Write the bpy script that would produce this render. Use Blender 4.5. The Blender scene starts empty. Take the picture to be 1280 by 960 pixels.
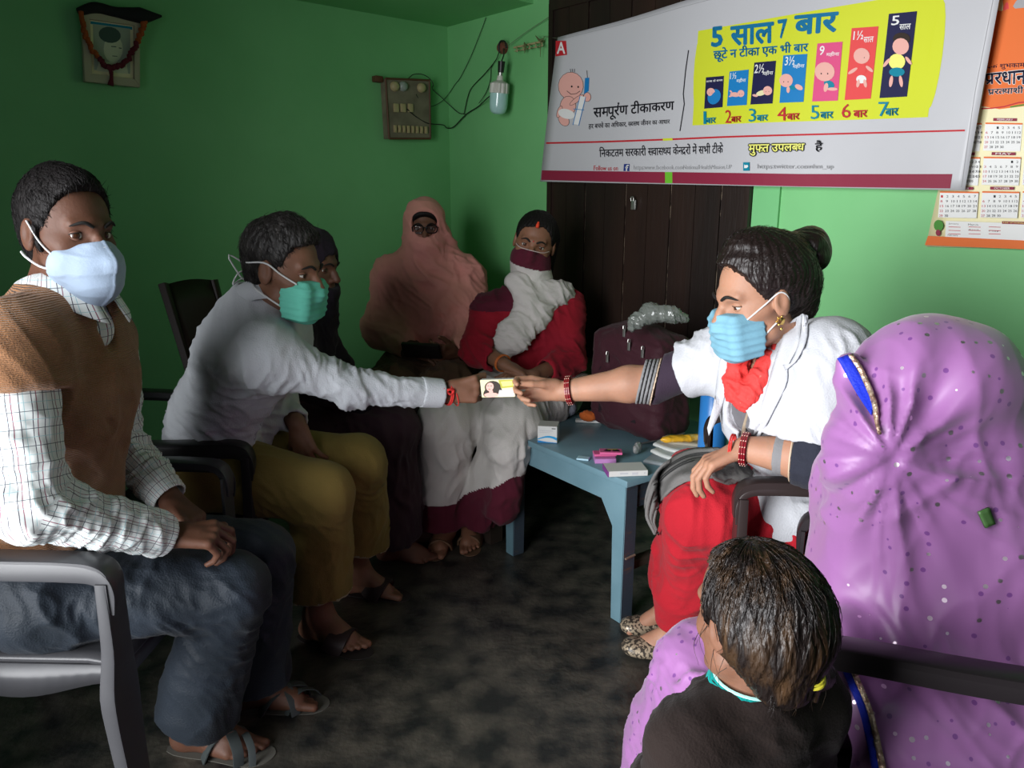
import bpy, bmesh, math, random
import numpy as np
from mathutils import Vector, Matrix
from mathutils.bvhtree import BVHTree
random.seed(7)
SC = bpy.context.scene
COL = SC.collection
# ---------------------------------------------------------------- camera, world, lights, exposure
F = 950.0; PITCH = math.radians(13.9); CAMZ = 1.32
cam = bpy.data.cameras.new('camera'); cam.sensor_width = 36.0; cam.lens = 36.0 * F / 1280.0
cam.clip_start = 0.05
camo = bpy.data.objects.new('camera', cam); COL.objects.link(camo)
camo.location = (0, 0, CAMZ); camo.rotation_euler = (math.pi / 2 - PITCH, 0, 0)
SC.camera = camo
SC.view_settings.view_transform = 'Standard'; SC.view_settings.look = 'None'
SC.view_settings.gamma = 1.0; SC.view_settings.use_curve_mapping = False
SC.view_settings.exposure = -0.33
wd = bpy.data.worlds.new('world'); SC.world = wd; wd.use_nodes = True
wd.node_tree.nodes['Background'].inputs[0].default_value = (0.75, 0.88, 1.0, 1)
wd.node_tree.nodes['Background'].inputs[1].default_value = 1.0

# room frame: corner C, direction A along the banner wall, direction B along the dark wall
TH = math.radians(41.4)
C0 = np.array([-0.33, 4.2, 0.0])
A = np.array([math.sin(TH), -math.cos(TH), 0.0]); B = np.array([-math.cos(TH), -math.sin(TH), 0.0])
def R(s, t, z): return C0 + A * s + B * t + np.array([0, 0, z])
def ray(u, v):
    a = (u - 640) / F; b = (480 - v) / F; c, s = math.cos(PITCH), math.sin(PITCH)
    return np.array([a, c + b * s, -s + b * c])
CAM = np.array([0, 0, CAMZ])
def W(u, v, Y): d = ray(u, v); return CAM + d * (Y / d[1])
def onR(u, v, t=0.0):
    d = ray(u, v); k = (t - (CAM - C0) @ B) / (d @ B); return CAM + d * k
def onL(u, v, s=0.0):
    d = ray(u, v); k = (s - (CAM - C0) @ A) / (d @ A); return CAM + d * k
def onZ(u, v, z=0.0):
    d = ray(u, v); return CAM + d * ((z - CAMZ) / d[2])
def nrm(v): v = np.asarray(v, float); return v / max(1e-9, np.linalg.norm(v))

def arealight(name, loc, target, sx, sy, power, col, spread=180):
    l = bpy.data.lights.new(name, 'AREA'); l.shape = 'RECTANGLE'; l.size = sx; l.size_y = sy
    l.energy = power; l.color = col; l.spread = math.radians(spread)
    o = bpy.data.objects.new(name, l); COL.objects.link(o); o.location = loc
    o.rotation_euler = (Vector(target) - Vector(loc)).to_track_quat('-Z', 'Y').to_euler(); return o
# daylight through the open doorway behind and to the left of the camera
arealight('daylight_doorway', R(2.45, 3.38, 1.15), R(2.45, 0, 0.95), 1.3, 1.95, 56.0, (0.97, 0.98, 1.0), 96)
# weak fill light added behind the camera, no known source there
arealight('fill_behind_camera', R(4.72, 1.9, 1.75), R(1.5, 1.6, 0.7), 0.9, 0.8, 1.5, (0.96, 0.99, 1.0))

# ---------------------------------------------------------------- materials
MATS = {}
def newmat(name):
    m = bpy.data.materials.new(name); m.use_nodes = True; nt = m.node_tree
    return m, nt, nt.nodes['Principled BSDF']
def nd(nt, t, **kw):
    n = nt.nodes.new(t)
    for k, v in kw.items():
        if k in n.inputs: n.inputs[k].default_value = v
        else: setattr(n, k, v)
    return n
def mat(name, col, rough=0.6, col2=None, scale=8.0, bump=0.0, bscale=60.0, metal=0.0, spec=0.5, stretch=None,
        sheen=0.0, trans=0.0, coat=0.0, sss=0.0, contrast=(0.35, 0.65), wave=None, emit=None, detail=4.0, alpha=1.0, ior=1.45):
    if name in MATS: return MATS[name]
    m, nt, p = newmat(name); L = nt.links.new
    p.inputs['Base Color'].default_value = (*col, 1); p.inputs['Roughness'].default_value = rough
    p.inputs['Metallic'].default_value = metal; p.inputs['Specular IOR Level'].default_value = spec
    p.inputs['Sheen Weight'].default_value = sheen; p.inputs['Transmission Weight'].default_value = trans
    p.inputs['Coat Weight'].default_value = coat; p.inputs['IOR'].default_value = ior; p.inputs['Alpha'].default_value = alpha
    if sss:
        p.inputs['Subsurface Weight'].default_value = sss; p.inputs['Subsurface Radius'].default_value = (0.02, 0.008, 0.004)
        p.inputs['Subsurface Scale'].default_value = 0.3
    if emit: p.inputs['Emission Color'].default_value = (*emit[:3], 1); p.inputs['Emission Strength'].default_value = emit[3]
    tc = nd(nt, 'ShaderNodeTexCoord'); vec = tc.outputs['Object']
    if stretch:
        mp = nd(nt, 'ShaderNodeMapping', Scale=stretch); L(vec, mp.inputs[0]); vec = mp.outputs[0]
    if col2:
        n = nd(nt, 'ShaderNodeTexNoise', Scale=scale, Detail=detail); L(vec, n.inputs['Vector'])
        r = nd(nt, 'ShaderNodeValToRGB'); r.color_ramp.elements[0].position = contrast[0]; r.color_ramp.elements[1].position = contrast[1]
        r.color_ramp.elements[0].color = (*col, 1); r.color_ramp.elements[1].color = (*col2, 1)
        L(n.outputs['Fac'], r.inputs[0]); L(r.outputs[0], p.inputs['Base Color'])
    if bump:
        n2 = nd(nt, 'ShaderNodeTexNoise', Scale=bscale, Detail=3.0); L(vec, n2.inputs['Vector']); h = n2.outputs['Fac']
        if wave:
            w = nd(nt, 'ShaderNodeTexWave', Scale=wave[0], Distortion=wave[1]); w.bands_direction = wave[2]; L(tc.outputs['Object'], w.inputs['Vector'])
            mx = nd(nt, 'ShaderNodeMath', operation='ADD'); L(w.outputs['Fac'], mx.inputs[0]); L(h, mx.inputs[1]); h = mx.outputs[0]
        b = nd(nt, 'ShaderNodeBump', Strength=bump, Distance=0.004); L(h, b.inputs['Height']); L(b.outputs[0], p.inputs['Normal'])
    MATS[name] = m; return m
def fabric(name, col, col2=None, **k):
    a = dict(rough=0.85, col2=col2, scale=5, bump=0.35, bscale=260, sheen=0.06, spec=0.2); a.update(k)
    return mat(name, col, **a)
def skin(name, col):
    return mat(name, col, rough=0.56, col2=tuple(c * .72 for c in col), scale=14, bump=0.12, bscale=180, sss=0.15, contrast=(.3, .8), spec=.45)

# ---------------------------------------------------------------- mesh helpers
def setp(o, label=None, cat=None, group=None, kind=None):
    if label: o['label'] = label
    if cat: o['category'] = cat
    if group: o['group'] = group
    if kind: o['kind'] = kind
    return o
def mk(name, V, Fc, mats, parent=None, smooth=True, fmi=None, auto=None):
    V = np.ascontiguousarray(V, np.float32); me = bpy.data.meshes.new(name)
    if isinstance(Fc, np.ndarray) and Fc.ndim == 2:
        m, k = Fc.shape; lv = Fc.ravel().astype(np.int32); ls = np.arange(m, dtype=np.int32) * k; lt = np.full(m, k, np.int32)
    else:
        m = len(Fc); lt = np.array([len(f) for f in Fc], np.int32); ls = np.concatenate([[0], np.cumsum(lt)[:-1]]).astype(np.int32)
        lv = np.array([i for f in Fc for i in f], np.int32)
    me.vertices.add(len(V)); me.vertices.foreach_set('co', V.ravel())
    me.loops.add(len(lv)); me.loops.foreach_set('vertex_index', lv)
    me.polygons.add(m); me.polygons.foreach_set('loop_start', ls); me.polygons.foreach_set('loop_total', lt)
    me.polygons.foreach_set('use_smooth', np.full(m, smooth))
    if not isinstance(mats, (list, tuple)): mats = [mats]
    for a in mats: me.materials.append(a)
    if fmi is not None: me.polygons.foreach_set('material_index', np.asarray(fmi, np.int32))
    me.update(calc_edges=True); me.validate()
    if auto is not None and smooth: me.set_sharp_from_angle(angle=math.radians(auto))
    o = bpy.data.objects.new(name, me); COL.objects.link(o)
    if parent is not None: adopt(o, parent)
    return o
def wmat(o):
    m = Matrix.LocRotScale(o.location, o.rotation_euler, o.scale)
    return (wmat(o.parent) @ o.matrix_parent_inverse @ m) if o.parent else m
def adopt(o, parent):
    o.parent = parent; o.matrix_parent_inverse = wmat(parent).inverted(); return o
def empty(name, loc, label, cat, group=None):
    o = bpy.data.objects.new(name, None); o.empty_display_size = .05; COL.objects.link(o); o.location = tuple(loc)
    return setp(o, label, cat, group)
def bmo(name, bm, mats, parent=None, smooth=True, auto=35):
    me = bpy.data.meshes.new(name); bmesh.ops.recalc_face_normals(bm, faces=bm.faces); bm.to_mesh(me); bm.free()
    if not isinstance(mats, (list, tuple)): mats = [mats]
    for a in mats: me.materials.append(a)
    me.polygons.foreach_set('use_smooth', np.full(len(me.polygons), smooth))
    if smooth: me.set_sharp_from_angle(angle=math.radians(auto))
    o = bpy.data.objects.new(name, me); COL.objects.link(o)
    if parent is not None: adopt(o, parent)
    return o
def boxv(c, ax, half):
    c = np.asarray(c, float); ax = [np.asarray(a, float) for a in ax]
    V = [c + sx * half[0] * ax[0] + sy * half[1] * ax[1] + sz * half[2] * ax[2] for sx in (-1, 1) for sy in (-1, 1) for sz in (-1, 1)]
    Fq = [(0, 1, 3, 2), (4, 6, 7, 5), (0, 4, 5, 1), (2, 3, 7, 6), (0, 2, 6, 4), (1, 5, 7, 3)]
    return np.array(V), Fq
XYZ = (np.array([1., 0, 0]), np.array([0, 1., 0]), np.array([0, 0, 1.]))
RAX = (A, B, np.array([0, 0, 1.]))
def box(name, c, half, mats, parent=None, ax=XYZ, bev=0.003, seg=2):
    V, Fq = boxv(c, ax, half); bm = bmesh.new(); vs = [bm.verts.new(v) for v in V]
    for f in Fq: bm.faces.new([vs[i] for i in f])
    if bev: bmesh.ops.bevel(bm, geom=list(bm.edges), offset=min(bev, min(half) * .9), segments=seg, affect='EDGES', profile=.5)
    return bmo(name, bm, mats, parent, smooth=bool(bev))
def prism(name, pts, d, mats, parent=None, bev=0.0):
    """closed outline pts (3D, planar) extruded by vector d"""
    bm = bmesh.new(); n = len(pts); a = [bm.verts.new(p) for p in pts]; b = [bm.verts.new(np.asarray(p) + d) for p in pts]
    bm.faces.new(a); bm.faces.new(b[::-1])
    for i in range(n): bm.faces.new([a[i], b[i], b[(i + 1) % n], a[(i + 1) % n]])
    if bev: bmesh.ops.bevel(bm, geom=list(bm.edges), offset=bev, segments=2, affect='EDGES')
    return bmo(name, bm, mats, parent, smooth=bool(bev))
def spline(P, n):
    P = np.asarray(P, float); m = len(P)
    if m < 3:
        t = np.linspace(0, 1, n)[:, None]; return P[0] * (1 - t) + P[-1] * t
    Q = np.vstack([2 * P[0] - P[1], P, 2 * P[-1] - P[-2]]); out = []
    for x in np.linspace(0, m - 1 - 1e-6, n):
        i = int(x); t = x - i; a, b, c, d = Q[i:i + 4]
        out.append(.5 * (2 * b + (c - a) * t + (2 * a - 5 * b + 4 * c - d) * t * t + (3 * b - a - 3 * c + d) * t ** 3))
    return np.array(out)
def tubev(P, r, seg=8, flat=None, up=None, side=None):
    """tube along points; r scalar or list; flat=(w,h) rectangle-ish section"""
    P = np.asarray(P, float); n = len(P); r = np.broadcast_to(np.asarray(r, float), (n,)) if np.ndim(r) < 2 else r
    T = np.gradient(P, axis=0); T /= np.linalg.norm(T, axis=1)[:, None] + 1e-12
    u = np.array([0, 0, 1.]) if up is None else np.asarray(up, float)
    if abs(T[0] @ u) > .95: u = np.array([1., 0, 0])
    V = []
    for i in range(n):
        if up is not None: u = np.asarray(up, float)
        u = u - (u @ T[i]) * T[i]; u = nrm(u); s = np.cross(T[i], u)
        if side is not None: s = np.asarray(side, float); s = nrm(s - (s @ T[i]) * T[i]); u = np.cross(s, T[i])
        if flat is None:
            for k in range(seg):
                a = 2 * math.pi * k / seg; V.append(P[i] + r[i] * (math.cos(a) * u + math.sin(a) * s))
        else:
            w, h = (flat[0] * r[i], flat[1] * r[i]); q = .25
            for x, y in ((-1, -1 + q), (-1 + q, -1), (1 - q, -1), (1, -1 + q), (1, 1 - q), (1 - q, 1), (-1 + q, 1), (-1, 1 - q)):
                V.append(P[i] + s * w * x * (1 if True else 1) + u * h * y)
    sg = seg if flat is None else 8; Fq = []
    for i in range(n - 1):
        for k in range(sg):
            Fq.append((i * sg + k, i * sg + (k + 1) % sg, (i + 1) * sg + (k + 1) % sg, (i + 1) * sg + k))
    Fq.append(tuple(range(sg))[::-1]); Fq.append(tuple((n - 1) * sg + k for k in range(sg)))
    return np.array(V), Fq
def join(*ps):
    V = []; Fq = []; o = 0
    for v, f in ps:
        V.append(np.asarray(v)); Fq += [tuple(int(i) + o for i in g) for g in f]; o += len(v)
    return np.vstack(V), Fq
def tube(name, P, r, mats, parent=None, seg=8, n=None, flat=None, up=None, side=None):
    if n: P = spline(P, n); r = np.interp(np.linspace(0, 1, n), np.linspace(0, 1, len(np.atleast_1d(r))), np.atleast_1d(r))
    V, Fq = tubev(P, r, seg, flat, up, side); return mk(name, V, Fq, mats, parent, auto=50)
def sheet(name, P, th, mats, parent=None, fmi=None):
    """P[nu,nv,3] -> closed thin sheet"""
    P = np.asarray(P, float); nu, nv, _ = P.shape
    gu = np.gradient(P, axis=0); gv = np.gradient(P, axis=1); N = np.cross(gu, gv); N /= np.linalg.norm(N, axis=2)[..., None] + 1e-12
    V = np.vstack([(P + N * th / 2).reshape(-1, 3), (P - N * th / 2).reshape(-1, 3)]); o = nu * nv; Fq = []; mi = []
    idx = lambda i, j: i * nv + j
    for i in range(nu - 1):
        for j in range(nv - 1):
            q = (idx(i, j), idx(i + 1, j), idx(i + 1, j + 1), idx(i, j + 1)); Fq.append(q); Fq.append(tuple(o + x for x in q[::-1]))
            if fmi is not None: mi += [fmi(i / (nu - 1), j / (nv - 1))] * 2
    rim = [idx(i, 0) for i in range(nu)] + [idx(nu - 1, j) for j in range(1, nv)] + [idx(i, nv - 1) for i in range(nu - 2, -1, -1)] + [idx(0, j) for j in range(nv - 2, 0, -1)]
    for a, b in zip(rim, rim[1:] + rim[:1]): Fq.append((a, o + a, o + b, b)); mi.append(0)
    return mk(name, V, Fq, mats, parent, fmi=mi if fmi is not None else None)
def lathev(prof, c, ax, seg=24):
    ax = nrm(ax); u = nrm(np.cross(ax, [0.3, 1, .1])); w = np.cross(ax, u); V = []; n = len(prof)
    for r, z in prof:
        for k in range(seg):
            a = 2 * math.pi * k / seg; V.append(np.asarray(c) + ax * z + r * (math.cos(a) * u + math.sin(a) * w))
    Fq = [(i * seg + k, i * seg + (k + 1) % seg, (i + 1) * seg + (k + 1) % seg, (i + 1) * seg + k) for i in range(n - 1) for k in range(seg)]
    return np.array(V), Fq
def lathe(name, prof, c, ax, mats, parent=None, seg=24):
    V, Fq = lathev(prof, c, ax, seg); return mk(name, V, Fq, mats, parent, auto=50)
def ballv(c, r, ax=XYZ, n=12, rad=(1, 1, 1)):
    V = []; Fq = []; c = np.asarray(c, float); m = n // 2
    for i in range(m + 1):
        th = math.pi * i / m
        for k in range(n):
            a = 2 * math.pi * k / n
            V.append(c + r * (rad[0] * math.sin(th) * math.cos(a) * ax[0] + rad[1] * math.sin(th) * math.sin(a) * ax[1] + rad[2] * math.cos(th) * ax[2]))
    for i in range(m):
        for k in range(n): Fq.append((i * n + k, (i + 1) * n + k, (i + 1) * n + (k + 1) % n, i * n + (k + 1) % n))
    return np.array(V), Fq

# ---------------------------------------------------------------- implicit surfaces (figures and cloth)
def smin(a, b, k):
    if k <= 0: return np.minimum(a, b)
    h = np.maximum(k - np.abs(a - b), 0) / k; return np.minimum(a, b) - h * h * k * .25
class Sdf:
    def __init__(s): s.p = []
    def cone(s, a, b, ra, rb=None, k=.02, op='u', flat=None):
        """tapered capsule; flat=(axis, q) squashes it along axis by 1/q"""
        s.p.append(('c', np.asarray(a, float), np.asarray(b, float), ra, ra if rb is None else rb, k, op, flat)); return s
    def chain(s, pts, rs, k=.02, op='u', flat=None):
        for i in range(len(pts) - 1): s.cone(pts[i], pts[i + 1], rs[i], rs[i + 1], k, op, flat)
        return s
    def ell(s, c, rad, ax=XYZ, k=.02, op='u'):
        s.p.append(('e', np.asarray(c, float), np.array(ax, float), np.asarray(rad, float), k, op)); return s
    def rbox(s, c, half, ax=XYZ, r=.01, k=.01, op='u'):
        s.p.append(('b', np.asarray(c, float), np.array(ax, float), np.asarray(half, float), r, k, op)); return s
    def cut(s, p, n, c=None, rad=9.0, k=0.004):
        """remove the half space on the +n side of p (only within rad of c)"""
        s.p.append(('h', np.asarray(p, float), nrm(n), np.asarray(p if c is None else c, float), rad, k)); return s
    def bbox(s):
        lo = np.full(3, 1e9); hi = -lo
        for q in s.p:
            if q[0] == 'c' and q[6] == 'u': r = max(q[3], q[4]); lo = np.minimum(lo, np.minimum(q[1], q[2]) - r); hi = np.maximum(hi, np.maximum(q[1], q[2]) + r)
            elif q[0] == 'e' and q[5] == 'u': r = (np.abs(q[2].T) @ q[3]); lo = np.minimum(lo, q[1] - r); hi = np.maximum(hi, q[1] + r)
            elif q[0] == 'b' and q[6] == 'u': r = (np.abs(q[2].T) @ (q[3] + q[4])); lo = np.minimum(lo, q[1] - r); hi = np.maximum(hi, q[1] + r)
        return lo, hi
    def grid(s, h, lo=None, hi=None):
        if lo is None: lo, hi = s.bbox()
        lo = lo - 3 * h - .01; n = np.ceil((hi + 3 * h + .01 - lo) / h).astype(int) + 1
        D = np.full(n, 1.0, np.float32)
        axs = [(lo[i] + h * np.arange(n[i])).astype(np.float32) for i in range(3)]
        for q in s.p:
            t = q[0]
            if t == 'c': r = max(q[3], q[4]); l = np.minimum(q[1], q[2]) - r; g = np.maximum(q[1], q[2]) + r; k = q[5]; op = q[6]
            elif t == 'e': r = np.abs(q[2].T) @ q[3]; l = q[1] - r; g = q[1] + r; k = q[4]; op = q[5]
            elif t == 'b': r = np.abs(q[2].T) @ (q[3] + q[4]); l = q[1] - r; g = q[1] + r; k = q[5]; op = q[6]
            else: l = q[3] - q[4]; g = q[3] + q[4]; k = q[5]; op = 's'
            m = k + 2.5 * h
            i0 = np.clip(np.floor((l - m - lo) / h).astype(int), 0, n); i1 = np.clip(np.ceil((g + m - lo) / h).astype(int) + 1, 0, n)
            if (i1 <= i0).any(): continue
            sl = tuple(slice(i0[i], i1[i]) for i in range(3))
            X = axs[0][sl[0]][:, None, None]; Y = axs[1][sl[1]][None, :, None]; Z = axs[2][sl[2]][None, None, :]
            if t == 'c': d = s._cone(X, Y, Z, q)
            elif t == 'e':
                c, ax, rad = q[1], q[2], q[3]; x, y, z = X - c[0], Y - c[1], Z - c[2]; k0 = 0; k1 = 0
                for i in range(3):
                    w = (x * ax[i][0] + y * ax[i][1] + z * ax[i][2]) / rad[i]; k0 = k0 + w * w; k1 = k1 + (w / rad[i]) ** 2
                k0 = np.sqrt(k0); k1 = np.sqrt(k1) + 1e-6; d = k0 * (k0 - 1) / k1
                d = np.where(k0 < .05, -min(rad), d)
            elif t == 'b':
                c, ax, hf, rr = q[1], q[2], q[3], q[4]; x, y, z = X - c[0], Y - c[1], Z - c[2]; o = 0; mx = None
                for i in range(3):
                    w = np.abs(x * ax[i][0] + y * ax[i][1] + z * ax[i][2]) - hf[i]; o = o + np.maximum(w, 0) ** 2; mx = w if mx is None else np.maximum(mx, w)
                d = np.sqrt(o) + np.minimum(mx, 0) - rr
            else:
                p0, nn = q[1], q[2]; d = -((X - p0[0]) * nn[0] + (Y - p0[1]) * nn[1] + (Z - p0[2]) * nn[2])
            if op == 'u': D[sl] = smin(D[sl], d, k)
            elif op == 's': D[sl] = -smin(-D[sl], d, k)
        D[0] = D[-1] = 1; D[:, 0] = D[:, -1] = 1; D[:, :, 0] = D[:, :, -1] = 1
        return D, lo
    @staticmethod
    def _cone(X, Y, Z, q):
        _, a, b, r1, r2, k, op, fl = q
        x, y, z = X - a[0], Y - a[1], Z - a[2]
        if fl is not None:
            n = nrm(fl[0]); w = (x * n[0] + y * n[1] + z * n[2]) * (fl[1] - 1); x, y, z = x + w * n[0], y + w * n[1], z + w * n[2]
        ba = b - a
        if fl is not None: ba = ba + n * (ba @ n) * (fl[1] - 1)
        l2 = max(ba @ ba, 1e-8); rr = r1 - r2
        px = x * ba[0] + y * ba[1] + z * ba[2]
        t = px / l2
        q2 = np.maximum(x * x + y * y + z * z - px * px / l2, 0); perp = np.sqrt(q2)
        # tapered: shift the foot point along the axis by the slope
        tt = np.clip(t + perp * (-rr) / l2 * 1.0, 0, 1) if abs(rr) > 1e-6 else np.clip(t, 0, 1)
        d = np.sqrt(q2 + (px / math.sqrt(l2) - tt * math.sqrt(l2)) ** 2) - (r1 - rr * tt)
        if fl is not None: d = d / math.sqrt(fl[1])
        return d
    def mesh(s, h, lo=None, hi=None): D, o = s.grid(h, lo, hi); return nets(D, o, h)
def nets(D, org, h):
    S = D < 0; shp = D.shape; CI = []; PO = []; QD = []
    for a in range(3):
        sa = [slice(None)] * 3; sb = [slice(None)] * 3; sa[a] = slice(0, -1); sb[a] = slice(1, None)
        X = S[tuple(sa)] != S[tuple(sb)]; idx = np.array(np.nonzero(X)).T
        if not len(idx): continue
        i2 = idx.copy(); i2[:, a] += 1; d0 = D[tuple(idx.T)]; d1 = D[tuple(i2.T)]
        pos = idx.astype(np.float64); pos[:, a] += d0 / (d0 - d1)
        b, c = (a + 1) % 3, (a + 2) % 3; cells = []
        for ob, oc in ((0, 0), (-1, 0), (-1, -1), (0, -1)):
            cc = idx.copy(); cc[:, b] += ob; cc[:, c] += oc; cells.append((cc[:, 0] * shp[1] + cc[:, 1]) * shp[2] + cc[:, 2])
        qd = np.stack(cells, 1); flip = ~(d0 < 0); qd[flip] = qd[flip][:, ::-1]
        QD.append(qd); CI += cells; PO += [pos] * 4
    QD = np.vstack(QD); ci = np.concatenate(CI); po = np.vstack(PO)
    un, inv = np.unique(ci, return_inverse=True); cnt = np.bincount(inv)
    V = np.stack([np.bincount(inv, po[:, i]) / cnt for i in range(3)], 1) * h + org
    return V, np.searchsorted(un, QD)
def vnormals(V, Q):
    n = np.cross(V[Q[:, 2]] - V[Q[:, 0]], V[Q[:, 3]] - V[Q[:, 1]]); N = np.zeros_like(V)
    for k in range(4):
        for i in range(3): N[:, i] += np.bincount(Q[:, k], n[:, i], minlength=len(V))
    return N / (np.linalg.norm(N, axis=1)[:, None] + 1e-12)
def relax(V, Q, it=1, lam=.5):
    E = np.vstack([Q[:, [0, 1]], Q[:, [1, 2]], Q[:, [2, 3]], Q[:, [3, 0]]])
    deg = np.bincount(E.ravel(), minlength=len(V)).astype(float)
    for _ in range(it):
        A_ = np.stack([np.bincount(E[:, 0], V[E[:, 1], i], minlength=len(V)) + np.bincount(E[:, 1], V[E[:, 0], i], minlength=len(V)) for i in range(3)], 1) / deg[:, None]
        V = V + lam * (A_ - V)
    return V
_rg = np.random.RandomState(5); _PT = _rg.permutation(256); _GT = _rg.randn(256, 3); _GT /= np.linalg.norm(_GT, axis=1)[:, None]
def pnoise(P):
    i = np.floor(P).astype(int); f = P - i; u = f * f * f * (f * (f * 6 - 15) + 10); out = 0
    for a in (0, 1):
        for b in (0, 1):
            for c in (0, 1):
                h = _PT[(_PT[(_PT[(i[:, 0] + a) & 255] + i[:, 1] + b) & 255] + i[:, 2] + c) & 255]
                g = (_GT[h] * (f - [a, b, c])).sum(1); out = out + g * (u[:, 0] if a else 1 - u[:, 0]) * (u[:, 1] if b else 1 - u[:, 1]) * (u[:, 2] if c else 1 - u[:, 2])
    return out * 1.6
def wave(V, w, wl, amp, seed=0, c=None, r=.15, sharp=.6, warp=.5, aniso=3.2):
    """cloth folds running across direction w: stretched ridged noise, two octaves"""
    w = nrm(w); e = nrm(np.cross(w, [.31, .22, .9])); g = np.cross(w, e); L = wl * .75; off = np.array([seed * 3.17, seed * 1.31, seed * 7.7])
    Q = np.stack([V @ w / L, V @ e / (L * aniso), V @ g / (L * aniso)], 1) + off
    Q[:, 0] += warp * 1.2 * pnoise(np.stack([V @ w, V @ e, V @ g], 1) / (L * 3) + off[::-1]); out = 0; a_ = 1.0
    for o in range(2):
        n = pnoise(Q); rd = np.clip(1 - np.abs(n) * 2.0, 0, 1) ** 2; out = out + a_ * ((1 - sharp) * n * 1.5 + sharp * (rd * 1.7 - .75)); Q = Q * 2.05 + 11.3; a_ *= .42
    m = np.clip(.75 + 1.1 * pnoise(V * 7 + off), .15, 1.3)
    if c is not None: m = m * np.exp(-((V - np.asarray(c)) ** 2).sum(1) / r ** 2)
    return amp * out * m
def rayfold(V, c, n, k, amp, seed=0, r0=.05, R_=.4):
    """folds fanning out from a gathered point c, around axis n"""
    n = nrm(n); e = nrm(np.cross(n, [.1, .2, 1])); f = np.cross(n, e); d = V - np.asarray(c)
    th = np.arctan2(d @ f, d @ e); rr = np.linalg.norm(d, axis=1)
    q = np.stack([np.cos(th) * k / 6.28, np.sin(th) * k / 6.28, rr * 1.6], 1) + seed * 5.1; q2 = q * [2.1, 2.1, 1.2] + 9
    a = pnoise(q); b = pnoise(q2); rd = np.clip(1 - (np.sqrt(a * a + .006) - .03) * 2.2, 0, 1) ** 1.6 * 1.5 - .5; rb = np.clip(1 - (np.sqrt(b * b + .008) - .04) * 2.2, 0, 1) ** 1.6 - .3
    return amp * (rd + .45 * rb) * np.minimum(rr / r0, 1) ** 1.5 * np.exp(-(rr / R_) ** 2)
def solid(name, sd, h, mats, parent=None, disp=None, zone=None, rel=1, attr=None):
    V, Q = sd.mesh(h)
    if rel: V = relax(V, Q, rel)
    if disp is not None: V = V + vnormals(V, Q) * disp(V)[:, None]
    fmi = zone(V[Q].mean(1)) if zone else None
    o = mk(name, V, Q, mats, parent, fmi=fmi)
    if attr is not None:
        at = o.data.attributes.new('cuv', 'FLOAT_VECTOR', 'POINT'); at.data.foreach_set('vector', attr(V).astype(np.float32).ravel())
    return o

def bvh(*objs):
    V = []; Fq = []; o_ = 0
    for o in objs:
        V += [tuple(v.co) for v in o.data.vertices]; Fq += [tuple(i + o_ for i in q.vertices) for q in o.data.polygons]; o_ = len(V)
    return BVHTree.FromPolygons(V, Fq)
def lay(name, bv, rows, th, mats, parent, off=.003, nu=16, nv=6, bend=0.0, fallY=None, fold=None):
    """a strip of cloth laid on a surface; rows are the two long edges as points measured in the photograph"""
    a = spline([(*p, 0) for p in rows[0]], nu)[:, :2]; b = spline([(*p, 0) for p in rows[1]], nu)[:, :2]; G = []; D_ = np.full((nu, nv), np.nan)
    for i in range(nu):
        row = []
        for j in range(nv):
            q = a[i] + (b[i] - a[i]) * j / (nv - 1); d = nrm(ray(*q)); h = bv.ray_cast(Vector(CAM), Vector(d)); row.append(d); D_[i, j] = h[3] if h[0] is not None else np.nan
        G.append(row)
    if np.isnan(D_).any(): D_ = np.where(np.isnan(D_), np.nanmedian(D_), D_)
    for _ in range(2): Dp = np.pad(D_, 1, mode='edge'); D_ = np.minimum(D_, (Dp[:-2, 1:-1] + Dp[2:, 1:-1] + Dp[1:-1, :-2] + Dp[1:-1, 2:]) / 4 * .5 + D_ * .5)
    G = [[CAM + G[i][j] * (D_[i, j] - off - bend * math.sin(math.pi * j / (nv - 1)) - (fold(i / (nu - 1), j / (nv - 1)) if fold else 0)) for j in range(nv)] for i in range(nu)]
    return sheet(name, G, th, mats, parent)
# ---------------------------------------------------------------- room shell
def struct(o): o['kind'] = 'structure'; return o
M_wall = mat('green_paint', (0.195, 0.53, 0.21), rough=.55, col2=(0.155, 0.46, 0.17), scale=2.2, bump=.25, bscale=22, contrast=(.3, .75))
M_jamb = mat('green_paint_jamb', (0.17, 0.50, 0.20), rough=.5, bump=.2, bscale=30)
M_floor = mat('cement_floor', (0.018, 0.019, 0.019), rough=.33, col2=(0.125, 0.112, 0.088), scale=11, bump=.5, bscale=60, contrast=(.36, .84), detail=12, spec=.45)
M_skirt = mat('bare_plaster', (0.16, 0.33, 0.17), rough=.8, col2=(0.10, 0.13, 0.09), scale=9, bump=.3)
M_unseen = mat('unseen_dark_surface', (.075, .06, .048), rough=.9, col2=(.05, .04, .03), scale=6, bump=.3)  # unseen walls and ceiling, coloured dark to cut green bounce light
H = 2.95; TD = 3.4; SD = 4.75
def slab(name, s0, s1, t0, t1, z0, z1, m, parent=None):
    return box(name, R((s0 + s1) / 2, (t0 + t1) / 2, (z0 + z1) / 2), (abs(s1 - s0) / 2, abs(t1 - t0) / 2, (z1 - z0) / 2), m, parent, ax=RAX, bev=0)
struct(slab('floor', -.2, SD + .2, -.2, TD + .2, -.1, 0, M_floor))
struct(slab('ceiling', -.2, SD + .2, -.2, TD + .2, H, H + .12, M_unseen))
struct(slab('wall_right', -.2, SD + .2, -.2, 0, 0, H, M_wall))
struct(slab('wall_left', -.2, 0, 0, TD + .2, 0, H, M_wall))
struct(slab('wall_back', SD, SD + .2, 0, 1.4, 0, H, M_unseen)); struct(slab('wall_back', SD, SD + .2, 2.4, TD + .2, 0, H, M_unseen))
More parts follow.
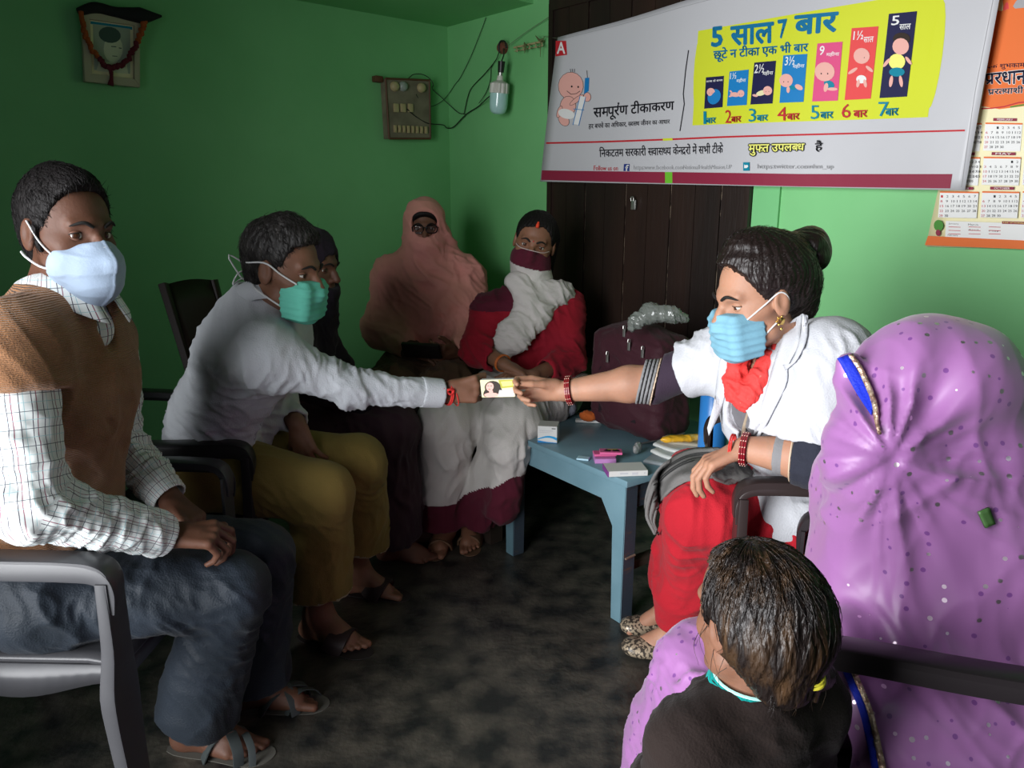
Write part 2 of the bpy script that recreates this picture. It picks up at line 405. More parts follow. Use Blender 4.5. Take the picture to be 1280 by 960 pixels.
struct(slab('wall_back', SD, SD + .2, 1.4, 2.4, 0, 1.3, M_unseen)); struct(slab('wall_back', SD, SD + .2, 1.4, 2.4, 2.2, H, M_unseen))
struct(slab('wall_front', 0, 1.78, TD, TD + .2, 0, H, M_unseen)); struct(slab('wall_front', 3.12, SD, TD, TD + .2, 0, H, M_unseen))
struct(slab('wall_front', 1.78, 3.12, TD, TD + .2, 2.15, H, M_unseen))
zs = onR(562, 33)[2]
s_slab = (onZ(668, 5, zs) - C0) @ A
struct(slab('trim_1', 0, s_slab, 0, TD, zs, zs + .09, M_wall))          # loft slab over the corner
struct(slab('baseboard_left', 0, .012, .0, TD, 0, .14, M_skirt)); struct(slab('baseboard_right', 0, SD, 0, .012, 0, .14, M_skirt))

# ---------------------------------------------------------------- plank shutter in the banner wall
M_plank = mat('dark_planks', (0.013, 0.0085, 0.007), rough=.42, col2=(0.028, 0.014, 0.010), scale=5, stretch=(1, 1, .12), bump=.3, bscale=60, spec=.4)
M_gapl = mat('pale_plank_edges', (0.22, 0.17, 0.12), rough=.8, col2=(0.03, 0.02, 0.015), scale=26, contrast=(.45, .6))
pa = (onR(690, 300) - C0) @ A; pb = (onR(937, 300) - C0) @ A; pz0 = onR(722, 436)[2]; pz1 = onR(700, 14)[2]
dr = empty('window_1', R((pa + pb) / 2, .01, pz0), None, None); dr['kind'] = 'structure'
slab('shutter_back', pa, pb, .001, .010, pz0, pz1, M_gapl, dr)
npl = 9; wp = (pb - pa) / npl
for i in range(npl):
    o = slab('plank', pa + i * wp + .0025, pa + (i + 1) * wp - .0025, .010, .026 + .003 * (i % 2), pz0 + .012, pz1, M_plank, dr)
M_wear = mat('worn_plank_edge', (0.26, 0.20, 0.14), rough=.8, col2=(0.018, 0.012, 0.009), scale=30, stretch=(1, 1, .5), contrast=(.42, .56))
for i in range(1, npl): slab('plank_joint', pa + i * wp - .0016, pa + i * wp + .0016, .010, .0225, pz0 + .03, pz1 - .02, M_wear, dr)
slab('shutter_frame', pa - .004, pa + .022, .010, .034, pz0 - .01, pz1 + .03, M_plank, dr)
slab('shutter_frame', pb - .02, pb + .006, .010, .034, pz0 - .01, pz1 + .03, M_plank, dr)
slab('shutter_frame', pa, pb, .010, .036, pz1, pz1 + .06, M_plank, dr); slab('shutter_frame', pa, pb, .010, .034, pz0 - .02, pz0 + .02, M_plank, dr)
M_steel = mat('worn_steel', (0.5, 0.5, 0.47), rough=.35, metal=.9)
la = onR(792, 256, .04); slab_l = box('hasp', la, (.012, .004, .02), M_steel, dr, ax=RAX); tube('shackle', [la + A * -.006 + B * .01 + [0, 0, .015], la + A * -.006 + B * .01 + [0, 0, .03], la + A * .006 + B * .01 + [0, 0, .03], la + A * .006 + B * .01 + [0, 0, .015]], .0025, M_steel, slab_l, n=9)
ja = (onR(972, 300) - C0) @ A
struct(slab('trim_2', pb + .008, ja, 0, .012, 0, pz1 + .1, M_jamb))

# ---------------------------------------------------------------- flat print helpers
def flatmat(n, c, rough=.55): return mat('ink_' + n, c, rough=rough, spec=.3)
INK = dict(black=(.01, .01, .015), blue=(.005, .16, .32), red=(.5, .02, .03), maroon=(.25, .02, .05), yellow=(.62, .68, .03), navy=(.012, .012, .06), sky=(.01, .2, .5), pink=(.7, .08, .22),
           coral=(.75, .07, .07), flesh=(.8, .42, .36), white=(.8, .8, .78), green=(.15, .5, .03), teal=(.0, .22, .32), cream=(.78, .72, .42), orange=(.75, .16, .03), grey=(.35, .35, .36), fb=(.02, .04, .2),
           lemon=(.85, .85, .2), leaf=(.06, .25, .03), olive=(.4, .38, .05), hair=(.03, .018, .012), purple=(.16, .02, .2), lilac=(.5, .2, .5), wave=(.02, .3, .6))
GL = {}
def glyphs(s, bold=0.0):
    key = (s, bold)
    if key in GL: return GL[key]
    c = bpy.data.curves.new('t', 'FONT'); c.body = s; c.size = 1; c.offset = bold; c.resolution_u = 2
    o = bpy.data.objects.new('t', c); me = bpy.data.meshes.new_from_object(o)
    V = np.array([v.co[:2] for v in me.vertices]).reshape(-1, 2); Fq = [tuple(p.vertices) for p in me.polygons]
    bpy.data.objects.remove(o); bpy.data.curves.remove(c); bpy.data.meshes.remove(me); GL[key] = (V, Fq); return V, Fq
def clipx(V, Fq, x):
    bm = bmesh.new(); vs = [bm.verts.new((a, b, 0)) for a, b in V]
    for f in Fq:
        try: bm.faces.new([vs[i] for i in f])
        except ValueError: pass
    bmesh.ops.bisect_plane(bm, geom=list(bm.verts) + list(bm.edges) + list(bm.faces), plane_co=(x, 0, 0), plane_no=(1, 0, 0), clear_outer=True)
    bm.verts.index_update(); V = np.array([v.co[:2] for v in bm.verts]); Fq = [tuple(v.index for v in f.verts) for f in bm.faces]; bm.free(); return V, Fq
def devtext(s, bold=0.0):
    """'~' half form of the letter before it, '^' hook over it, '/' stroke under it"""
    V = []; Fq = []; x = 0.0; cur = ''
    def put(v, f, dx):
        o = sum(len(a) for a in V); V.append(v + [dx, 0]); Fq.extend([tuple(i + o for i in g) for g in f])
    i = 0; parts = []; 
    for ch in s + '\0':
        if ch in '~^/\0':
            if cur:
                lead = len(cur) - len(cur.lstrip(' ')); v, f = glyphs(cur.strip(' '), bold); w = v[:, 0].max() if len(v) else .3; x += .25 * lead
                if ch == '~': v, f = clipx(v, f, w - .13); put(v, f, x); x += w - .13
                else: put(v, f, x); x += w + (.25 if cur.endswith(' ') else 0)
            if ch == '^': put(np.array([[-.12, .62], [-.02, .80], [-.05, .88], [-.17, .84], [-.13, .80], [-.07, .81], [-.16, .66]]), [(0, 1, 2, 3, 4, 5, 6)], x)
            if ch == '/': put(np.array([[-.2, .16], [-.2, .23], [-.46, .02], [-.42, -.04]]), [(0, 1, 2, 3)], x)
            cur = ''
        else: cur += ch
    return np.vstack(V), Fq
class Print:
    def __init__(s, fn, base=.0009): s.fn = fn; s.d = {}; s.base = base; s.lay = 0
    def add(s, col, V, Fq, name='printed_shape'):
        s.lay += 1; off = s.base + s.lay * .00004
        P = np.array([s.fn(a, b, off) for a, b in V]); key = (name, col)
        if key in s.d: s.d[key] = join(s.d[key], (P, Fq))
        else: s.d[key] = (P, [tuple(f) for f in Fq])
    def poly(s, col, pts, sub=1, name='printed_shape'):
        if sub > 1 and len(pts) == 4:
            q = np.array(pts, float); n = sub; V = []; Fq = []
            for i in range(n + 1):
                for j in range(n + 1):
                    a, b = i / n, j / n; V.append((q[0] * (1 - a) + q[1] * a) * (1 - b) + (q[3] * (1 - a) + q[2] * a) * b)
            for i in range(n):
                for j in range(n): Fq.append((i * (n + 1) + j, (i + 1) * (n + 1) + j, (i + 1) * (n + 1) + j + 1, i * (n + 1) + j + 1))
            s.add(col, V, Fq, name)
        else: s.add(col, pts, [tuple(range(len(pts)))], name)
    def ell(s, col, cx, cy, rx, ry, rot=0, n=16, name='printed_picture'):
        c, q = math.cos(rot), math.sin(rot)
        s.poly(col, [(cx + rx * math.cos(a) * c - ry * math.sin(a) * q, cy + rx * math.cos(a) * q + ry * math.sin(a) * c) for a in np.linspace(0, 2 * math.pi, n, endpoint=False)], name=name)
    def line(s, col, pts, w, name='printed_line'):
        pts = np.array(pts, float); L_ = np.abs(np.diff(pts, axis=0)).sum(); q_ = np.linspace(0, len(pts) - 1, max(len(pts), int(L_ / 25) + 1)); pts = np.stack([np.interp(q_, range(len(pts)), pts[:, i]) for i in (0, 1)], 1); T = np.gradient(pts, axis=0); T /= np.linalg.norm(T, axis=1)[:, None]; Nn = np.stack([-T[:, 1], T[:, 0]], 1) * w / 2
        V = np.vstack([pts + Nn, pts - Nn]); n = len(pts); s.add(col, V, [(i, i + 1, n + i + 1, n + i) for i in range(n - 1)], name)
    def text(s, col, body, tl, tr, br, bl, bold=0.0, halo=None, name='lettering'):
        rep = [(0, 0)]; V0 = devtext(body, 0)[0]; lo = V0.min(0); hi = V0.max(0)
        if bold > .012: rep = [(math.cos(a_) * bold * .8, math.sin(a_) * bold * .8) for a_ in np.linspace(0, 6.28, 8, endpoint=False)]; bold = .0
        V, Fq = devtext(body, bold); V, Fq = join(*[(V + np.array(r_), Fq) for r_ in rep]); t = (V - lo) / (hi - lo); q = np.array([tl, tr, br, bl], float)
        a = t[:, :1]; b = 1 - t[:, 1:]; P = (q[0] * (1 - a) + q[1] * a) * (1 - b) + (q[3] * (1 - a) + q[2] * a) * b
        if halo: s.text(halo, body, tl, tr, br, bl, bold + .13, name=name)
        s.add(col, P, Fq, name)
    def done(s, parent):
        for (n, col), (V, Fq) in s.d.items():
            o = mk(n.split('#')[0], V, Fq, flatmat(col, INK[col]), parent, smooth=False)
            if '#' not in n and n not in ('carton',): o['kind'] = 'stuff'

# ---------------------------------------------------------------- banner
def bwave(P):
    s = (P - C0) @ A; z = P[2]; return .007 * math.sin(s * 6 + z * 2) + .0035 * math.sin(s * 11 - z * 5 + 1)
def onBan(u, v, off=0.0):
    P = onR(u, v, .055); return P + B * (bwave(P) + off)
M_vinyl = mat('white_vinyl', (.53, .53, .55), rough=.38, bump=.25, bscale=14, spec=.4)
TL, TR, BR, BL = map(np.array, ((698., 47), (1272., -118), (1205., 238), (677., 227)))
G = []
for i in range(49):
    row = []
    for j in range(25):
        a, b = i / 48, j / 24; top = TL * (1 - a) + TR * a; bot = BL * (1 - a) + BR * a + [0, -2.5 * math.sin(math.pi * a * 3) * 0]
        p = top * (1 - b) + bot * b; row.append(onBan(p[0], p[1]))
    G.append(row)
bn = empty('vaccination_banner', onBan(940, 235), 'long white vinyl vaccination banner with yellow panel hung over the dark shutter', 'banner')
sheet('banner_sheet', G, .0012, M_vinyl, bn)
pr = Print(onBan, base=.0014)
def e6(*a): return [(670 + x / 4, y / 4) for x, y in a]
def e7(*a): return [(860 + x / 3.84, y / 3.84) for x, y in a]
pr.poly('yellow', e7((55, 150), (1229, -60), (1150, 562), (20, 602)), 20, name='yellow_panel')
pr.ell('yellow', *e7((60, 370))[0], 8, 55, .06); pr.ell('yellow', *e7((1185, 260))[0], 9, 70, .13)
q = [(679.5, 213), (830, 215), (839, 215), (1000, 217.5), (1190, 217.5)]; q2 = [(678.5, 225), (830, 229), (839, 229), (1000, 233), (1187, 235.5)]
for i in range(4):
    n = 12; tp = np.linspace(q[i], q[i + 1], n); bt = np.linspace(q2[i], q2[i + 1], n)
    V = [tuple(x) for x in tp] + [tuple(x) for x in bt]; pr.add('green' if i == 1 else 'maroon', V, [(k, k + 1, n + k + 1, n + k) for k in range(n - 1)], 'bottom_band')
pr.line('red', [(685, 179), (760, 177), (828, 174.5)], 2.2); pr.line('yellow', [(828, 174.5), (840, 174)], 3); pr.line('red', [(840, 174), (900, 171.5), (970, 169.5), (1070, 166.5), (1206, 163)], 2.2)
pr.line('grey', [(700, 50), (760, 34), (840, 13), (890, 0), (1000, -27)], .6); pr.line('grey', [(1242, 0), (1230, 60), (1218, 120), (1201, 234)], .8)
pr.line('black', e6((768, 252), (752, 350), (738, 470), (742, 520), (718, 655)), 1.3)
pr.poly('red', e6((104, 205), (155, 205), (160, 275), (104, 283))); pr.text('white', 'A', *e6((112, 212), (150, 212), (150, 268), (112, 268)), bold=.03)
# cartoon baby holding a syringe
for cx, cy, rx, ry, rot in ((178, 430, 58, 68, .1), (165, 530, 36, 48, .1), (145, 600, 22, 32, -.5), (125, 560, 10, 30, .3), (255, 485, 16, 22, 0), (205, 500, 40, 10, -.7)):
    p = e6((cx, cy))[0]; pr.ell('black', *p, rx / 4 + .5, ry / 4 + .5, rot)
    pr.ell('flesh', *p, rx / 4, ry / 4, rot)
pr.ell('white', *e6((158, 570))[0], 10, 6, .3)
for x, y, r in ((183, 433, 1.0), (213, 435, 1.0)): pr.ell('black', *e6((x, y))[0], r, r * 1.3)
pr.line('black', e6((160, 455), (180, 472), (205, 468), (222, 455)), .7)
pr.poly('sky', e6((245, 390), (265, 388), (262, 455), (240, 470))); pr.poly('white', e6((222, 480), (248, 484), (215, 625), (188, 620)))
pr.line('sky', e6((222, 480), (188, 625)), .8); pr.line('sky', e6((248, 484), (215, 628)), .8); pr.line('sky', e6((190, 545), (240, 550)), .8); pr.line('black', e6((256, 388), (254, 352)), .6)
for k in range(3): pr.line('black', e6((180 + 8 * k, 362), (176 + 10 * k, 345)), .6)
pr.text('black', 'सम~पूर^ण टीकाकरण', *e6((285, 520), (692, 490), (690, 565), (285, 607)), bold=.018)
pr.text('black', 'हर बच~चे का अिधकार, स~वस~थ जीवन का आधार', *e6((262, 612), (668, 590), (668, 622), (262, 648)), bold=.01)
pr.text('black', 'िनकटतम सरकारी स~वास~थ~य केन~द/रों में सभी टीके', *e6((315, 735), (938, 712), (938, 768), (318, 788)), bold=.012)
pr.text('red', 'Follow us on', *e6((290, 828), (410, 830), (410, 852), (290, 852)), bold=.005)
pr.poly('fb', e6((440, 820), (468, 820), (466, 856), (438, 855))); pr.text('white', 'f', *e6((448, 825), (463, 825), (461, 856), (448, 856)), bold=.03)
pr.text('grey', 'https://www.facebook.com/NationalHealthMission.UP', *e6((488, 826), (988, 824), (984, 852), (488, 855)))
pr.text('blue', '5 साल', *e7((122, 135), (414, 100), (414, 205), (120, 225)), bold=.04); pr.text('blue', '7', *e7((437, 100), (478, 95), (470, 180), (447, 185)), bold=.04)
pr.text('blue', 'बार', *e7((520, 80), (720, 60), (712, 150), (518, 170)), bold=.04)
pr.text('blue', 'छूटे न टीका एक भी बार', *e7((128, 232), (582, 195), (580, 262), (128, 300)), bold=.03)
bx = [(90, 372, 177, 365, 170, 515, 80, 522, 'navy'), (205, 345, 298, 335, 290, 505, 192, 510, 'sky'), (325, 302, 430, 293, 415, 498, 308, 503, 'navy'), (465, 268, 578, 260, 560, 490, 448, 495, 'sky'),
      (625, 210, 742, 200, 718, 483, 600, 488, 'pink'), (785, 135, 910, 125, 873, 473, 750, 480, 'coral'), (960, 65, 1095, 52, 1048, 463, 915, 470, 'navy')]
for b in bx: pr.poly(b[8], e7((b[0], b[1]), (b[2], b[3]), (b[4], b[5]), (b[6], b[7])), 4, name='age_card#%d' % b[0])
T7 = [('जन~म के समय', 92, 385, 172, 378, 12), ('1½', 210, 352, 240, 348, 30), ('महीना', 240, 378, 286, 374, 22), ('2½', 330, 312, 376, 308, 42), ('महीना', 368, 342, 418, 338, 24), ('3½', 476, 275, 522, 270, 42), ('महीना', 512, 308, 566, 304, 24),
      ('9', 638, 222, 660, 220, 44), ('महीना', 668, 250, 728, 246, 24), ('1½', 796, 150, 842, 146, 42), ('साल', 842, 178, 888, 174, 26), ('5', 976, 76, 1012, 73, 44), ('साल', 1012, 116, 1066, 112, 26)]
for t, x0, y0, x1, y1, h in T7: pr.text('white', t, *e7((x0, y0), (x1, y1), (x1 - h * .1, y1 + h), (x0 - h * .1, y0 + h)), bold=.01)
def baby(hx, hy, hr, parts):
    for c, x, y, rx, ry, rot in parts: pr.ell(c, *e7((x, y))[0], rx / 3.84, ry / 3.84, rot)
    pr.ell('flesh', *e7((hx, hy))[0], hr / 3.84, hr / 3.84)
    for dx in (-.35, .3): pr.ell('black', *e7((hx + dx * hr, hy + .2 * hr))[0], max(.35, hr / 3.84 * .07), max(.35, hr / 3.84 * .09), n=8)
pr.ell('sky', *e7((130, 465))[0], 8, 10, .5); baby(114, 443, 20, [])
baby(262, 450, 17, [('flesh', 232, 455, 24, 11, .1), ('flesh', 212, 440, 8, 4, .6), ('flesh', 212, 462, 10, 4, -.3)])
baby(392, 437, 22, [('cream', 362, 448, 26, 12, -.3), ('flesh', 332, 460, 14, 6, .2)])
baby(480, 388, 32, [('sky', 515, 420, 28, 16, .4), ('teal', 510, 422, 20, 10, .3), ('flesh', 540, 420, 20, 12, .5), ('flesh', 490, 432, 8, 16, 0)])
baby(660, 345, 46, [('teal', 680, 405, 26, 18, .5), ('flesh', 665, 420, 10, 22, .2), ('flesh', 695, 428, 24, 8, 0)])
baby(832, 268, 38, [('coral', 830, 330, 24, 30, 0), ('flesh', 790, 340, 26, 8, -.6), ('flesh', 868, 330, 22, 8, .7), ('white', 830, 380, 24, 20, 0), ('flesh', 815, 400, 8, 20, .2), ('flesh', 848, 400, 8, 20, -.2)])
baby(1018, 222, 40, [('hair', 1022, 185, 42, 30, 0), ('lemon', 1000, 295, 40, 38, 0), ('flesh', 950, 300, 26, 8, -.9), ('flesh', 1056, 290, 24, 8, .9), ('teal', 1000, 345, 38, 22, 0), ('flesh', 972, 390, 9, 28, .15), ('flesh', 1020, 390, 9, 28, -.15)])
nb = [('1', 78, 92, 'teal', 92, 138), ('2', 186, 216, 'red', 216, 264), ('3', 302, 338, 'teal', 342, 394), ('4', 440, 484, 'red', 486, 542), ('5', 595, 634, 'teal', 640, 698), ('6', 738, 780, 'red', 794, 858), ('7', 912, 962, 'teal', 946, 1008)]
for d, x0, x1, c, x2, x3 in nb:
    y0 = 535 - (x0 - 78) * .055; y1 = 596 - (x0 - 78) * .045; pr.text(c, d, *e7((x0, y0), (x1, y0), (x1, y1), (x0, y1)), bold=0.0)
    pr.text(c, 'बार', *e7((x2, y0 + 33), (x3, y0 + 30), (x3, y1 - 6), (x2, y1 - 2)), bold=.035)
pr.text('olive', 'मुफ~त उपलब~ध', *e7((305, 695), (565, 690), (562, 735), (303, 748)), bold=.03, halo='black')
pr.text('lemon', 'मुफ~त उपलब~ध', *e7((305, 695), (565, 690), (562, 735), (303, 748)), bold=.01)
pr.text('black', 'है', *e7((615, 675), (650, 673), (648, 728), (615, 730)), bold=.02)
pr.poly('teal', e7((277, 780), (307, 780), (307, 820), (277, 820))); pr.ell('white', *e7((292, 800))[0], 2.6, 1.8, -.5); pr.poly('white', e7((283, 790), (293, 797), (290, 806), (282, 808)))
pr.text('grey', 'https://twitter.com/nhm_up', *e7((345, 788), (700, 788), (700, 816), (345, 816)))
pr.done(bn)
# ties at the corner
tube('tie_string', [onBan(698, 48, .002), onR(690, 47, .03), onR(678, 45, .01)], .0012, M_steel, bn, seg=5)

# ---------------------------------------------------------------- calendar
def onCal(u, v, off=0.0):
    P = onR(u, v, .006); return P + B * (off + .003 * (1 + math.sin(P[2] * 6)))
cl = empty('wall_calendar', onCal(1200, 309), 'printed paper calendar with orange top, partly behind the banner edge', 'calendar')
cq = np.array([(1240., -60), (1400, -75), (1352, 313), (1158, 308)])
G = [[onCal(*((cq[0] * (1 - a) + cq[1] * a) * (1 - b) + (cq[3] * (1 - a) + cq[2] * a) * b)) for b in np.linspace(0, 1, 12)] for a in np.linspace(0, 1, 10)]
sheet('calendar_sheet', G, .001, mat('calendar_paper', INK['cream'], rough=.35, spec=.5), cl)
pc = Print(onCal)
def e8(*a): return [(1140 + x / 3, y / 3) for x, y in a]
pc.poly('orange', e8((322, 0), (760, 0), (660, 400), (425, 398), (330, 410), (262, 398), (275, 320)), name='orange_heading')
pc.poly('orange', e8((322, -180), (800, -180), (760, 2), (322, 2)), name='orange_heading')
pc.line('red', e8((262, 408), (330, 405), (420, 380), (660, 370)), 1.6); pc.line('leaf', e8((370, 402), (430, 392), (520, 388)), 1.8)
pc.ell('grey', *e8((405, 60))[0], 12, 24, .2); pc.ell('coral', *e8((345, 90))[0], 5, 28, .15); pc.ell('cream', *e8((330, 20))[0], 4, 14); pc.ell('lemon', *e8((395, 150))[0], 3, 12, .4)
pc.text('navy', 'िदक शुभकामना', *e8((272, 238), (450, 228), (450, 258), (272, 262)), bold=.02)
pc.text('white', 'प/रधान', *e8((272, 278), (430, 262), (428, 318), (272, 316)), bold=.06); pc.text('navy', 'प/रधान', *e8((274, 278), (430, 262), (428, 318), (274, 316)), bold=.02)
pc.text('white', 'प/रत~याशी', *e8((288, 328), (420, 320), (418, 350), (286, 356)), bold=.06); pc.text('navy', 'प/रत~याशी', *e8((288, 328), (420, 320), (418, 350), (286, 356)), bold=.02)
mn = iter(['', 'FEBRUARY', '', '', 'MAY', '', 'SEPTEMBER', 'OCTOBER', ''])
for r, (y0, y1) in enumerate(((443, 568), (571, 696), (700, 818))):
    for c, (x0, x1) in enumerate(((118, 262), (276, 415), (428, 600))):
        sh = -(r - 1) * 4 - 2
        if c == 0 and r < 2: x0 = 180
        pc.poly('white', e8((x0 + sh, y0 + 22), (x1 + sh, y0 + 24), (x1 + sh - 8, y1), (x0 + sh - 8, y1 - 3)), name='month_block#%d%d' % (r, c))
        pc.poly('maroon', e8((x0 + sh + 30, y0), (x1 + sh - 20, y0 + 1), (x1 + sh - 21, y0 + 12), (x0 + sh + 29, y0 + 11)), name='month_heading'); nm = next(mn)
        if nm: pc.text('white', nm, *e8((x0 + sh + 45, y0 + 2), (x1 + sh - 35, y0 + 3), (x1 + sh - 36, y0 + 10), (x0 + sh + 44, y0 + 9)))
        pc.poly('orange', e8((x0 + sh, y0 + 17), (x1 + sh, y0 + 19), (x1 + sh, y0 + 25), (x0 + sh, y0 + 23)), name='month_heading')
        cw = (x1 - x0) / 7.0; start = (r * 3 + c * 2) % 6; day = 1
        for w in range(5):
            for d in range(7):
                if (w == 0 and d < start) or day > 30: continue
                X = x0 + sh + 3 + d * cw - w * 1.6; Y = y0 + 32 + w * 18; wd_ = 8 if day < 10 else 13
                if c < 2 or d < 2: pc.text('red' if d == 0 else 'black', str(day), *e8((X, Y), (X + wd_, Y), (X + wd_, Y + 9), (X, Y + 9)))
                day += 1
pc.poly('white', e8((135, 828), (440, 838), (438, 908), (132, 895)), name='notes_box'); pc.poly('maroon', e8((345, 829), (440, 832), (440, 842), (345, 839)))
pc.text('lemon', 'List of Holidays', *e8((350, 831), (436, 834), (436, 840), (350, 837)))
for k, (t, x, y) in enumerate((('January', 145, 835), ('March', 218, 838), ('April', 218, 858), ('May', 296, 862), ('February', 142, 878))):
    pc.text('black', t, *e8((x, y), (x + 38, y + 1), (x + 38, y + 8), (x, y + 7)))
for k in range(9):
    x = 145 + 75 * (k % 3); y = 850 + 13 * (k // 3); pc.line('red', e8((x, y), (x + 45, y + 1.5)), .7)
pc.ell('leaf', *e8((108, 845))[0], 6, 7); pc.ell('maroon', *e8((106, 872))[0], 3, 4)
pc.poly('orange', e8((68, 884), (620, 910), (620, 942), (56, 918)), name='bottom_band')
pc.done(cl)

# ---------------------------------------------------------------- framed portrait with garland (left wall)
def onFr(u, v, off=0.0):
    P = onL(u, v, .03); return P + A * (off + .0)
fr = empty('framed_portrait', onFr(138, 106), 'garlanded framed portrait hanging high on the dark green wall', 'picture')
fq = [(101, 14), (172, 25), (172, 109), (104, 102)]; M_fr = mat('pale_frame', (.42, .38, .25), rough=.5)
def eF(*a): return [(80 + x / 8, y / 8) for x, y in a]
outer = eF((165, 115), (745, 195), (748, 878), (195, 818)); inner = eF((250, 200), (690, 262), (690, 795), (270, 740))
for i in range(4):
    a, b, c, d = outer[i], outer[(i + 1) % 4], inner[(i + 1) % 4], inner[i]
    prism('frame_side', [onFr(*a), onFr(*b), onFr(*c), onFr(*d)], A * .018, M_fr, fr, bev=.002)
prism('picture_back', [onFr(*p) for p in outer], -A * .006, M_fr, fr)
pf = Print(onFr, base=.003); pf.poly('cream', inner); pf.poly('teal', eF((262, 212), (680, 270), (680, 300), (262, 240)))
INK['photogrey'] = (.33, .38, .28); INK['photodark'] = (.05, .09, .07); INK['photolight'] = (.6, .62, .42)
pf.poly('photogrey', eF((285, 240), (660, 290), (660, 740), (300, 700))); pf.ell('photolight', *eF((490, 490))[0], 12, 17); pf.ell('photodark', *eF((455, 350))[0], 14, 10, .2)
pf.poly('photolight', eF((350, 620), (620, 620), (640, 740), (320, 710))); pf.line('photodark', eF((470, 465), (520, 470)), 1.2); pf.line('photodark', eF((545, 480), (575, 485)), 1.2); pf.line('photodark', eF((480, 560), (530, 565)), .9)
pf.done(fr)
gc = spline([onFr(*p, .028) for p in eF((160, 150), (190, 330), (260, 500), (380, 650), (470, 690), (600, 620), (700, 450), (760, 300), (790, 170))], 70)
gm = [mat('garland_red', (.12, .01, .02), rough=.9), mat('garland_orange', (.35, .07, .01), rough=.9)]
V = []; fm = []; sd = []
for i, p in enumerate(gc): sd.append(ballv(p + np.array([random.uniform(-.004, .004) for _ in range(3)]), .011, n=6, rad=(1, 1, 1)))
V, Fq = join(*sd); nf = len(sd[0][1]); fm = [1 if (i // nf < 22 or i // nf > 52) else 0 for i in range(len(Fq))]
mk('garland', V, Fq, gm, fr, fmi=fm)
tube('garland_tassel', [onFr(*p, .025) for p in eF((455, 720), (458, 790), (450, 860))], [.008, .006, .012], gm[0], fr, n=6, seg=7)
tb = [onFr(*p, .02) for p in eF((130, 130), (300, 85), (500, 130), (760, 165), (960, 170))]; tube('black_cloth', tb, [.014, .02, .018, .03, .004], mat('black_cloth', (.01, .01, .01), rough=.9), fr, n=24, seg=8)

# ---------------------------------------------------------------- switch board, bulb, wires, hook rail
def onS(u, v, off=0.0): return onL(u, v, .0) + A * off
def e2(*a): return [(440 + x / 4.571, y / 4.571) for x, y in a]
sb = empty('switch_board', onS(503, 175), 'wooden switch board with sockets and switches on the left wall', 'switch board')
M_ply = mat('old_ply', (.22, .19, .13), rough=.7, col2=(.14, .12, .08), scale=12); M_brn = mat('brown_edge', (.11, .045, .02), rough=.6); M_ivory = mat('ivory_plastic', (.42, .35, .18), rough=.4); M_blk = mat('black_plastic', (.012, .012, .012), rough=.4)
qs = e2((160, 455), (410, 465), (415, 795), (180, 795)); prism('board', [onS(*p) for p in qs], A * .05, M_ply, sb, bev=.002)
for i in range(4): tube('board_edge', [onS(*qs[i], .05), onS(*qs[(i + 1) % 4], .05)], .005, M_brn, sb, seg=6)
for (x, y) in ((210, 500), (258, 500), (362, 508)):
    c = onS(*e2((x, y))[0], .05); lathe('socket', [(.0, .02), (.014, .02), (.022, .012), (.024, 0)], c, A, mat('socket_face', (.30, .34, .30), rough=.3) if x == 258 else M_ivory, sb, seg=16)
for x in (218, 258, 300): 
    o = box('outlet', onS(*e2((x, 622))[0], .053), (.006, .014, .02), M_ivory, sb, ax=(A, B, XYZ[2]))
for k in range(8):
    o = box('switch', onS(*e2((212 + 25 * k, 740 + k))[0], .054), (.006, .0075, .017), M_ivory, sb, ax=(A, B, XYZ[2]), bev=.002)
    box('rocker', onS(*e2((212 + 25 * k, 740 + k))[0], .061), (.003, .004, .009), M_ivory, o, ax=(A, B, XYZ[2]), bev=.001)
wp_ = empty('wooden_peg', onS(*e2((135, 455))[0], .02), 'small brown wooden peg at the top left of the switch board', 'peg')
box('peg_block', onS(*e2((135, 455))[0], .018), (.018, .022, .014), M_brn, wp_, ax=(A, B, XYZ[2]), bev=.004)
lb = empty('light_bulb', onR(622, 142, .06), 'unlit white globe bulb hanging below a wall holder in the corner', 'light bulb')
T_ = .085
def pB(x, y, t=T_): return onR(*e2((x, y))[0], t)
top = pB(845, 470); bot = pB(833, 655); axd = nrm(top - bot); Lb = np.linalg.norm(top - bot)
M_bulbw = mat('bulb_white', (.62, .62, .55), rough=.4); M_dome = mat('bulb_dome', (.45, .72, .68), rough=.12, spec=.6, coat=.5)
lathe('dome', [(0.0, 0), (.02, .002), (.034, .010), (.041, .028), (.043, .05), (.043, Lb * .66)], bot, axd, M_dome, lb, seg=28)
V, Fq = lathev([(.043, Lb * .66), (.046, Lb * .68), (.044, Lb * .96), (.034, Lb * 1.0), (.016, Lb * 1.06), (.013, Lb * 1.2), (.0, Lb * 1.2)], bot, axd, 36)
g = V.reshape(7, 36, 3); 
for k in range(0, 36, 3):
    for i in (1, 2): c = bot + axd * ((g[i, k] - bot) @ axd); g[i, k] = c + (g[i, k] - c) * .86
mk('ribbed_collar', g.reshape(-1, 3), Fq, M_bulbw, lb, auto=30)
tube('bulb_cap', [top + axd * .028, top + axd * .05], .012, M_steel, lb, seg=14)
tube('bulb_holder', [pB(850, 415), pB(855, 350)], [.014, .017], M_blk, lb, seg=14)
tube('holder_wire', [pB(855, 350), pB(868, 310, .06), pB(865, 280, .03)], .003, M_blk, lb, n=8, seg=6)
hk = empty('wall_hook', pB(868, 290, .01), 'reddish round wooden block on the wall above the hanging bulb', 'wall hook')
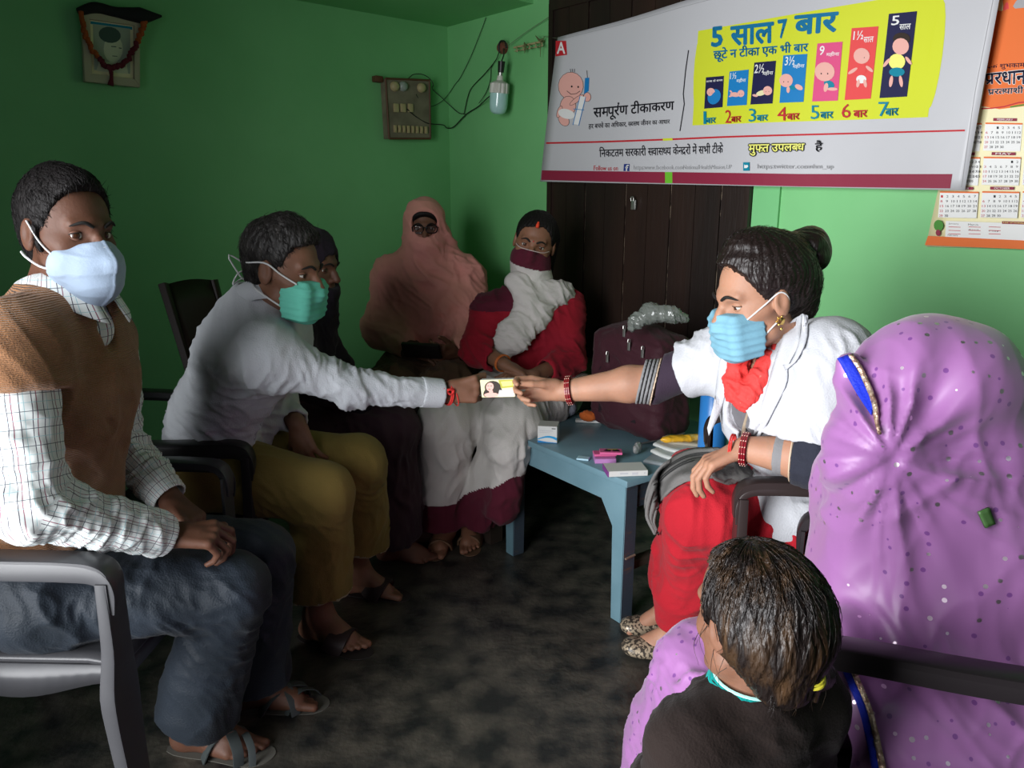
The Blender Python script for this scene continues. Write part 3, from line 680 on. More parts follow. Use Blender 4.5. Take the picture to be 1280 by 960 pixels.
lathe('wooden_disc', [(0, .03), (.02, .03), (.026, .02), (.028, 0)], pB(870, 275, .0), B, mat('red_wood', (.16, .05, .03), rough=.6), hk); tube('wire_loop', [pB(845, 300, .03), pB(838, 265, .035), pB(850, 235, .035), pB(875, 240, .035), pB(882, 275, .03)], .004, M_blk, hk, n=16, seg=6)
def wire(name, pts, r, m, lab): 
    o = tube(name, pts, r, m, None, n=max(12, len(pts) * 6), seg=6); return setp(o, lab, 'wire')
M_wire = mat('green_black_wire', (.02, .03, .02), rough=.6)
def pL(x, y, o_=.02): return onS(*e2((x, y))[0], o_)
wire('electric_wire', [pL(275, 628, .06), pL(330, 668, .05), pL(400, 708, .05), pL(480, 718, .06), pB(545, 732, .02), pB(585, 722, .02), pB(650, 655, .015), pB(720, 610, .015), pB(765, 568, .04), pB(800, 540, .05)], .0028, M_blk, 'thick black wire sagging from the switch board to the bulb')
wire('electric_wire', [pB(640, 650, .012), pB(660, 560, .01), pB(685, 500, .01), pB(760, 420, .012), pB(820, 345, .015), pB(840, 300, .03)], .0022, M_blk, 'black wire running up from the sagging wire to the bulb hook')
wire('electric_wire', [pB(725, 590, .02), pB(765, 530, .01), pB(790, 460, .01), pB(795, 390, .01), pB(815, 350, .015)], .0018, M_wire, 'thin dark wire looping just left of the hanging bulb')
wire('electric_wire', [pL(290, 455, .05), pL(320, 432, .05), pL(370, 432, .05), pL(410, 455, .05), pL(432, 490, .05), pL(440, 512, .03), pL(500, 560, .02), pB(570, 612, .01), pB(610, 645, .01), pB(645, 652, .01)], .0022, M_wire, 'dark wire arching over the top of the switch board to the corner')
wire('electric_wire', [pL(330, 545, .055), pL(370, 590, .04), pL(430, 610, .02), pL(490, 590, .015), pL(540, 545, .01), pB(590, 480, .01), pB(620, 440, .01), pB(680, 320, .01), pB(740, 170, .01), pB(765, 100, .01)], .0016, M_wire, 'thin dark wire climbing the corner up to the loft slab')
wire('cord', [pB(890, 262, .03), pB(1000, 180, .02), pB(1120, 100, .02), pB(1245, 5, .02), pB(1300, -40, .02)], .0016, mat('string_green', (.12, .2, .1), rough=.8), 'taut string running from the bulb hook up above the banner corner')
hr = empty('hook_rail', pB(1005, 260, .01), 'small pale rail of coat hooks with dry garland between bulb and banner', 'hook rail')
tube('rail', [pB(925, 272, .012), pB(1095, 235, .012)], .0045, M_ivory, hr, seg=6)
tube('rail', [pB(930, 292, .012), pB(1090, 262, .012)], .0025, M_ivory, hr, seg=6)
for k in range(5):
    x = 940 + 36 * k; y = 270 - 8 * k; tube('hook', [pB(x, y, .01), pB(x + 2, y + 8, .035), pB(x + 3, y + 26, .03), pB(x + 4, y + 22, .05)], .003, M_ivory, hr, n=8, seg=6)
tube('dry_leaf', [pB(1050, 205, .03), pB(1075, 232, .04), pB(1100, 212, .03)], [.002, .006, .001], mat('dry_leaf', (.12, .14, .05), rough=.9), hr, n=8, seg=6)
tube('dry_leaf', [pB(1080, 225, .03), pB(1078, 270, .035), pB(1076, 325, .03)], [.004, .002, .001], MATS['dry_leaf'], hr, n=8, seg=6)
tube('dry_leaf', [pB(985, 245, .03), pB(990, 270, .04), pB(986, 305, .03)], [.004, .005, .001], MATS['dry_leaf'], hr, n=8, seg=6)

# ---------------------------------------------------------------- blue table
M_tblue = mat('blue_gloss_paint', (.15, .26, .31), rough=.36, col2=(.12, .22, .265), scale=6, bump=.15, bscale=40, spec=.5)
M_chipshade = mat('chipped_blue_shade', (.045, .062, .085), rough=.45, col2=(.10, .075, .06), scale=18, contrast=(.6, .72), stretch=(1, 1, 3.5), bump=.2)  # chipped blue paint with the shade of the table's end put into the colour
TZ = .49
fr_ = onZ(784, 602, TZ); fl_ = onZ(625, 536, TZ)
ta = nrm([*(fr_ - fl_)[:2], 0]); tbk = np.array([-ta[1], ta[0], 0.]); TL_ = np.linalg.norm((fr_ - fl_)[:2]); TDp = .66
tt = empty('blue_table', fl_ * .5 + fr_ * .5 + tbk * TDp / 2 - [0, 0, TZ], 'low wooden table painted grey blue with chipped end darkened as shade, holding boxes and booklets', 'table')
tax = (ta, tbk, XYZ[2]); tc = (fl_ + fr_) / 2 + tbk * TDp / 2
def TP(x, y, z): return fl_ * [1, 1, 0] + ta * x + tbk * y + np.array([0, 0, z])
box('table_top', TP(TL_ / 2, TDp / 2, TZ - .011), (TL_ / 2, TDp / 2, .011), M_tblue, tt, ax=tax, bev=.003)
lw = .052
legp = lambda x: [TP(x, .012, TZ - .022), TP(x + lw * 1.0, .012, TZ - .022), TP(x + lw, .012, 0), TP(x + .008, .012, 0)]
AH = .075
# apron with sloped brackets, front
x0, x1 = .015, TL_ - .015
prism('apron', [TP(x0 + lw, .018, TZ - .022), TP(x1 - lw, .018, TZ - .022), TP(x1 - lw, .018, TZ - .022 - .17), TP(x1 - lw - .06, .018, TZ - .022 - AH), TP(x0 + lw + .06, .018, TZ - .022 - AH), TP(x0 + lw, .018, TZ - .022 - .17)], tbk * .022, M_tblue, tt, bev=.002)
for xa in (x0, x1):
    sg = 1 if xa == x0 else -1
    prism('apron', [TP(xa + sg * .01, lw, TZ - .022), TP(xa + sg * .01, TDp - lw, TZ - .022), TP(xa + sg * .01, TDp - lw, TZ - .11), TP(xa + sg * .01, lw, TZ - .11)], ta * sg * .02, M_chipshade, tt, bev=.002)
for xa in (x0, x1):
    for yb in (.012, TDp - .012):
        sg = 1 if xa == x0 else -1; sy = 1 if yb < .3 else -1
        o = prism('leg', [TP(xa, yb, TZ - .022), TP(xa + sg * lw * 1.15, yb, TZ - .022), TP(xa + sg * lw * .95, yb, 0), TP(xa + sg * .004, yb, 0)], tbk * sy * lw, [M_tblue, M_chipshade], tt, bev=.002)
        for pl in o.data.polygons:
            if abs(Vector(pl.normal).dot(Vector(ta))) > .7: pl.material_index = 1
box('stretcher', TP(TL_ - .06, TDp / 2, .17), (.015, TDp / 2 - .05, .016), mat('bare_wood', (.10, .065, .045), rough=.7, col2=(.06, .04, .03)), tt, ax=tax)
tube('brown_band', [TP(x1 + .001, .02, .225), TP(x1 + .001, .06, .228)], .004, mat('twine', (.16, .11, .08), rough=.9), tt, seg=6)

# things on the table
def ontab(u, v): return onZ(u, v, TZ)
def carton(name, u, v, ax, half, mats, lab, cat='box', z=0.0, group=None, prt=None):
    """ax: x along face, y depth ; (u,v) = near bottom corner centre of the front face"""
    c = onZ(u, v, TZ + z) + ax[1] * half[1] + np.array([0, 0, half[2] + .0008]); e = empty(name, c - [0, 0, half[2]], lab, cat, group)
    box('carton', c, half, mats, e, ax=ax, bev=.0012, seg=1)
    if prt:
        def fn(x, y, off=0): return c - ax[1] * (half[1] + off) + ax[0] * (x - .5) * 2 * half[0] + ax[2] * (.5 - y) * 2 * half[2]
        P_ = Print(fn, base=.0003); prt(P_); P_.done(e)
    return e
M_card = mat('white_carton', (.62, .62, .60), rough=.45); M_pinkc = mat('pink_carton', (.62, .12, .28), rough=.4)
def axes(a): x = np.array([math.cos(a), math.sin(a), 0]); return (x, np.array([-x[1], x[0], 0]), XYZ[2])
def lines(P, rows, c='grey'):
    for x0, x1, y0, y1 in rows: P.poly(c, [(x0, y0), (x1, y0), (x1, y1), (x0, y1)])
INK['grey2'] = (.5, .5, .52)
def pmed2(P):
    lines(P, [(.1 + .1 * k, .18 + .1 * k, .24, .29) for k in range(7)], 'grey2'); lines(P, [(.1 + .09 * k, .165 + .09 * k, .35, .39) for k in range(6)], 'grey2'); P.poly('black', [(.72, .1), (.92, .1), (.92, .15), (.72, .15)])
    n = 12; top = [(x, .72 - .16 * math.sin(x * 3.1 - .3)) for x in np.linspace(0.01, .99, n)]; P.poly('wave', [(x, y) for x, y in top] + [(x, y + .06 + .1 * x) for x, y in top[::-1]])
    P.poly('sky', [(.01, .86), (.5, .93), (.99, .95), (.99, .99), (.01, .99)])
carton('medicine_box', 684, 554, axes(-.18), (.034, .034, .030), M_card, 'white medicine box with blue wave print standing on the blue table', prt=pmed2)
def ppur(P): P.poly('purple', [(0, 0), (.02, 0), (.02, 1), (0, 1)]); lines(P, [(.3, .5, .3, .6), (.6, .75, .3, .7), (.9, .93, .3, .6)], 'grey2')
e_ = carton('flat_box', 785, 596, axes(.10), (.062, .038, .009), M_card, 'flat white carton with purple end at the front corner of the table', prt=ppur)
box('purple_end', onZ(785, 596, TZ) + axes(.1)[1] * .038 + axes(.1)[0] * -.0622 + np.array([0, 0, .0098]), (.0006, .037, .0088), mat('purple_card', (.2, .03, .22), rough=.4), e_, ax=axes(.1), bev=0)
carton('flat_box', 757, 580, axes(.02), (.034, .03, .008), mat('lilac_card', (.45, .2, .45), rough=.4), 'small purple and white carton under the pink packets')
carton('flat_box', 728, 576, axes(-.3), (.02, .014, .003), mat('pale_blue_card', (.4, .6, .7), rough=.4), 'thin pale blue packet left of the pink packets')
for k, (u, v, lab) in enumerate(((757, 571, 'lower pink packet in the pair on the table'), (764, 569, 'upper pink packet with black print in the pair on the table'))):
    def pk(P): pass
    e_ = carton('pink_packet', u, v, axes(.05 - .12 * k), (.036, .02, .004), M_pinkc, lab, z=.017 + .0095 * k, group='pink packets')
    if k == 1:
        c = onZ(u, v, TZ + .0265) + axes(-.07)[1] * .02 + np.array([0, 0, .0096]); 
        def fn(x, y, off=0): return c + axes(-.07)[0] * (x - .5) * .07 + axes(-.07)[1] * (y - .5) * .038 + np.array([0, 0, off])
        P_ = Print(fn, base=.0002); P_.poly('black', [(.15, .35), (.45, .2), (.5, .5), (.3, .8)]); P_.poly('black', [(.55, .3), (.9, .25), (.85, .7), (.6, .75)]); P_.poly('olive', [(.35, .6), (.8, .7), (.8, .85), (.35, .8)]); P_.done(e_)
# booklets
M_pap = mat('paper_white', (.58, .60, .58), rough=.7); M_papg = mat('paper_grey', (.30, .34, .36), rough=.7)
for k, (u, v, a, hx, hy, m, lab) in enumerate(((832, 584, -.55, .075, .055, M_papg, 'grey booklet at the bottom of the paper pile by the red knee'), (836, 578, -.75, .07, .05, M_pap, 'white booklet second from the bottom of the paper pile'), (842, 572, -.62, .075, .05, M_pap, 'white booklet with curled pages in the middle of the pile'), (852, 566, -.3, .07, .045, mat('tan_card', (.36, .33, .26), rough=.6), 'tan covered booklet on top of the paper pile'))):
    ax = axes(a); G = []
    for i in range(8):
        row = []
        for j in range(6):
            x = (i / 7 - .5) * 2 * hx; y = (j / 5 - .5) * 2 * hy; z = .004 + k * .0085 + (.010 * max(0, -x / hx) ** 2 if k in (1, 2) else 0)
            row.append(onZ(u, v, TZ) + ax[0] * x + ax[1] * (y + hy) + np.array([0, 0, z]))
        G.append(row)
    o = sheet('booklet', G, .0075, m); setp(o, lab, 'booklet', 'booklets on the table')
# crumpled yellow wrapper
sd = Sdf(); c = onZ(852, 548, TZ + .045); ax = axes(.25)
sd.ell(c, (.05, .018, .010), ax); sd.ell(c - ax[0] * .045 + ax[1] * .004, (.03, .012, .008), ax); sd.cone(c + ax[0] * .03, c + ax[0] * .075, .009, .008)
o = solid('yellow_packet', sd, .003, mat('yellow_plastic', (.68, .36, .02), rough=.3, col2=(.75, .55, .2), scale=25, contrast=(.5, .6)), disp=lambda V: wave(V, [1, .3, .4], .014, .0025, 3) + wave(V, [.2, 1, .4], .02, .002, 5)); setp(o, 'crumpled yellow plastic packet lying on top of the paper pile', 'packet')
o = tube('metal_tray_edge', [onZ(795, 556, TZ + .006), onZ(830, 548, TZ + .02), onZ(856, 541, TZ + .045)], .004, M_steel, None, n=8, flat=(1, .4)); o.name = 'steel_ruler'; setp(o, 'thin steel strip leaning under the yellow packet', 'ruler')
# plastic wrapper grey, rolled paper, thin box, orange pouch
sd = Sdf(); a, b = onZ(668, 528, TZ + .02), onZ(712, 512, TZ + .03); sd.cone(a, b, .018, .024, k=.01); sd.ell(b + [0, 0, .006], (.02, .02, .018)); 
o = solid('crumpled_cloth', sd, .0035, fabric('lilac_grey_cloth', (.30, .31, .38)), disp=lambda V: wave(V, [.3, 1, .5], .02, .004, 8) + wave(V, [1, .3, .1], .03, .003, 9)); setp(o, 'crumpled grey lilac cloth behind the medicine box', 'cloth')
e_ = carton('thin_box', 736, 529, axes(-.12), (.05, .012, .005), M_card, 'long thin white carton lying behind the medicine box')
sd = Sdf(); c = onZ(735, 520, TZ + .03); sd.ell(c, (.035, .02, .022)); o = solid('orange_pouch', sd, .004, fabric('orange_pouch', (.45, .10, .02)), disp=lambda V: wave(V, [1, .2, .5], .02, .003, 4)); setp(o, 'small orange pouch in front of the maroon backpack', 'pouch')
sd = Sdf(); c = onZ(797, 560, TZ + .02); ax = axes(-.5); sd.ell(c, (.012, .03, .02), ax); o = solid('clear_wrapper', sd, .003, mat('clear_wrap', (.5, .5, .5), rough=.15, trans=.5, spec=.8), disp=lambda V: wave(V, [1, .2, .5], .012, .003, 4)); setp(o, 'crumpled clear plastic wrapper between pink packets and booklets', 'wrapper')

# ---------------------------------------------------------------- maroon backpack
M_bag = fabric('maroon_nylon', (.040, .010, .016), rough=.6, bump=.5, bscale=300, sheen=.05); M_bagd = fabric('bag_dark', (.012, .006, .009), rough=.7)
bc = W(800, 470, 2.66); bax = (ta, tbk, XYZ[2])
bg = empty('backpack', [bc[0], bc[1], TZ], 'stuffed maroon backpack with steel zip pulls standing on the table', 'backpack')
zb = TZ + .012; zt = W(800, 405, 2.66)[2]; hh = (zt - zb) / 2
sd = Sdf(); sd.rbox([bc[0], bc[1], zb + hh * .9], (.135, .05, hh * .72), bax, r=.045, k=.05); sd.ell([bc[0] - .01, bc[1] + .01, zt - .07], (.13, .075, .075), bax, k=.06)
sd.ell(np.array([bc[0], bc[1], zb + .12]) - tbk * .075, (.125, .05, .11), bax, k=.02)
bago = solid('bag_body', sd, .006, M_bag, bg, disp=lambda V: wave(V, [.3, .3, 1], .07, .006, 2) + wave(V, [1, .6, .2], .09, .006, 12))
for x, z0 in ((-.09, .0), (.0, .03), (.07, .0)):
    P0 = np.array([bc[0], bc[1], 0]) + ta * x - tbk * .10
    arc = [P0 + np.array([0, 0, zb + .05]), P0 + np.array([0, 0, zb + .16]) - tbk * -.01, P0 + np.array([0, 0, zt - .07 + z0]) + tbk * .04]
    tube('strap', arc, .014, M_bagd, bg, n=12, flat=(1, .25), up=-tbk)
bagb = bvh(bago)
for (u, v, Y) in ((759, 448, 2.50), (786, 433, 2.50), (803, 442, 2.50), (780, 416, 2.53)):
    dd = nrm(ray(u, v)); h_ = bagb.ray_cast(Vector(CAM), Vector(dd)); c = CAM + dd * (h_[3] - .010); o = tube('zip_pull', [c + [0, 0, .014], c - [0, 0, .014]], .0055, M_steel, bg, flat=(1, .35), up=-tbk)
    tube('zip_ring', [c + [-.004, 0, .014], c + [-.003, 0, .024], c + [.003, 0, .024], c + [.004, 0, .014]], .0014, M_steel, o, n=8, seg=5)
zp = spline([np.array([bc[0], bc[1], z]) + ta * x - tbk * (.088 - .35 * max(0, z - zb - .2)) for x, z in ((-.12, zb + .1), (-.115, zb + .2), (-.06, zt - .07), (.05, zt - .06), (.11, zb + .2), (.12, zb + .1))], 30)
tube('zip', zp, .006, M_bagd, bg, seg=6)
# clear plastic bag stuffed on top
sd = Sdf(); pts = [W(792, 402, 2.5), W(812, 391, 2.5), W(838, 393, 2.48), W(856, 398, 2.48)]; sd.chain(pts, [.02, .03, .026, .016], k=.02); sd.cone(W(790, 410, 2.5), W(805, 398, 2.5), .012, .02)
o = solid('plastic_bag', sd, .0035, mat('clear_poly', (.20, .22, .20), rough=.14, spec=.9, alpha=.7, bump=.6, bscale=50), disp=lambda V: wave(V, [1, .2, .4], .03, .006, 4) + wave(V, [.3, .2, 1], .018, .003, 6)); setp(o, 'crumpled clear polythene bag resting on top of the backpack', 'plastic bag')
# blue plastic canister behind the coat
bp_ = onZ(889, 572, TZ)
e_ = empty('blue_canister', bp_, 'bright blue plastic canister on the table between backpack and white coat', 'canister'); zt_ = W(889, 462, 2.6)[2] - TZ
lathe('canister_body', [(0, .001), (.043, .001), (.046, .01), (.046, zt_ - .03), (.034, zt_ - .012), (.0, zt_ - .01)], bp_, [0, 0, 1], mat('blue_plastic', (.03, .2, .55), rough=.3, spec=.5), e_, seg=32)
lathe('canister_cap', [(0, .02), (.026, .02), (.028, 0)], bp_ + [0, 0, zt_ - .014], [0, 0, 1], MATS['blue_plastic'], e_)

# ---------------------------------------------------------------- cot along the corner, with cover
M_cot = mat('cot_wood', (.03, .02, .015), rough=.6); M_cover = fabric('dark_cover', (.02, .022, .03), (.035, .03, .03))
ct = empty('wooden_cot', R(.68, .45, 0), 'low wooden cot with a dark cover in the corner under the two shawled women', 'cot')
slab('frame', .06, 1.28, .06, .80, .36, .42, M_cot, ct)
for s_ in (.09, 1.24):
    for t_ in (.09, .76): slab('leg', s_ - .03, s_ + .03, t_ - .03, t_ + .03, 0, .4, M_cot, ct)
sd = Sdf(); sd.rbox(R(.67, .43, .44), (.60, .36, .012), RAX, r=.02)
solid('cover', sd, .012, M_cover, ct, disp=lambda V: wave(V, [1, .2, 0], .1, .005, 3))
M_strip = None
m, nt, p = newmat('striped_cloth'); tcn = nd(nt, 'ShaderNodeTexCoord'); w = nd(nt, 'ShaderNodeTexWave', Scale=38.0, Distortion=.6); w.bands_direction = 'DIAGONAL'; nt.links.new(tcn.outputs['Object'], w.inputs['Vector']); r_ = nd(nt, 'ShaderNodeValToRGB'); r_.color_ramp.elements[0].position = .25; r_.color_ramp.elements[1].position = .4
r_.color_ramp.elements[0].color = (.05, .04, .04, 1); r_.color_ramp.elements[1].color = (.32, .29, .26, 1); nt.links.new(w.outputs['Fac'], r_.inputs[0]); nt.links.new(r_.outputs[0], p.inputs['Base Color']); p.inputs['Roughness'].default_value = .9; M_strip = m
sd = Sdf(); c = W(712, 478, 2.98); sd.ell(c, (.12, .1, .045), RAX, k=.02); o = solid('striped_cushion', sd, .007, M_strip, disp=lambda V: wave(V, [1, .3, .3], .09, .008, 3)); setp(o, 'striped grey and white cushion on the cot beside the woman in red', 'cushion')
# ---------------------------------------------------------------- figures: shared builders
def frame(f, u=(0, 0, 1), tilt=0.0):
    f = nrm(f); r = nrm(np.cross(f, u)); u2 = np.cross(r, f)
    if tilt: r, u2 = r * math.cos(tilt) + u2 * math.sin(tilt), u2 * math.cos(tilt) - r * math.sin(tilt)
    return np.array([r, f, u2])          # rows: right, forward, up
def az(deg, el=0.0): a = math.radians(deg); e = math.radians(el); return np.array([math.cos(a) * math.cos(e), math.sin(a) * math.cos(e), math.sin(e)])
class Head:
    def __init__(s, c, f, tilt=0.0, k=1.0): s.c = np.asarray(c, float); s.R = frame(f, tilt=tilt); s.k = k
    def p(s, x, y, z): return s.c + s.k * (s.R[0] * x + s.R[1] * y + s.R[2] * z)
def head_sdf(sd, H_, baby=False):
    k = H_.k; P = H_.p
    sd.ell(P(0, -.016, .032), np.array([.075, .096, .084]) * k, H_.R, k=.02 * k)
    sd.ell(P(0, .02, -.04), np.array([.060, .066, .072]) * k, H_.R, k=.03 * k)
    for s in (-1, 1):
        sd.cone(P(s * .046, .008, -.066), P(s * .018, .066, -.100), .020 * k, .016 * k, k=.02 * k)
        sd.cone(P(s * .046, .045, -.024), P(s * .052, .02, -.012), .018 * k, .018 * k, k=.02 * k)   # cheekbone
        sd.cone(P(s * .010, .078, .019), P(s * .040, .066, .022), .0115 * k, .0075 * k, k=.016 * k)  # brow
    sd.ell(P(0, .070, -.100), np.array([.02, .016, .016]) * k, H_.R, k=.015 * k)
    for s in (-1, 1): sd.cone(P(s * .030, .084, .0), P(s * .034, .082, .0), .0125 * k, .0125 * k, k=.008 * k, op='s')
    sd.chain([P(0, .078, .010), P(0, .092, -.014), P(0, .103, -.032)], [.0085 * k, .0095 * k, .0120 * k], k=.008 * k)
    for s in (-1, 1): sd.cone(P(s * .010, .090, -.036), P(s * .013, .086, -.038), .0085 * k, .008 * k, k=.005 * k)
    sd.cone(P(-.016, .082, -.062), P(.016, .082, -.062), .007 * k, .007 * k, k=.006 * k); sd.cone(P(-.012, .082, -.072), P(.012, .082, -.072), .0075 * k, .0075 * k, k=.006 * k)
    sd.cone(P(-.02, .0925, -.067), P(.02, .0925, -.067), .0022 * k, .0022 * k, k=.003 * k, op='s')
    for s in (-1, 1):
        ax = np.array([H_.R[0] * math.cos(.35) + s * -H_.R[1] * math.sin(.35) , H_.R[1] * math.cos(.35) + s * H_.R[0] * math.sin(.35), H_.R[2]])
        sd.ell(P(s * .078, -.012, -.004), np.array([.0085, .019, .032]) * k, H_.R, k=.006 * k)
        sd.ell(P(s * .087, -.008, .002), np.array([.006, .010, .018]) * k, H_.R, k=.004 * k, op='s')
def eyes(H_, parent, sk, look=None, half=.0, iris=(.02, .01, .006), brow=True):
    """eyeballs with iris, lids, brows"""
    k = H_.k; mi = [mat('eye_white', (.55, .52, .48), rough=.2), mat('iris_dark', iris, rough=.15), mat('brow_hair', (.006, .005, .004), rough=.8)]
    ld = nrm(look) if look is not None else H_.R[1]
    for s in (-1, 1):
        c = H_.p(s * .031, .0610, .0); ax = frame(ld); V, Fq = ballv(c, .0130 * k, (ax[0], ax[2], ax[1]), 20)
        cen = np.array([V[list(f)].mean(0) for f in Fq]) - c; ang = np.arccos(np.clip((cen @ ld) / np.linalg.norm(cen, axis=1), -1, 1))
        mk('eye', V, Fq, mi, parent, fmi=(ang < .50).astype(int))
        for (e0, e1, nm) in ((24 - half * 20, 88, 'upper_eyelid'), (-78, -24, 'lower_eyelid')):
            G = []
            for i in range(13):
                row = []
                for j in range(6):
                    a = math.radians(-88 + 176 * i / 12); u = abs(i / 6 - 1); ee0 = e0 * (1 - .75 * u ** 2) if nm[0] == 'u' else e0; ee1 = e1 if nm[0] == 'u' else e1 * (1 - .75 * u ** 2)
                    e = math.radians(ee0 + (ee1 - ee0) * j / 5); d = H_.R[0] * math.sin(a) * math.cos(e) + H_.R[1] * math.cos(a) * math.cos(e) + H_.R[2] * math.sin(e); row.append(c + d * .0143 * k)
                G.append(row)
            o = sheet(nm, G, .0012 * k, sk, parent)
            if nm[0] == 'u' and brow: tube('eyelashes', [g[0] for g in G], .0011 * k, mi[2], o, seg=5)
        if not brow: continue
        b = spline([H_.p(s * .012, .0915, .017), H_.p(s * .030, .0875, .026), H_.p(s * .050, .072, .018)], 10)
        tube('eyebrow', b, np.array([.0030, .0036, .0038, .0038, .0036, .0034, .003, .0025, .002, .0008]) * k, mi[2], parent, seg=6)
def hand(sd, w, d, n, right=True, curls=((15, 20, 15),) * 4, thumb=(.75, .62, .25), tcurl=(10, 20), s=1.0, spread=.10, k=.005):
    """w wrist, d finger direction, n palm normal; curls per finger index..little in degrees"""
    d = nrm(d); n = nrm(n - (n @ d) * d); t = np.cross(d, n) * (1 if right else -1)
    kn = [(.030, .088), (.010, .092), (-.010, .088), (-.028, .080)]
    sd.cone(w - d * .01, w + d * .03, .022 * s, .020 * s, k=.012 * s, flat=(n, 1.25))
    for (x, y) in kn: sd.cone(w + d * .018 * s + t * x * .55 * s, w + (d * y + t * x) * s, .0135 * s, .0108 * s, k=.010 * s)
    sd.cone(w + (d * .03 + t * .012) * s, w + (d * .06 + t * .0) * s, .016 * s, .013 * s, k=.012 * s)
    L = [(.043, .026, .020), (.047, .029, .021), (.043, .027, .020), (.034, .021, .018)]; tips = []
    for i, (x, y) in enumerate(kn):
        p = w + (d * y + t * x) * s; a = 0; dd = nrm(d + t * (1.5 - i) * spread); r = [.0094, .0084, .0076, .0066] if i < 3 else [.0084, .0075, .0067, .0058]
        for j in range(3):
            a += math.radians(curls[i][j]); q = dd * math.cos(a) + n * math.sin(a); p2 = p + q * L[i][j] * s
            sd.cone(p, p2, r[j] * s, r[j + 1] * s, k=k * s if j == 0 else .002 * s); p = p2
        tips.append(p)
    p = w + (d * .022 + t * .020 + n * .006) * s; a = nrm(d * thumb[0] + t * thumb[1] + n * thumb[2])
    ax_ = nrm(np.cross(a, n) if right else -np.cross(a, n)); c = 0
    sd.cone(p, p + a * .040 * s, .0150 * s, .0115 * s, k=.012 * s); p = p + a * .040 * s
    for L_, cu, r0, r1 in ((.032, tcurl[0], .0112, .0098), (.027, tcurl[1], .0098, .0078)):
        c += math.radians(cu); tow = nrm(d - (d @ a) * a); q = a * math.cos(c) + tow * math.sin(c); sd.cone(p, p + q * L_ * s, r0 * s, r1 * s, k=.003 * s); p = p + q * L_ * s
    tips.append(p); return tips
def foot(sd, an, d, s=1.0, right=True):
    """an: ankle joint, d: direction of the toes (horizontal)"""
    d = nrm([d[0], d[1], 0]); l = np.cross([0, 0, 1], d) * (-1 if right else 1)   # outward (little toe) side
    g = an * [1, 1, 0] + np.array([0, 0, max(0, an[2] - .085 * s)])
    Z = np.array([0, 0, 1.])
    sd.cone(an + Z * .02, g - d * .035 * s + Z * .030 * s, .036 * s, .030 * s, k=.02)
    sd.cone(g - d * .04 * s + Z * .028 * s, g + d * .08 * s + Z * .024 * s + l * .008, .028 * s, .024 * s, k=.02)
    sd.cone(an, g + d * .11 * s + Z * .028 * s - l * .012, .036 * s, .022 * s, k=.03)
    for i in range(5):
        o = (-.028 + .0145 * i) * s; b = g + d * (.125 - .010 * abs(i - .6)) * s + l * o + Z * .018 * s; L = (.040, .038, .034, .030, .025)[i] * s; r = (.0125, .0092, .0088, .0083, .008)[i] * s
        sd.cone(g + d * .05 * s + l * o * .5 + Z * .024 * s, b, .020 * s, .0125 * s, k=.012); sd.cone(b, b + d * L + Z * -.006 * s, r, r * .9, k=.003)
def feet_frame(an, d, s, right): d = nrm([d[0], d[1], 0]); l = np.cross([0, 0, 1], d) * (-1 if right else 1); g = an * [1, 1, 0] + np.array([0, 0, max(0, an[2] - .085 * s)]); return g, d, l
def sandal(parent, an, d, s, right, m_sole, m_strap, cross=True, name='sandal'):
    g, d, l = feet_frame(an, d, s, right); Z = np.array([0, 0, 1.]); out = []
    for a, x, y in ((0, -.075, 0), (0, -.07, .024), (0, -.02, .033), (0, .05, .036), (0, .12, .044), (0, .165, .034), (0, .185, .008), (0, .18, -.02), (0, .15, -.036), (0, .08, -.038), (0, .0, -.032), (0, -.06, -.026)):
        out.append(g + d * x * s + l * y * s - Z * .012)
    out = spline(out + [out[0]], 40)[:-1]; o = prism(name, list(out), Z * .014, m_sole, parent, bev=.003)
    def st(pts, w=.012):
        P = spline([g + d * x * s + l * y * s + Z * z * s for x, y, z in pts], 14); tube('strap', P, w * s, m_strap, o, flat=(1, .16), side=np.cross(nrm((P[-1] - P[0]) * [1, 1, 0]), Z))
    if cross:
        st([(.02, -.037, .004), (.05, -.03, .045), (.085, .005, .056), (.115, .035, .035), (.12, .045, .002)]); st([(.11, -.042, .002), (.10, -.03, .038), (.075, .0, .060), (.05, .03, .045), (.03, .040, .002)])
        st([(.085, -.040, .002), (.11, -.01, .046), (.14, .02, .032), (.15, .040, .002)], .008)
    else:
        st([(.05, -.042, .002), (.075, -.034, .038), (.085, .0, .054), (.085, .034, .038), (.07, .046, .002)], .030)
    return o
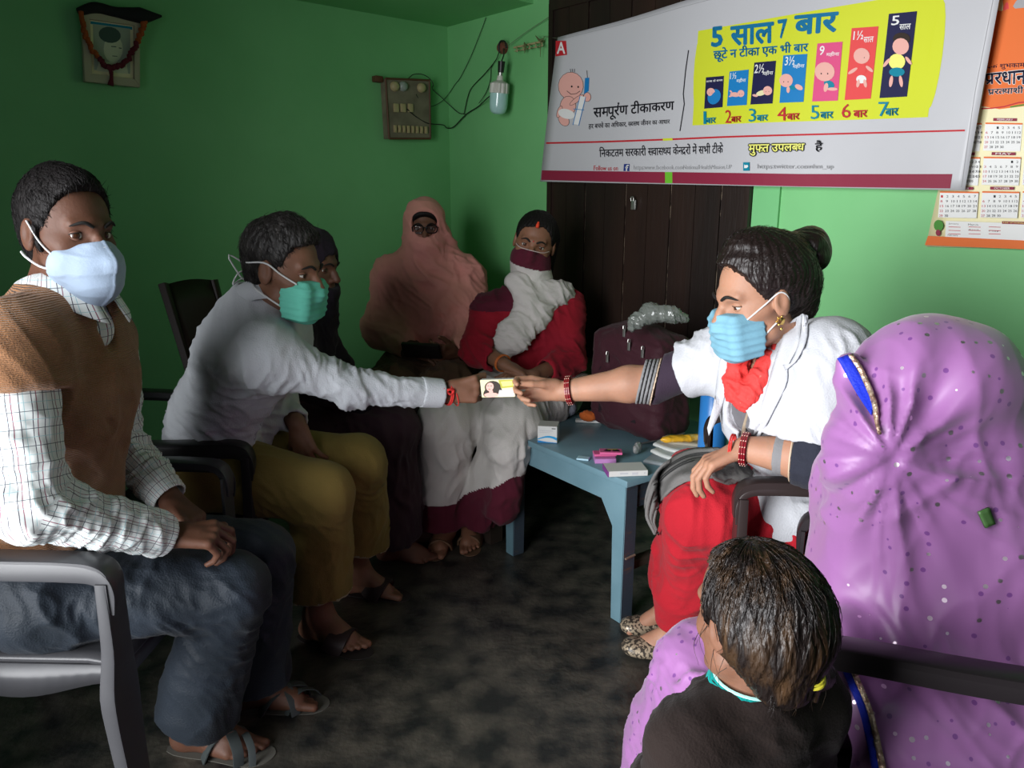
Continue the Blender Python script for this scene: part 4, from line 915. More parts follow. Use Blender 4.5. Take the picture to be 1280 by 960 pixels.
def body(J, H_, h=.0065, fine=(), skinm=None, parent=None, torso=1.0, hands={}, legs=True, feetdir=None, fs=1.0, arms=True, kf=.0035, neckr=.052, tone=None, post=None, shoes={}, am=1.0):
    """one continuous figure: head, neck, trunk, limbs, hands and feet from a skeleton J"""
    sd = Sdf(); t = torso; fl = (J['fwd'], 1.35)
    sd.cone(J['hipL'], J['hipR'], .085 * t, .085 * t, k=.05); sd.cone(J['pelvis'], J['waist'], .115 * t, .105 * t, k=.06, flat=fl); sd.cone(J['waist'], J['chest'], .105 * t, .125 * t, k=.06, flat=fl)
    sd.cone(J['shL'], J['shR'], .052 * t, .052 * t, k=.05); sd.cone(J['chest'], J['neck'], .10 * t, .06 * t, k=.06, flat=fl)
    sd.cone(J['neck'], H_.p(0, -.028, -.06), neckr, neckr * .95, k=.03)
    for q in 'LR':
        if arms:
            sd.cone(J['sh' + q], J['el' + q], .047 * t, .037 * t, k=.03); m = J['el' + q] * .75 + J['wr' + q] * .25; sd.cone(J['el' + q], m, .036 * t * am, .038 * t * am, k=.02); sd.cone(m, J['wr' + q], .038 * t * am, .0245 * t * (.5 + .5 * am), k=.02)
        if legs:
            sd.cone(J['hip' + q], J['kn' + q], .083 * t, .055 * t, k=.04); m = J['kn' + q] * .7 + J['an' + q] * .3; sd.cone(J['kn' + q], m, .052 * t, .054 * t, k=.03); sd.cone(m, J['an' + q], .052 * t, .036 * t, k=.03)
            if feetdir: foot(sd, J['an' + q], feetdir[q], fs, q == 'R')
    head_sdf(sd, H_)
    for q, a in hands.items():
        J['tips' + q] = hand(sd, J['wr' + q], right=(q == 'R'), **a)
    lo, hi = sd.bbox(); spots = [(H_.c, .165 * H_.k)] + [(np.asarray(c), r) for c, r in fine]
    V, Q = sd.mesh(h); c = V[Q].mean(1); keep = np.ones(len(Q), bool)
    for p, r in spots: keep &= ((c - p) ** 2).sum(1) > (r - h) ** 2
    PV = [V]; PQ = [Q[keep]]; off = len(V)
    for p, r in spots:
        D, o = sd.grid(kf, p - r - .004, p + r + .004); v, q = nets(D, o, kf); cc = v[q].mean(1); kk = ((cc - p) ** 2).sum(1) < r * r; q = q[kk]
        PV.append(v); PQ.append(q + off); off += len(v)
    V = np.vstack(PV); Q = np.vstack(PQ); used = np.unique(Q); mp = np.zeros(len(V), int); mp[used] = np.arange(len(used))
    return mk('body', V[used], mp[Q], skinm, parent), sd
def limbs(Hh, J, q, a=.5): return J
M_hair = mat('black_hair', (.006, .0045, .0045), rough=.58, bump=.9, bscale=40, stretch=(6, 6, 1.2), spec=.3)
def strands(V, H_, amp, n=90, seed=0):
    d = (V - H_.c) @ H_.R.T; a = np.arctan2(d[:, 0], d[:, 1]); e = np.arctan2(d[:, 2], np.hypot(d[:, 0], d[:, 1]))
    return amp * np.sin(a * n + 3 * np.sin(e * 9 + seed) + 2 * np.sin(a * 5)) * np.cos(e * .8) + amp * .7 * np.sin(a * n * .37 + e * 7 + seed)
def fuzz(o, H_, crown, n, L_, r, m, parent, toward=False, seed=0, lift=.0016, name='hair_strands'):
    """short strands lying on the hair, flowing from the crown (or towards the bun)"""
    rs = np.random.RandomState(seed); me = o.data; V = np.array([v.co for v in me.vertices]); N = np.array([v.normal for v in me.vertices]); pick = rs.choice(len(V), n, replace=len(V) < n); parts = []
    for i in pick:
        p, nn = V[i], N[i]
        if (p - H_.c) @ nn < 0: continue
        fl = (crown - p) if toward else (p - crown); fl = fl + rs.randn(3) * .02; fl = nrm(fl - (fl @ nn) * nn); L2 = L_ * rs.uniform(.6, 1.3)
        P_ = [p + fl * L2 * t + nn * (lift * math.sin(math.pi * min(1, t + .25)) * rs.uniform(.5, 1.3) - (L2 * t) ** 2 / .19) for t in (0, .25, .5, .75, 1)]
        parts.append(tubev(np.array(P_), np.array([r, r, r * .9, r * .7, r * .3]), 3))
    Vv, Fq = join(*parts); q = mk(name, Vv, Fq, m, parent); q['kind'] = 'stuff'; return q
def limbuv(segs):
    """fabric coordinates: along the limb, around the limb"""
    S = [(np.asarray(a, float), np.asarray(b, float), o, np.asarray(rf, float)) for a, b, o, rf in segs]
    def f(V):
        best = np.full(len(V), 1e9); uv = np.zeros((len(V), 3))
        for a, b, o, rf in S:
            ba = b - a; L = np.linalg.norm(ba); d = ba / L; t = np.clip((V - a) @ d, 0, L); c = a + t[:, None] * d; w = V - c; dist = np.linalg.norm(w, axis=1)
            e = nrm(rf - (rf @ d) * d); g = np.cross(d, e); an = np.arctan2(w @ g, w @ e); m = dist < best
            best = np.where(m, dist, best); uv[m] = np.stack([an * .062, t + o, np.zeros(len(V))], 1)[m]
        return uv
    return f
def plaid(name, base, lines_):
    m, nt, p = newmat(name); L = nt.links.new; at = nd(nt, 'ShaderNodeAttribute'); at.attribute_name = 'cuv'; sp = nd(nt, 'ShaderNodeSeparateXYZ'); L(at.outputs['Vector'], sp.inputs[0]); cur = None
    for axis, period, w, col, ph in lines_:
        a = nd(nt, 'ShaderNodeMath', operation='MULTIPLY_ADD'); a.inputs[1].default_value = 1 / period; a.inputs[2].default_value = ph; L(sp.outputs[axis], a.inputs[0])
        f = nd(nt, 'ShaderNodeMath', operation='FRACT'); L(a.outputs[0], f.inputs[0]); g = nd(nt, 'ShaderNodeMath', operation='LESS_THAN'); g.inputs[1].default_value = w / period; L(f.outputs[0], g.inputs[0])
        mx = nd(nt, 'ShaderNodeMix'); mx.data_type = 'RGBA'; L(g.outputs[0], mx.inputs[0]); mx.inputs[7].default_value = (*col, 1)
        if cur is None: mx.inputs[6].default_value = (*base, 1)
        else: L(cur, mx.inputs[6])
        cur = mx.outputs[2]
    L(cur, p.inputs['Base Color']); p.inputs['Roughness'].default_value = .85; MATS[name] = m; return m
def collar(name, c, f, up, r, m, parent, hgt=.034, drop=.05, gap=18, point=.05, th=.0025):
    Rr = frame(f, up); G = []
    for i in range(33):
        a = math.radians(gap + (360 - 2 * gap) * i / 32); d = Rr[1] * math.cos(a) + Rr[0] * math.sin(a); fr_ = max(0, math.cos(a)) ** 3
        low = c + d * (r * 1.02) - Rr[2] * (.012 + .035 * fr_); top = c + d * r + Rr[2] * (hgt - .030 * fr_ - .0); mid = c + d * (r + .008) + Rr[2] * (hgt + .003 - .03 * fr_); out = c + d * (r + .024 + .016 * fr_) + Rr[2] * (hgt - drop - (point + .02) * fr_)
        G.append([low, top * .5 + low * .5, top, mid, out * .5 + mid * .5 + d * .003, out])
    return sheet(name, G, th, m, parent)
def mask_pleated(H_, m, parent, drop=1.0):
    sd = Sdf(); P = H_.p; k = H_.k
    sd.rbox(P(0, .050, -.068), np.array([.040, .030, .030]) * k, H_.R, r=.024 * k, k=.01); sd.cone(P(0, .085, -.022), P(0, .104, -.045), .010, .014, k=.03); sd.ell(P(0, .068, -.105), np.array([.036, .036, .026]) * k, H_.R, k=.02); sd.ell(P(0, .03, -.07), np.array([.066, .062, .052]) * k, H_.R, k=.02)
    sd.cut(P(0, .020, 0), -H_.R[1] - .1 * H_.R[2], k=.002); sd.cut(P(0, .09, -.014), H_.R[2] + .05 * H_.R[1], k=.002)
    o = solid('face_mask', sd, .003, m, parent, disp=lambda V: .0016 * (1 - 2 * np.abs(np.sin(((V - H_.c) @ H_.R[2]) * 3.14 / .016))))
    return o
def ribbon(name, pts, w, th, m, parent, up, n=20): return tube(name, pts, 1.0, m, parent, n=n, flat=(w, th), up=up)
def bangle(name, c, d, r, n, m, parent, rt=.003, bead=None):
    d = nrm(d); R_ = frame(d); V = []; ps = []
    for j in range(n):
        cc = c + d * (j - (n - 1) / 2) * rt * 2.1; P = [cc + r * (math.cos(a) * R_[0] + math.sin(a) * R_[2]) for a in np.linspace(0, 2 * math.pi, 33)]
        o = tube(name, P, rt, m[j % len(m)] if isinstance(m, list) else m, parent, seg=6)
        if bead:
            bs = [ballv(cc + (r + rt * .7) * (math.cos(a) * R_[0] + math.sin(a) * R_[2]), .0016, n=6) for a in np.linspace(0, 2 * math.pi, 16, endpoint=False)]
            Vb, Fb = join(*bs); b_ = mk('beads', Vb, Fb, bead, o); b_['kind'] = 'stuff'
# ---------------------------------------------------------------- plastic armchair
def armchair(c, facing, m, label, sw=.46, sdp=.44, seat_z=.42, arm_z=.66, back_z=.86, group=None, wide=.05, name='plastic_armchair', edge=.017):
    f = az(facing); l = np.array([-f[1], f[0], 0]); Z = XYZ[2]; c = np.array([c[0], c[1], 0.]); P = lambda x, y, z: c + f * x + l * y + Z * z
    e = empty(name, c, label, 'chair', group)
    G = [[P(x, y, seat_z - .02 * (1 - (2 * y / sw) ** 2) * (1 - (2 * x / sdp) ** 2) - .03 * max(0, (x - sdp * .35) / (sdp * .15)) ** 2 * .6) for y in np.linspace(-sw / 2, sw / 2, 15)] for x in np.linspace(-sdp / 2, sdp / 2, 15)]
    sheet('seat', G, .012, m, e)
    G = [[P(sdp / 2 - .01 - .0, y, z) if False else P(sdp / 2 * math.cos(a) * 0 + x, y, z) for z in (seat_z - .012, seat_z - .055)] for a, x, y in [(0, sdp / 2 - .004, v) for v in np.linspace(-sw / 2, sw / 2, 8)]]
    sheet('seat_rim', G, .007, m, e)
    for s in (-1, 1): sheet('seat_rim', [[P(x, s * sw / 2, z + (-.02 * math.cos(x / sdp * 6.28) if k else 0)) for k, z in enumerate((seat_z - .008, seat_z - .065))] for x in np.linspace(-sdp / 2, sdp / 2, 16)], .007, m, e)
    G = []
    for i in range(13):
        y = -sw / 2 * 1.02 + sw * 1.02 * i / 12; cv = 1 - (2 * y / sw) ** 2; G.append([P(-sdp / 2 - .05 * cv * 1 - .10 * v, y * (1 - .12 * v), seat_z + .02 + (back_z - seat_z - .02 - .05 * (2 * y / sw) ** 2) * v) for v in np.linspace(0, 1, 10)])
    sheet('backrest', G, .009, m, e)
    for s in (-1, 1):
        y = s * (sw / 2 + .035)
        ar = [P(-sdp / 2 - .06, s * sw / 2 * .97, arm_z + .03), P(-sdp / 2 + .05, y, arm_z + .012), P(0, y, arm_z), P(sdp / 2 - .05, y, arm_z - .002), P(sdp / 2 + .012, y, arm_z - .010), P(sdp / 2 + .032, y, arm_z - .040), P(sdp / 2 + .034, y, arm_z - .085)]
        tube('armrest', ar, np.array([1, 1, 1, 1, 1, .9, .6]), m, e, n=30, flat=(wide / 2, .011), side=l)
        tube('armrest_edge', [q + l * s * (wide / 2 - .003) - Z * .014 for q in ar], np.array([1, 1, 1, 1, .9, .7, .3]), m, e, n=30, flat=(.004, edge), side=l)
        # front leg column, L section
        col = [P(sdp / 2 + .030, y, arm_z - .035), P(sdp / 2 + .028, y * .99, seat_z + .06), P(sdp / 2 + .018, y * .97, seat_z - .05), P(sdp / 2 + .032, y * 1.02, .2), P(sdp / 2 + .06, y * 1.08, .0)]
        o = tube('leg', col, np.array([.8, .8, 1.25, .95, .6]), m, e, n=22, flat=(.036, .006), up=f)
        tube('leg_flange', [q + l * s * .033 * k - f * .008 for q, k in zip(spline(col, 22), np.interp(np.linspace(0, 1, 22), [0, .25, .5, .75, 1], [.8, .9, 1.25, .95, .6]))], np.interp(np.linspace(0, 1, 22), [0, .5, 1], [.8, 1.2, .7]), m, o, flat=(.004, .012), up=f)
        col = [P(-sdp / 2 - .03, s * sw / 2, seat_z + .05), P(-sdp / 2 - .03, s * sw / 2, seat_z - .04), P(-sdp / 2 - .06, s * sw / 2 * 1.04, .2), P(-sdp / 2 - .10, s * sw / 2 * 1.1, .0)]
        o = tube('leg', col, np.array([1.1, 1.1, .9, .6]), m, e, n=16, flat=(.034, .006), up=f)
        tube('leg_flange', [q + l * s * .03 * k + f * .018 for q, k in zip(spline(col, 16), np.linspace(1.1, .65, 16))], np.linspace(1.1, .6, 16), m, o, flat=(.005, .022), up=f)
    return e
def FN(*ws): return lambda V: sum(wave(V, *a[0], **a[1]) for a in ws)
def w_(*a, **k): return (a, k)
Zv = np.array([0, 0, 1.])
S_dark = skin('skin_dark', (.135, .058, .034)); S_mid = skin('skin_brown', (.20, .092, .055)); S_light = skin('skin_light_brown', (.42, .215, .135)); S_red = skin('skin_warm', (.26, .12, .07))
# ================================================================ man in the tan knitted vest (left)
def man_vest():
    e = empty('person', (-1.0, 1.5, 0), 'man in tan knitted vest and checked shirt with pale blue cup mask', 'person')
    J = dict(fwd=az(-8), pelvis=np.array([-1.0, 1.52, .53]), waist=np.array([-.98, 1.51, .68]), chest=np.array([-.90, 1.48, .96]), neck=W(74, 374, 1.49),
             hipR=np.array([-.97, 1.43, .52]), hipL=np.array([-.97, 1.62, .52]), shR=W(16, 430, 1.32), elR=W(40, 632, 1.26), wrR=W(208, 670, 1.43),
             shL=W(128, 418, 1.64), elL=np.array([-.93, 1.70, .76]), wrL=W(212, 622, 1.62), knR=W(288, 738, 1.51), anR=W(246, 905, 1.6), knL=W(325, 695, 1.70), anL=W(318, 858, 1.76))
    H_ = Head(W(87, 291, 1.48), az(-26, -3), tilt=.03, k=.94)
    dR, dL = az(-8), az(2)
    hands = dict(R=dict(d=[1, .35, -.12], n=[-.1, .35, -1], curls=((35, 45, 25), (42, 50, 30), (50, 52, 30), (55, 55, 30)), thumb=(.8, .5, .3)), L=dict(d=[.75, -.5, -.35], n=[.1, -.35, -1], curls=((30, 40, 30), (35, 45, 30), (40, 50, 30), (45, 50, 30)), thumb=(.8, .5, .3)))
    body(J, H_, .0075, [(J['wrR'] + dR * .09, .12), (J['wrL'] + [.05, -.04, -.03], .12), (J['anR'] + dR * .07 - Zv * .04, .155), (J['anL'] + dL * .07 - Zv * .04, .15)], S_dark, e, torso=1.03, hands=hands, feetdir=dict(R=dR, L=dL), fs=1.0)
    eyes(H_, e, S_dark, look=nrm(CAM - H_.c) * .8 + H_.R[1] * .2, iris=(.05, .02, .01))
    # hair
    sd = Sdf(); P = H_.p; k = H_.k
    sd.ell(P(0, -.018, .040), np.array([.079, .102, .088]) * k, H_.R); sd.cone(P(0, .03, .09), P(0, -.03, .10), .03 * k, .03 * k, k=.04); sd.cone(P(0, -.06, -.02), P(0, -.058, -.05), .052 * k, .045 * k, k=.03)
    sd.cut(P(0, .060, .084), nrm(H_.R[1] * .90 - H_.R[2] * .42), k=.006); sd.cut(P(0, .010, -.02), nrm(H_.R[1] * 1.0 - H_.R[2] * .42), c=P(0, .03, -.03), rad=.09, k=.004)
    sd.cut(P(0, 0, -.078), -H_.R[2], k=.01)
    for s in (-1, 1): sd.cone(P(s * .077, .004, .01), P(s * .070, .012, -.030), .010 * k, .006 * k, k=.006)
    for s in (-1, 1): sd.ell(P(s * .086, -.010, -.004), np.array([.02, .020, .032]) * k, H_.R, k=.004, op='s')
    ho = solid('hair', sd, .003, M_hair, e, disp=lambda V: strands(V, H_, .0006, 120)); fuzz(ho, H_, P(0, -.06, .10), 1700, .018, .0005, M_hair, e, seed=1, lift=.0010)
    # cup mask
    M_n95 = mat('pale_blue_mask', (.34, .43, .56), rough=.8, bump=.15, bscale=300)
    sd = Sdf(); sd.ell(P(0, .030, -.066), np.array([.068, .070, .054]) * k, H_.R, k=.01)
    for s in (-1, 1): sd.cone(P(s * .016, .084, -.026), P(s * .050, .048, -.052), .012, .014, k=.03); sd.cone(P(s * .048, .05, -.055), P(s * .016, .066, -.118), .014, .012, k=.03)
    sd.cone(P(0, .092, -.020), P(0, .122, -.052), .008, .006, k=.03); sd.cone(P(0, .122, -.052), P(0, .108, -.095), .006, .007, k=.03); sd.cone(P(0, .108, -.095), P(0, .070, -.130), .007, .010, k=.03)
    sd.cone(P(-.02, .085, -.06), P(.02, .085, -.06), .025, .025, k=.03); sd.cone(P(-.015, .08, -.095), P(.015, .08, -.095), .024, .024, k=.03)
    sd.cut(P(0, .024, -.05), -H_.R[1] + H_.R[2] * .35, k=.002); sd.cut(P(0, .09, -.010), H_.R[2] - .25 * H_.R[1], k=.003)
    mo = solid('face_mask', sd, .003, M_n95, e, disp=lambda V: .0022 * np.exp(-(((V - H_.c) @ H_.R[0]) / .0035) ** 2) + wave(V, H_.R[2], .05, .0012, 3))
    M_el = mat('white_elastic', (.65, .66, .66), rough=.8)
    tube('nose_strip', [P(-.026, .098, -.030), P(-.012, .108, -.024), P(0, .112, -.021), P(.012, .108, -.024), P(.026, .098, -.030)], 1, mat('strip_white', (.7, .72, .75), rough=.4), mo, n=14, flat=(.0025, .0012), up=H_.R[1])
    for s in (-1, 1):
        tube('mask_strap', [P(s * .061, .052, -.050), P(s * .076, .022, -.018), P(s * .084, -.004, .024)], .0018, M_el, mo, n=12, seg=6)
        tube('mask_strap', [P(s * .060, .048, -.068), P(s * .074, .014, -.064), P(s * .080, -.02, -.048), P(s * .07, -.05, -.04)], .0022, M_el, mo, n=12, seg=6)
    # checked shirt sleeves and tail
    M_pl = plaid('checked_shirt', (.72, .76, .75), [(0, .018, .0014, (.06, .05, .08), 0), (0, .018, .0008, (.25, .5, .55), .35), (0, .036, .0016, (.28, .10, .14), .7), (1, .030, .0012, (.10, .12, .14), 0), (1, .030, .0008, (.3, .55, .6), .5)])
    for q in 'RL':
        sh, el, wr = J['sh' + q], J['el' + q], J['wr' + q]; we = wr + (el - wr) * .06
        sd = Sdf(); sd.cone(sh, el, .068, .060, k=.02); sd.cone(el, we, .060, .045, k=.03); dw = nrm(wr - el)
        sd.cut(wr - dw * .006, dw, c=wr, rad=.09); sd.cone(wr - dw * .035, wr + dw * .05, .031, .031, k=.003, op='s')
        L1 = np.linalg.norm(el - sh)
        solid('sleeve', sd, .005, M_pl, e, disp=lambda V, el=el, sh=sh, dw=dw: wave(V, [.4, .3, 1], .060, .010, 3, el, .13, sharp=.8) + wave(V, [1, .2, .5], .085, .008, 5, el, .2) + wave(V, dw, .032, .006, 7, el + dw * .12, .10, sharp=.8) + wave(V, [.3, 1, .2], .07, .006, 11),
              attr=limbuv([(sh, el, 0, [0, -1, 0]), (el, wr, L1, [0, -1, .5])]))
        cf = Sdf(); cf.cone(wr - dw * .045, wr - dw * .002, .0435, .0425, k=0); cf.cut(wr + dw * .002, dw, k=.002); cf.cut(wr - dw * .048, -dw, k=.002); cf.cone(wr - dw * .08, wr + dw * .05, .036, .036, op='s', k=.002)
        solid('cuff', cf, .004, M_pl, e, attr=limbuv([(el, wr + dw * .05, L1, [0, -1, .5])]))
    sd = Sdf(); fl = (J['fwd'], 1.25); sd.cone(J['pelvis'] + [.0, 0, .03], J['pelvis'] + [-.01, 0, .16], .150, .135, k=.03, flat=fl); sd.cone(J['pelvis'] + [.03, -.08, .03], J['pelvis'] + [.0, -.05, .10], .075, .06, k=.04)
    sd.cut(J['pelvis'] + [0, 0, -.02], [.35, 0, -1], k=.01)
    solid('shirt_tail', sd, .006, M_pl, e, disp=FN(w_([1, .4, 0], .06, .006, 2)), attr=limbuv([(J['pelvis'] - [0, 0, .1], J['pelvis'] + [0, 0, .3], 0, [0, -1, 0])]))
    collar_o = collar('collar', J['neck'] + [.012, 0, .005], az(-14, 20), nrm([.16, 0, 1]), .066, M_pl, e, hgt=.040, drop=.058, point=.055, gap=12)
    at = collar_o.data.attributes.new('cuv', 'FLOAT_VECTOR', 'POINT'); n = len(collar_o.data.vertices); q = np.array([v.co for v in collar_o.data.vertices]); q = q - J['neck']
    at.data.foreach_set('vector', np.stack([np.arctan2(q[:, 0], q[:, 1]) * .09, q[:, 2], 0 * q[:, 2]], 1).astype(np.float32).ravel())
    sd = Sdf(); sd.cone(J['neck'] - [.0, 0, .05], J['neck'] + [.01, 0, .0], .085, .062, k=.02); sd.cone(J['neck'] + [.05, -.01, -.06], J['neck'] + [.02, 0, -.0], .05, .04, k=.03); solid('shirt_front', sd, .006, M_pl, e, attr=limbuv([(J['neck'] - [0, 0, .1], J['neck'], 0, [0, -1, 0])]))
    # knitted vest
    m = mat('tan_knit', (.40, .185, .075), rough=.95, col2=(.33, .145, .055), scale=30, bump=.8, bscale=320, sheen=.25, spec=.15, wave=(95, 1.5, 'Z'))
    sd = Sdf(); c_, wst, nk = J['chest'], J['waist'], J['neck']; fl = (J['fwd'], 1.2)
    sd.cone(J['pelvis'] + [.01, 0, .05], wst, .142, .138, k=.06, flat=fl); sd.cone(wst, c_, .138, .152, k=.06, flat=fl); sd.cone(c_, nk - [0.0, 0, .05], .135, .085, k=.06, flat=fl)
    sd.cone(J['shR'] * .98 + nk * .02 + [0, 0, -.005], nk - [0, 0, .035], .068, .066, k=.07); sd.cone(J['shL'], nk - [0, 0, .035], .066, .066, k=.07); sd.cone(J['shR'], J['shR'] * .78 + J['elR'] * .22, .072, .076, k=.06)
    sd.cone(nk + [.01, 0, -.03], nk + [.03, 0, .14], .062, .095, k=.006, op='s'); sd.cone(nk + [.06, -.015, -.03], nk + [.115, -.03, -.09], .036, .012, k=.008, op='s')
    a = nrm(J['elR'] - J['shR']); sd.cut(J['shR'] + a * .085, a, c=J['shR'] + a * .13 + np.array([-.02, -.06, 0]), rad=.085, k=.006)
    solid('knitted_vest', sd, .0055, m, e, disp=lambda V: wave(V, [.2, 1, .35], .085, .009, 21, c_ + [.1, -.1, -.2], .22) + wave(V, [1, .6, .5], .12, .006, 4) + .0035 * np.exp(-(((V - J['shR'] - a * .075) @ a) / .012) ** 2) * (((V - J['shR'] - a * .07) ** 2).sum(1) < .011))
    # trousers
    m = fabric('dark_slate_trousers', (.015, .022, .033), (.011, .017, .025), scale=9, rough=.6, spec=.35)
    for q in 'RL':
        hp, kn, an = J['hip' + q], J['kn' + q], J['an' + q]; hem = an + (kn - an) * .13
        sd = Sdf(); sd.cone(J['pelvis'], hp, .125, .118, k=.04); sd.cone(hp, kn, .112, .083, k=.05); sd.cone(kn, hem, .080, .092, k=.03); sd.cone(kn * .5 + hem * .5 - az(-8) * .02, hem - az(-8) * .012, .075, .092, k=.03); dn = nrm(an - kn)
        sd.cut(hem + dn * .012, dn, c=hem, rad=.16); sd.cone(hem - dn * .08, hem + dn * .14, .070, .085, k=.003, op='s')
        solid('trouser_leg', sd, .0065, m, e, disp=lambda V, kn=kn, hp=hp, hem=hem: wave(V, [1, .2, 1.0], .052, .012, 3 if q == 'R' else 9, kn + [-.06, -.03, -.06], .13, sharp=.85) + wave(V, [1, -.3, .3], .07, .010, 6, hp + [.1, -.05, 0], .16, sharp=.8) + wave(V, [1, .8, .05], .09, .008, 8, hem, .22) + wave(V, [.3, .9, .6], .11, .005, 13))
    m1, m2 = mat('sandal_sole', (.10, .095, .08), rough=.8), mat('sandal_strap', (.045, .055, .055), rough=.6)
    sandal(e, J['anR'], dR, 1.06, True, m1, m2); sandal(e, J['anL'], dL, 1.06, False, m1, m2)
    return e, J, H_
man_vest()
armchair((-.985, 1.56), -2, mat('grey_plastic', (.06, .06, .065), rough=.36, col2=(.045, .045, .05), scale=4, spec=.5), 'grey plastic armchair under the man in the tan vest', seat_z=.43, arm_z=.665)

# ================================================================ man in the white shirt reaching across
def man_white():
    e = empty('person', (-.93, 2.18, 0), 'man in white shirt and khaki trousers with green tied mask, reaching out his arm', 'person')
    J = dict(fwd=az(-5), pelvis=W(262, 578, 2.17), waist=W(278, 530, 2.12), chest=W(310, 446, 2.06), neck=W(322, 380, 2.05), hipR=W(255, 585, 2.08), hipL=W(275, 572, 2.26), shR=W(332, 446, 1.90), elR=W(438, 484, 1.95), wrR=W(556, 492, 2.06),
             shL=W(352, 420, 2.2), elL=W(352, 505, 2.28), wrL=W(372, 530, 2.15), knR=W(402, 617, 2.0), anR=W(398, 768, 2.07), knL=W(446, 580, 2.22), anL=W(446, 712, 2.36))
    H_ = Head(W(357, 336, 2.0), az(-14, -10), tilt=-.02, k=1.0); dR, dL = az(-25), az(-12)
    hands = dict(R=dict(d=[1, .10, .12], n=[.1, 1, -.15], curls=((48, 62, 40), (55, 68, 40), (60, 70, 40), (62, 70, 40)), thumb=(.95, .15, .45), tcurl=(10, 20), s=1.0), L=dict(d=[.28, -.2, -1], n=[.2, .9, -.1], curls=((12, 20, 15), (14, 22, 15), (18, 26, 20), (24, 30, 20)), thumb=(.8, .6, .2), spread=.28))
    body(J, H_, .0075, [(J['wrR'] + [.06, .02, 0], .12), (J['wrL'] + [.02, 0, -.09], .12), (J['anR'] + dR * .07 - Zv * .05, .155), (J['anL'] + dL * .07 - Zv * .04, .15)], S_mid, e, hands=hands, feetdir=dict(R=dR, L=dL))
    eyes(H_, e, S_mid, look=az(-10, -12), half=.5)
    sd = Sdf(); P = H_.p; sd.ell(P(0, -.020, .044), (.081, .105, .090), H_.R); sd.cone(P(0, -.06, -.02), P(0, -.058, -.055), .052, .044, k=.03); sd.cone(P(0, .045, .085), P(0, .0, .105), .034, .035, k=.04)
    sd.cut(P(0, .066, .076), nrm(H_.R[1] * .90 - H_.R[2] * .42), k=.006); sd.cut(P(0, .010, -.02), nrm(H_.R[1] - H_.R[2] * .42), c=P(0, .03, -.03), rad=.08, k=.004); sd.cut(P(0, 0, -.09), -H_.R[2], k=.01)
    for s in (-1, 1): sd.ell(P(s * .086, -.010, -.004), (.02, .020, .032), H_.R, k=.004, op='s')
    ho = solid('hair', sd, .0035, mat('greying_hair', (.012, .010, .009), rough=.5, col2=(.06, .055, .05), scale=22, contrast=(.55, .75), stretch=(3, 3, 1), bump=.9, bscale=60), e, disp=lambda V: strands(V, H_, .0012, 80, 2) + wave(V, H_.R[1], .03, .002, 2)); fuzz(ho, H_, P(0, -.06, .10), 1600, .024, .0006, MATS['greying_hair'], e, seed=2, lift=.0018)
    M_gm = mat('mint_mask', (.12, .50, .38), rough=.85, bump=.2, bscale=300); mo = mask_pleated(H_, M_gm, e); M_el = mat('white_elastic', (.65, .66, .66))
    for s in (-1, 1):
        tube('mask_tie', [P(s * .060, .068, -.020), P(s * .075, .03, .0), P(s * .086, -.008, .022), P(s * .07, -.07, .01), P(0, -.105, .0)], .0022, M_el, mo, n=18, seg=6)
        tube('mask_tie', [P(s * .052, .055, -.098), P(s * .07, .0, -.07), P(s * .062, -.05, -.05), P(0, -.085, -.045)], .0024, M_el, mo, n=18, seg=6)
    for i, (a, b) in enumerate((((-.02, -.12, -.04), (-.05, -.13, -.02)), ((.02, -.12, -.03), (.05, -.12, -.06)), ((.03, -.11, .0), (.06, -.13, .015)))):
        tube('tie_bow', [P(0, -.095, -.03), P(*a), P(*b), P(a[0] * .5, a[1], -.05), P(0, -.09, -.035)], .0022, M_el, mo, n=14, seg=5)
    m = fabric('white_shirt', (.50, .52, .55), (.43, .45, .48), rough=.8, scale=4)
    sd = Sdf(); fl = (J['fwd'], 1.15); c_ = J['chest']
    sd.cone(J['pelvis'] + [.01, 0, -.01], J['waist'], .158, .150, k=.06, flat=fl); sd.cone(J['waist'], c_, .150, .150, k=.07, flat=fl); sd.cone(c_, J['neck'] - [0, 0, .02], .13, .075, k=.06, flat=fl)
    sd.cone(J['shR'], J['neck'] - [0, 0, .045], .072, .062, k=.09); sd.cone(J['shL'], J['neck'] - [0, 0, .045], .068, .062, k=.09)
    for q in 'RL':
        sh, el, wr = J['sh' + q], J['el' + q], J['wr' + q]; sd.cone(sh, el, .064, .052, k=.09); sd.cone(el, wr + (el - wr) * .1, .052, .040, k=.03)
    sd.cut(J['pelvis'] + [0, 0, -.045], [.25, 0, -1], c=J['pelvis'], rad=.3, k=.006)
    sd.cone(J['neck'] + [.01, 0, -.01], J['neck'] + [.04, 0, .12], .056, .07, k=.005, op='s')
    for q in 'RL':
        d = nrm(J['wr' + q] - J['el' + q]); sd.cut(J['wr' + q] - d * .018, d, c=J['wr' + q] + d * .02, rad=.085, k=.003); sd.cone(J['wr' + q] - d * .05, J['wr' + q] + d * .06, .031, .031, k=.003, op='s')
    aR = nrm(J['wrR'] - J['shR'])
    solid('shirt', sd, .0064, m, e, disp=lambda V: wave(V, [.45, -.1, 1], .055, .015, 31, J['waist'] + [.02, -.1, .03], .24, sharp=.85) + wave(V, [1, .3, -.5], .055, .008, 12, J['shR'] + [-.02, -.02, -.08], .12, sharp=.8) + wave(V, aR + [0, 0, .5], .042, .009, 7, J['elR'], .14, sharp=.85) + wave(V, [.2, .2, 1], .045, .006, 9, J['elR'] + aR * .14, .1) + wave(V, [.9, .1, .3], .11, .005, 5))
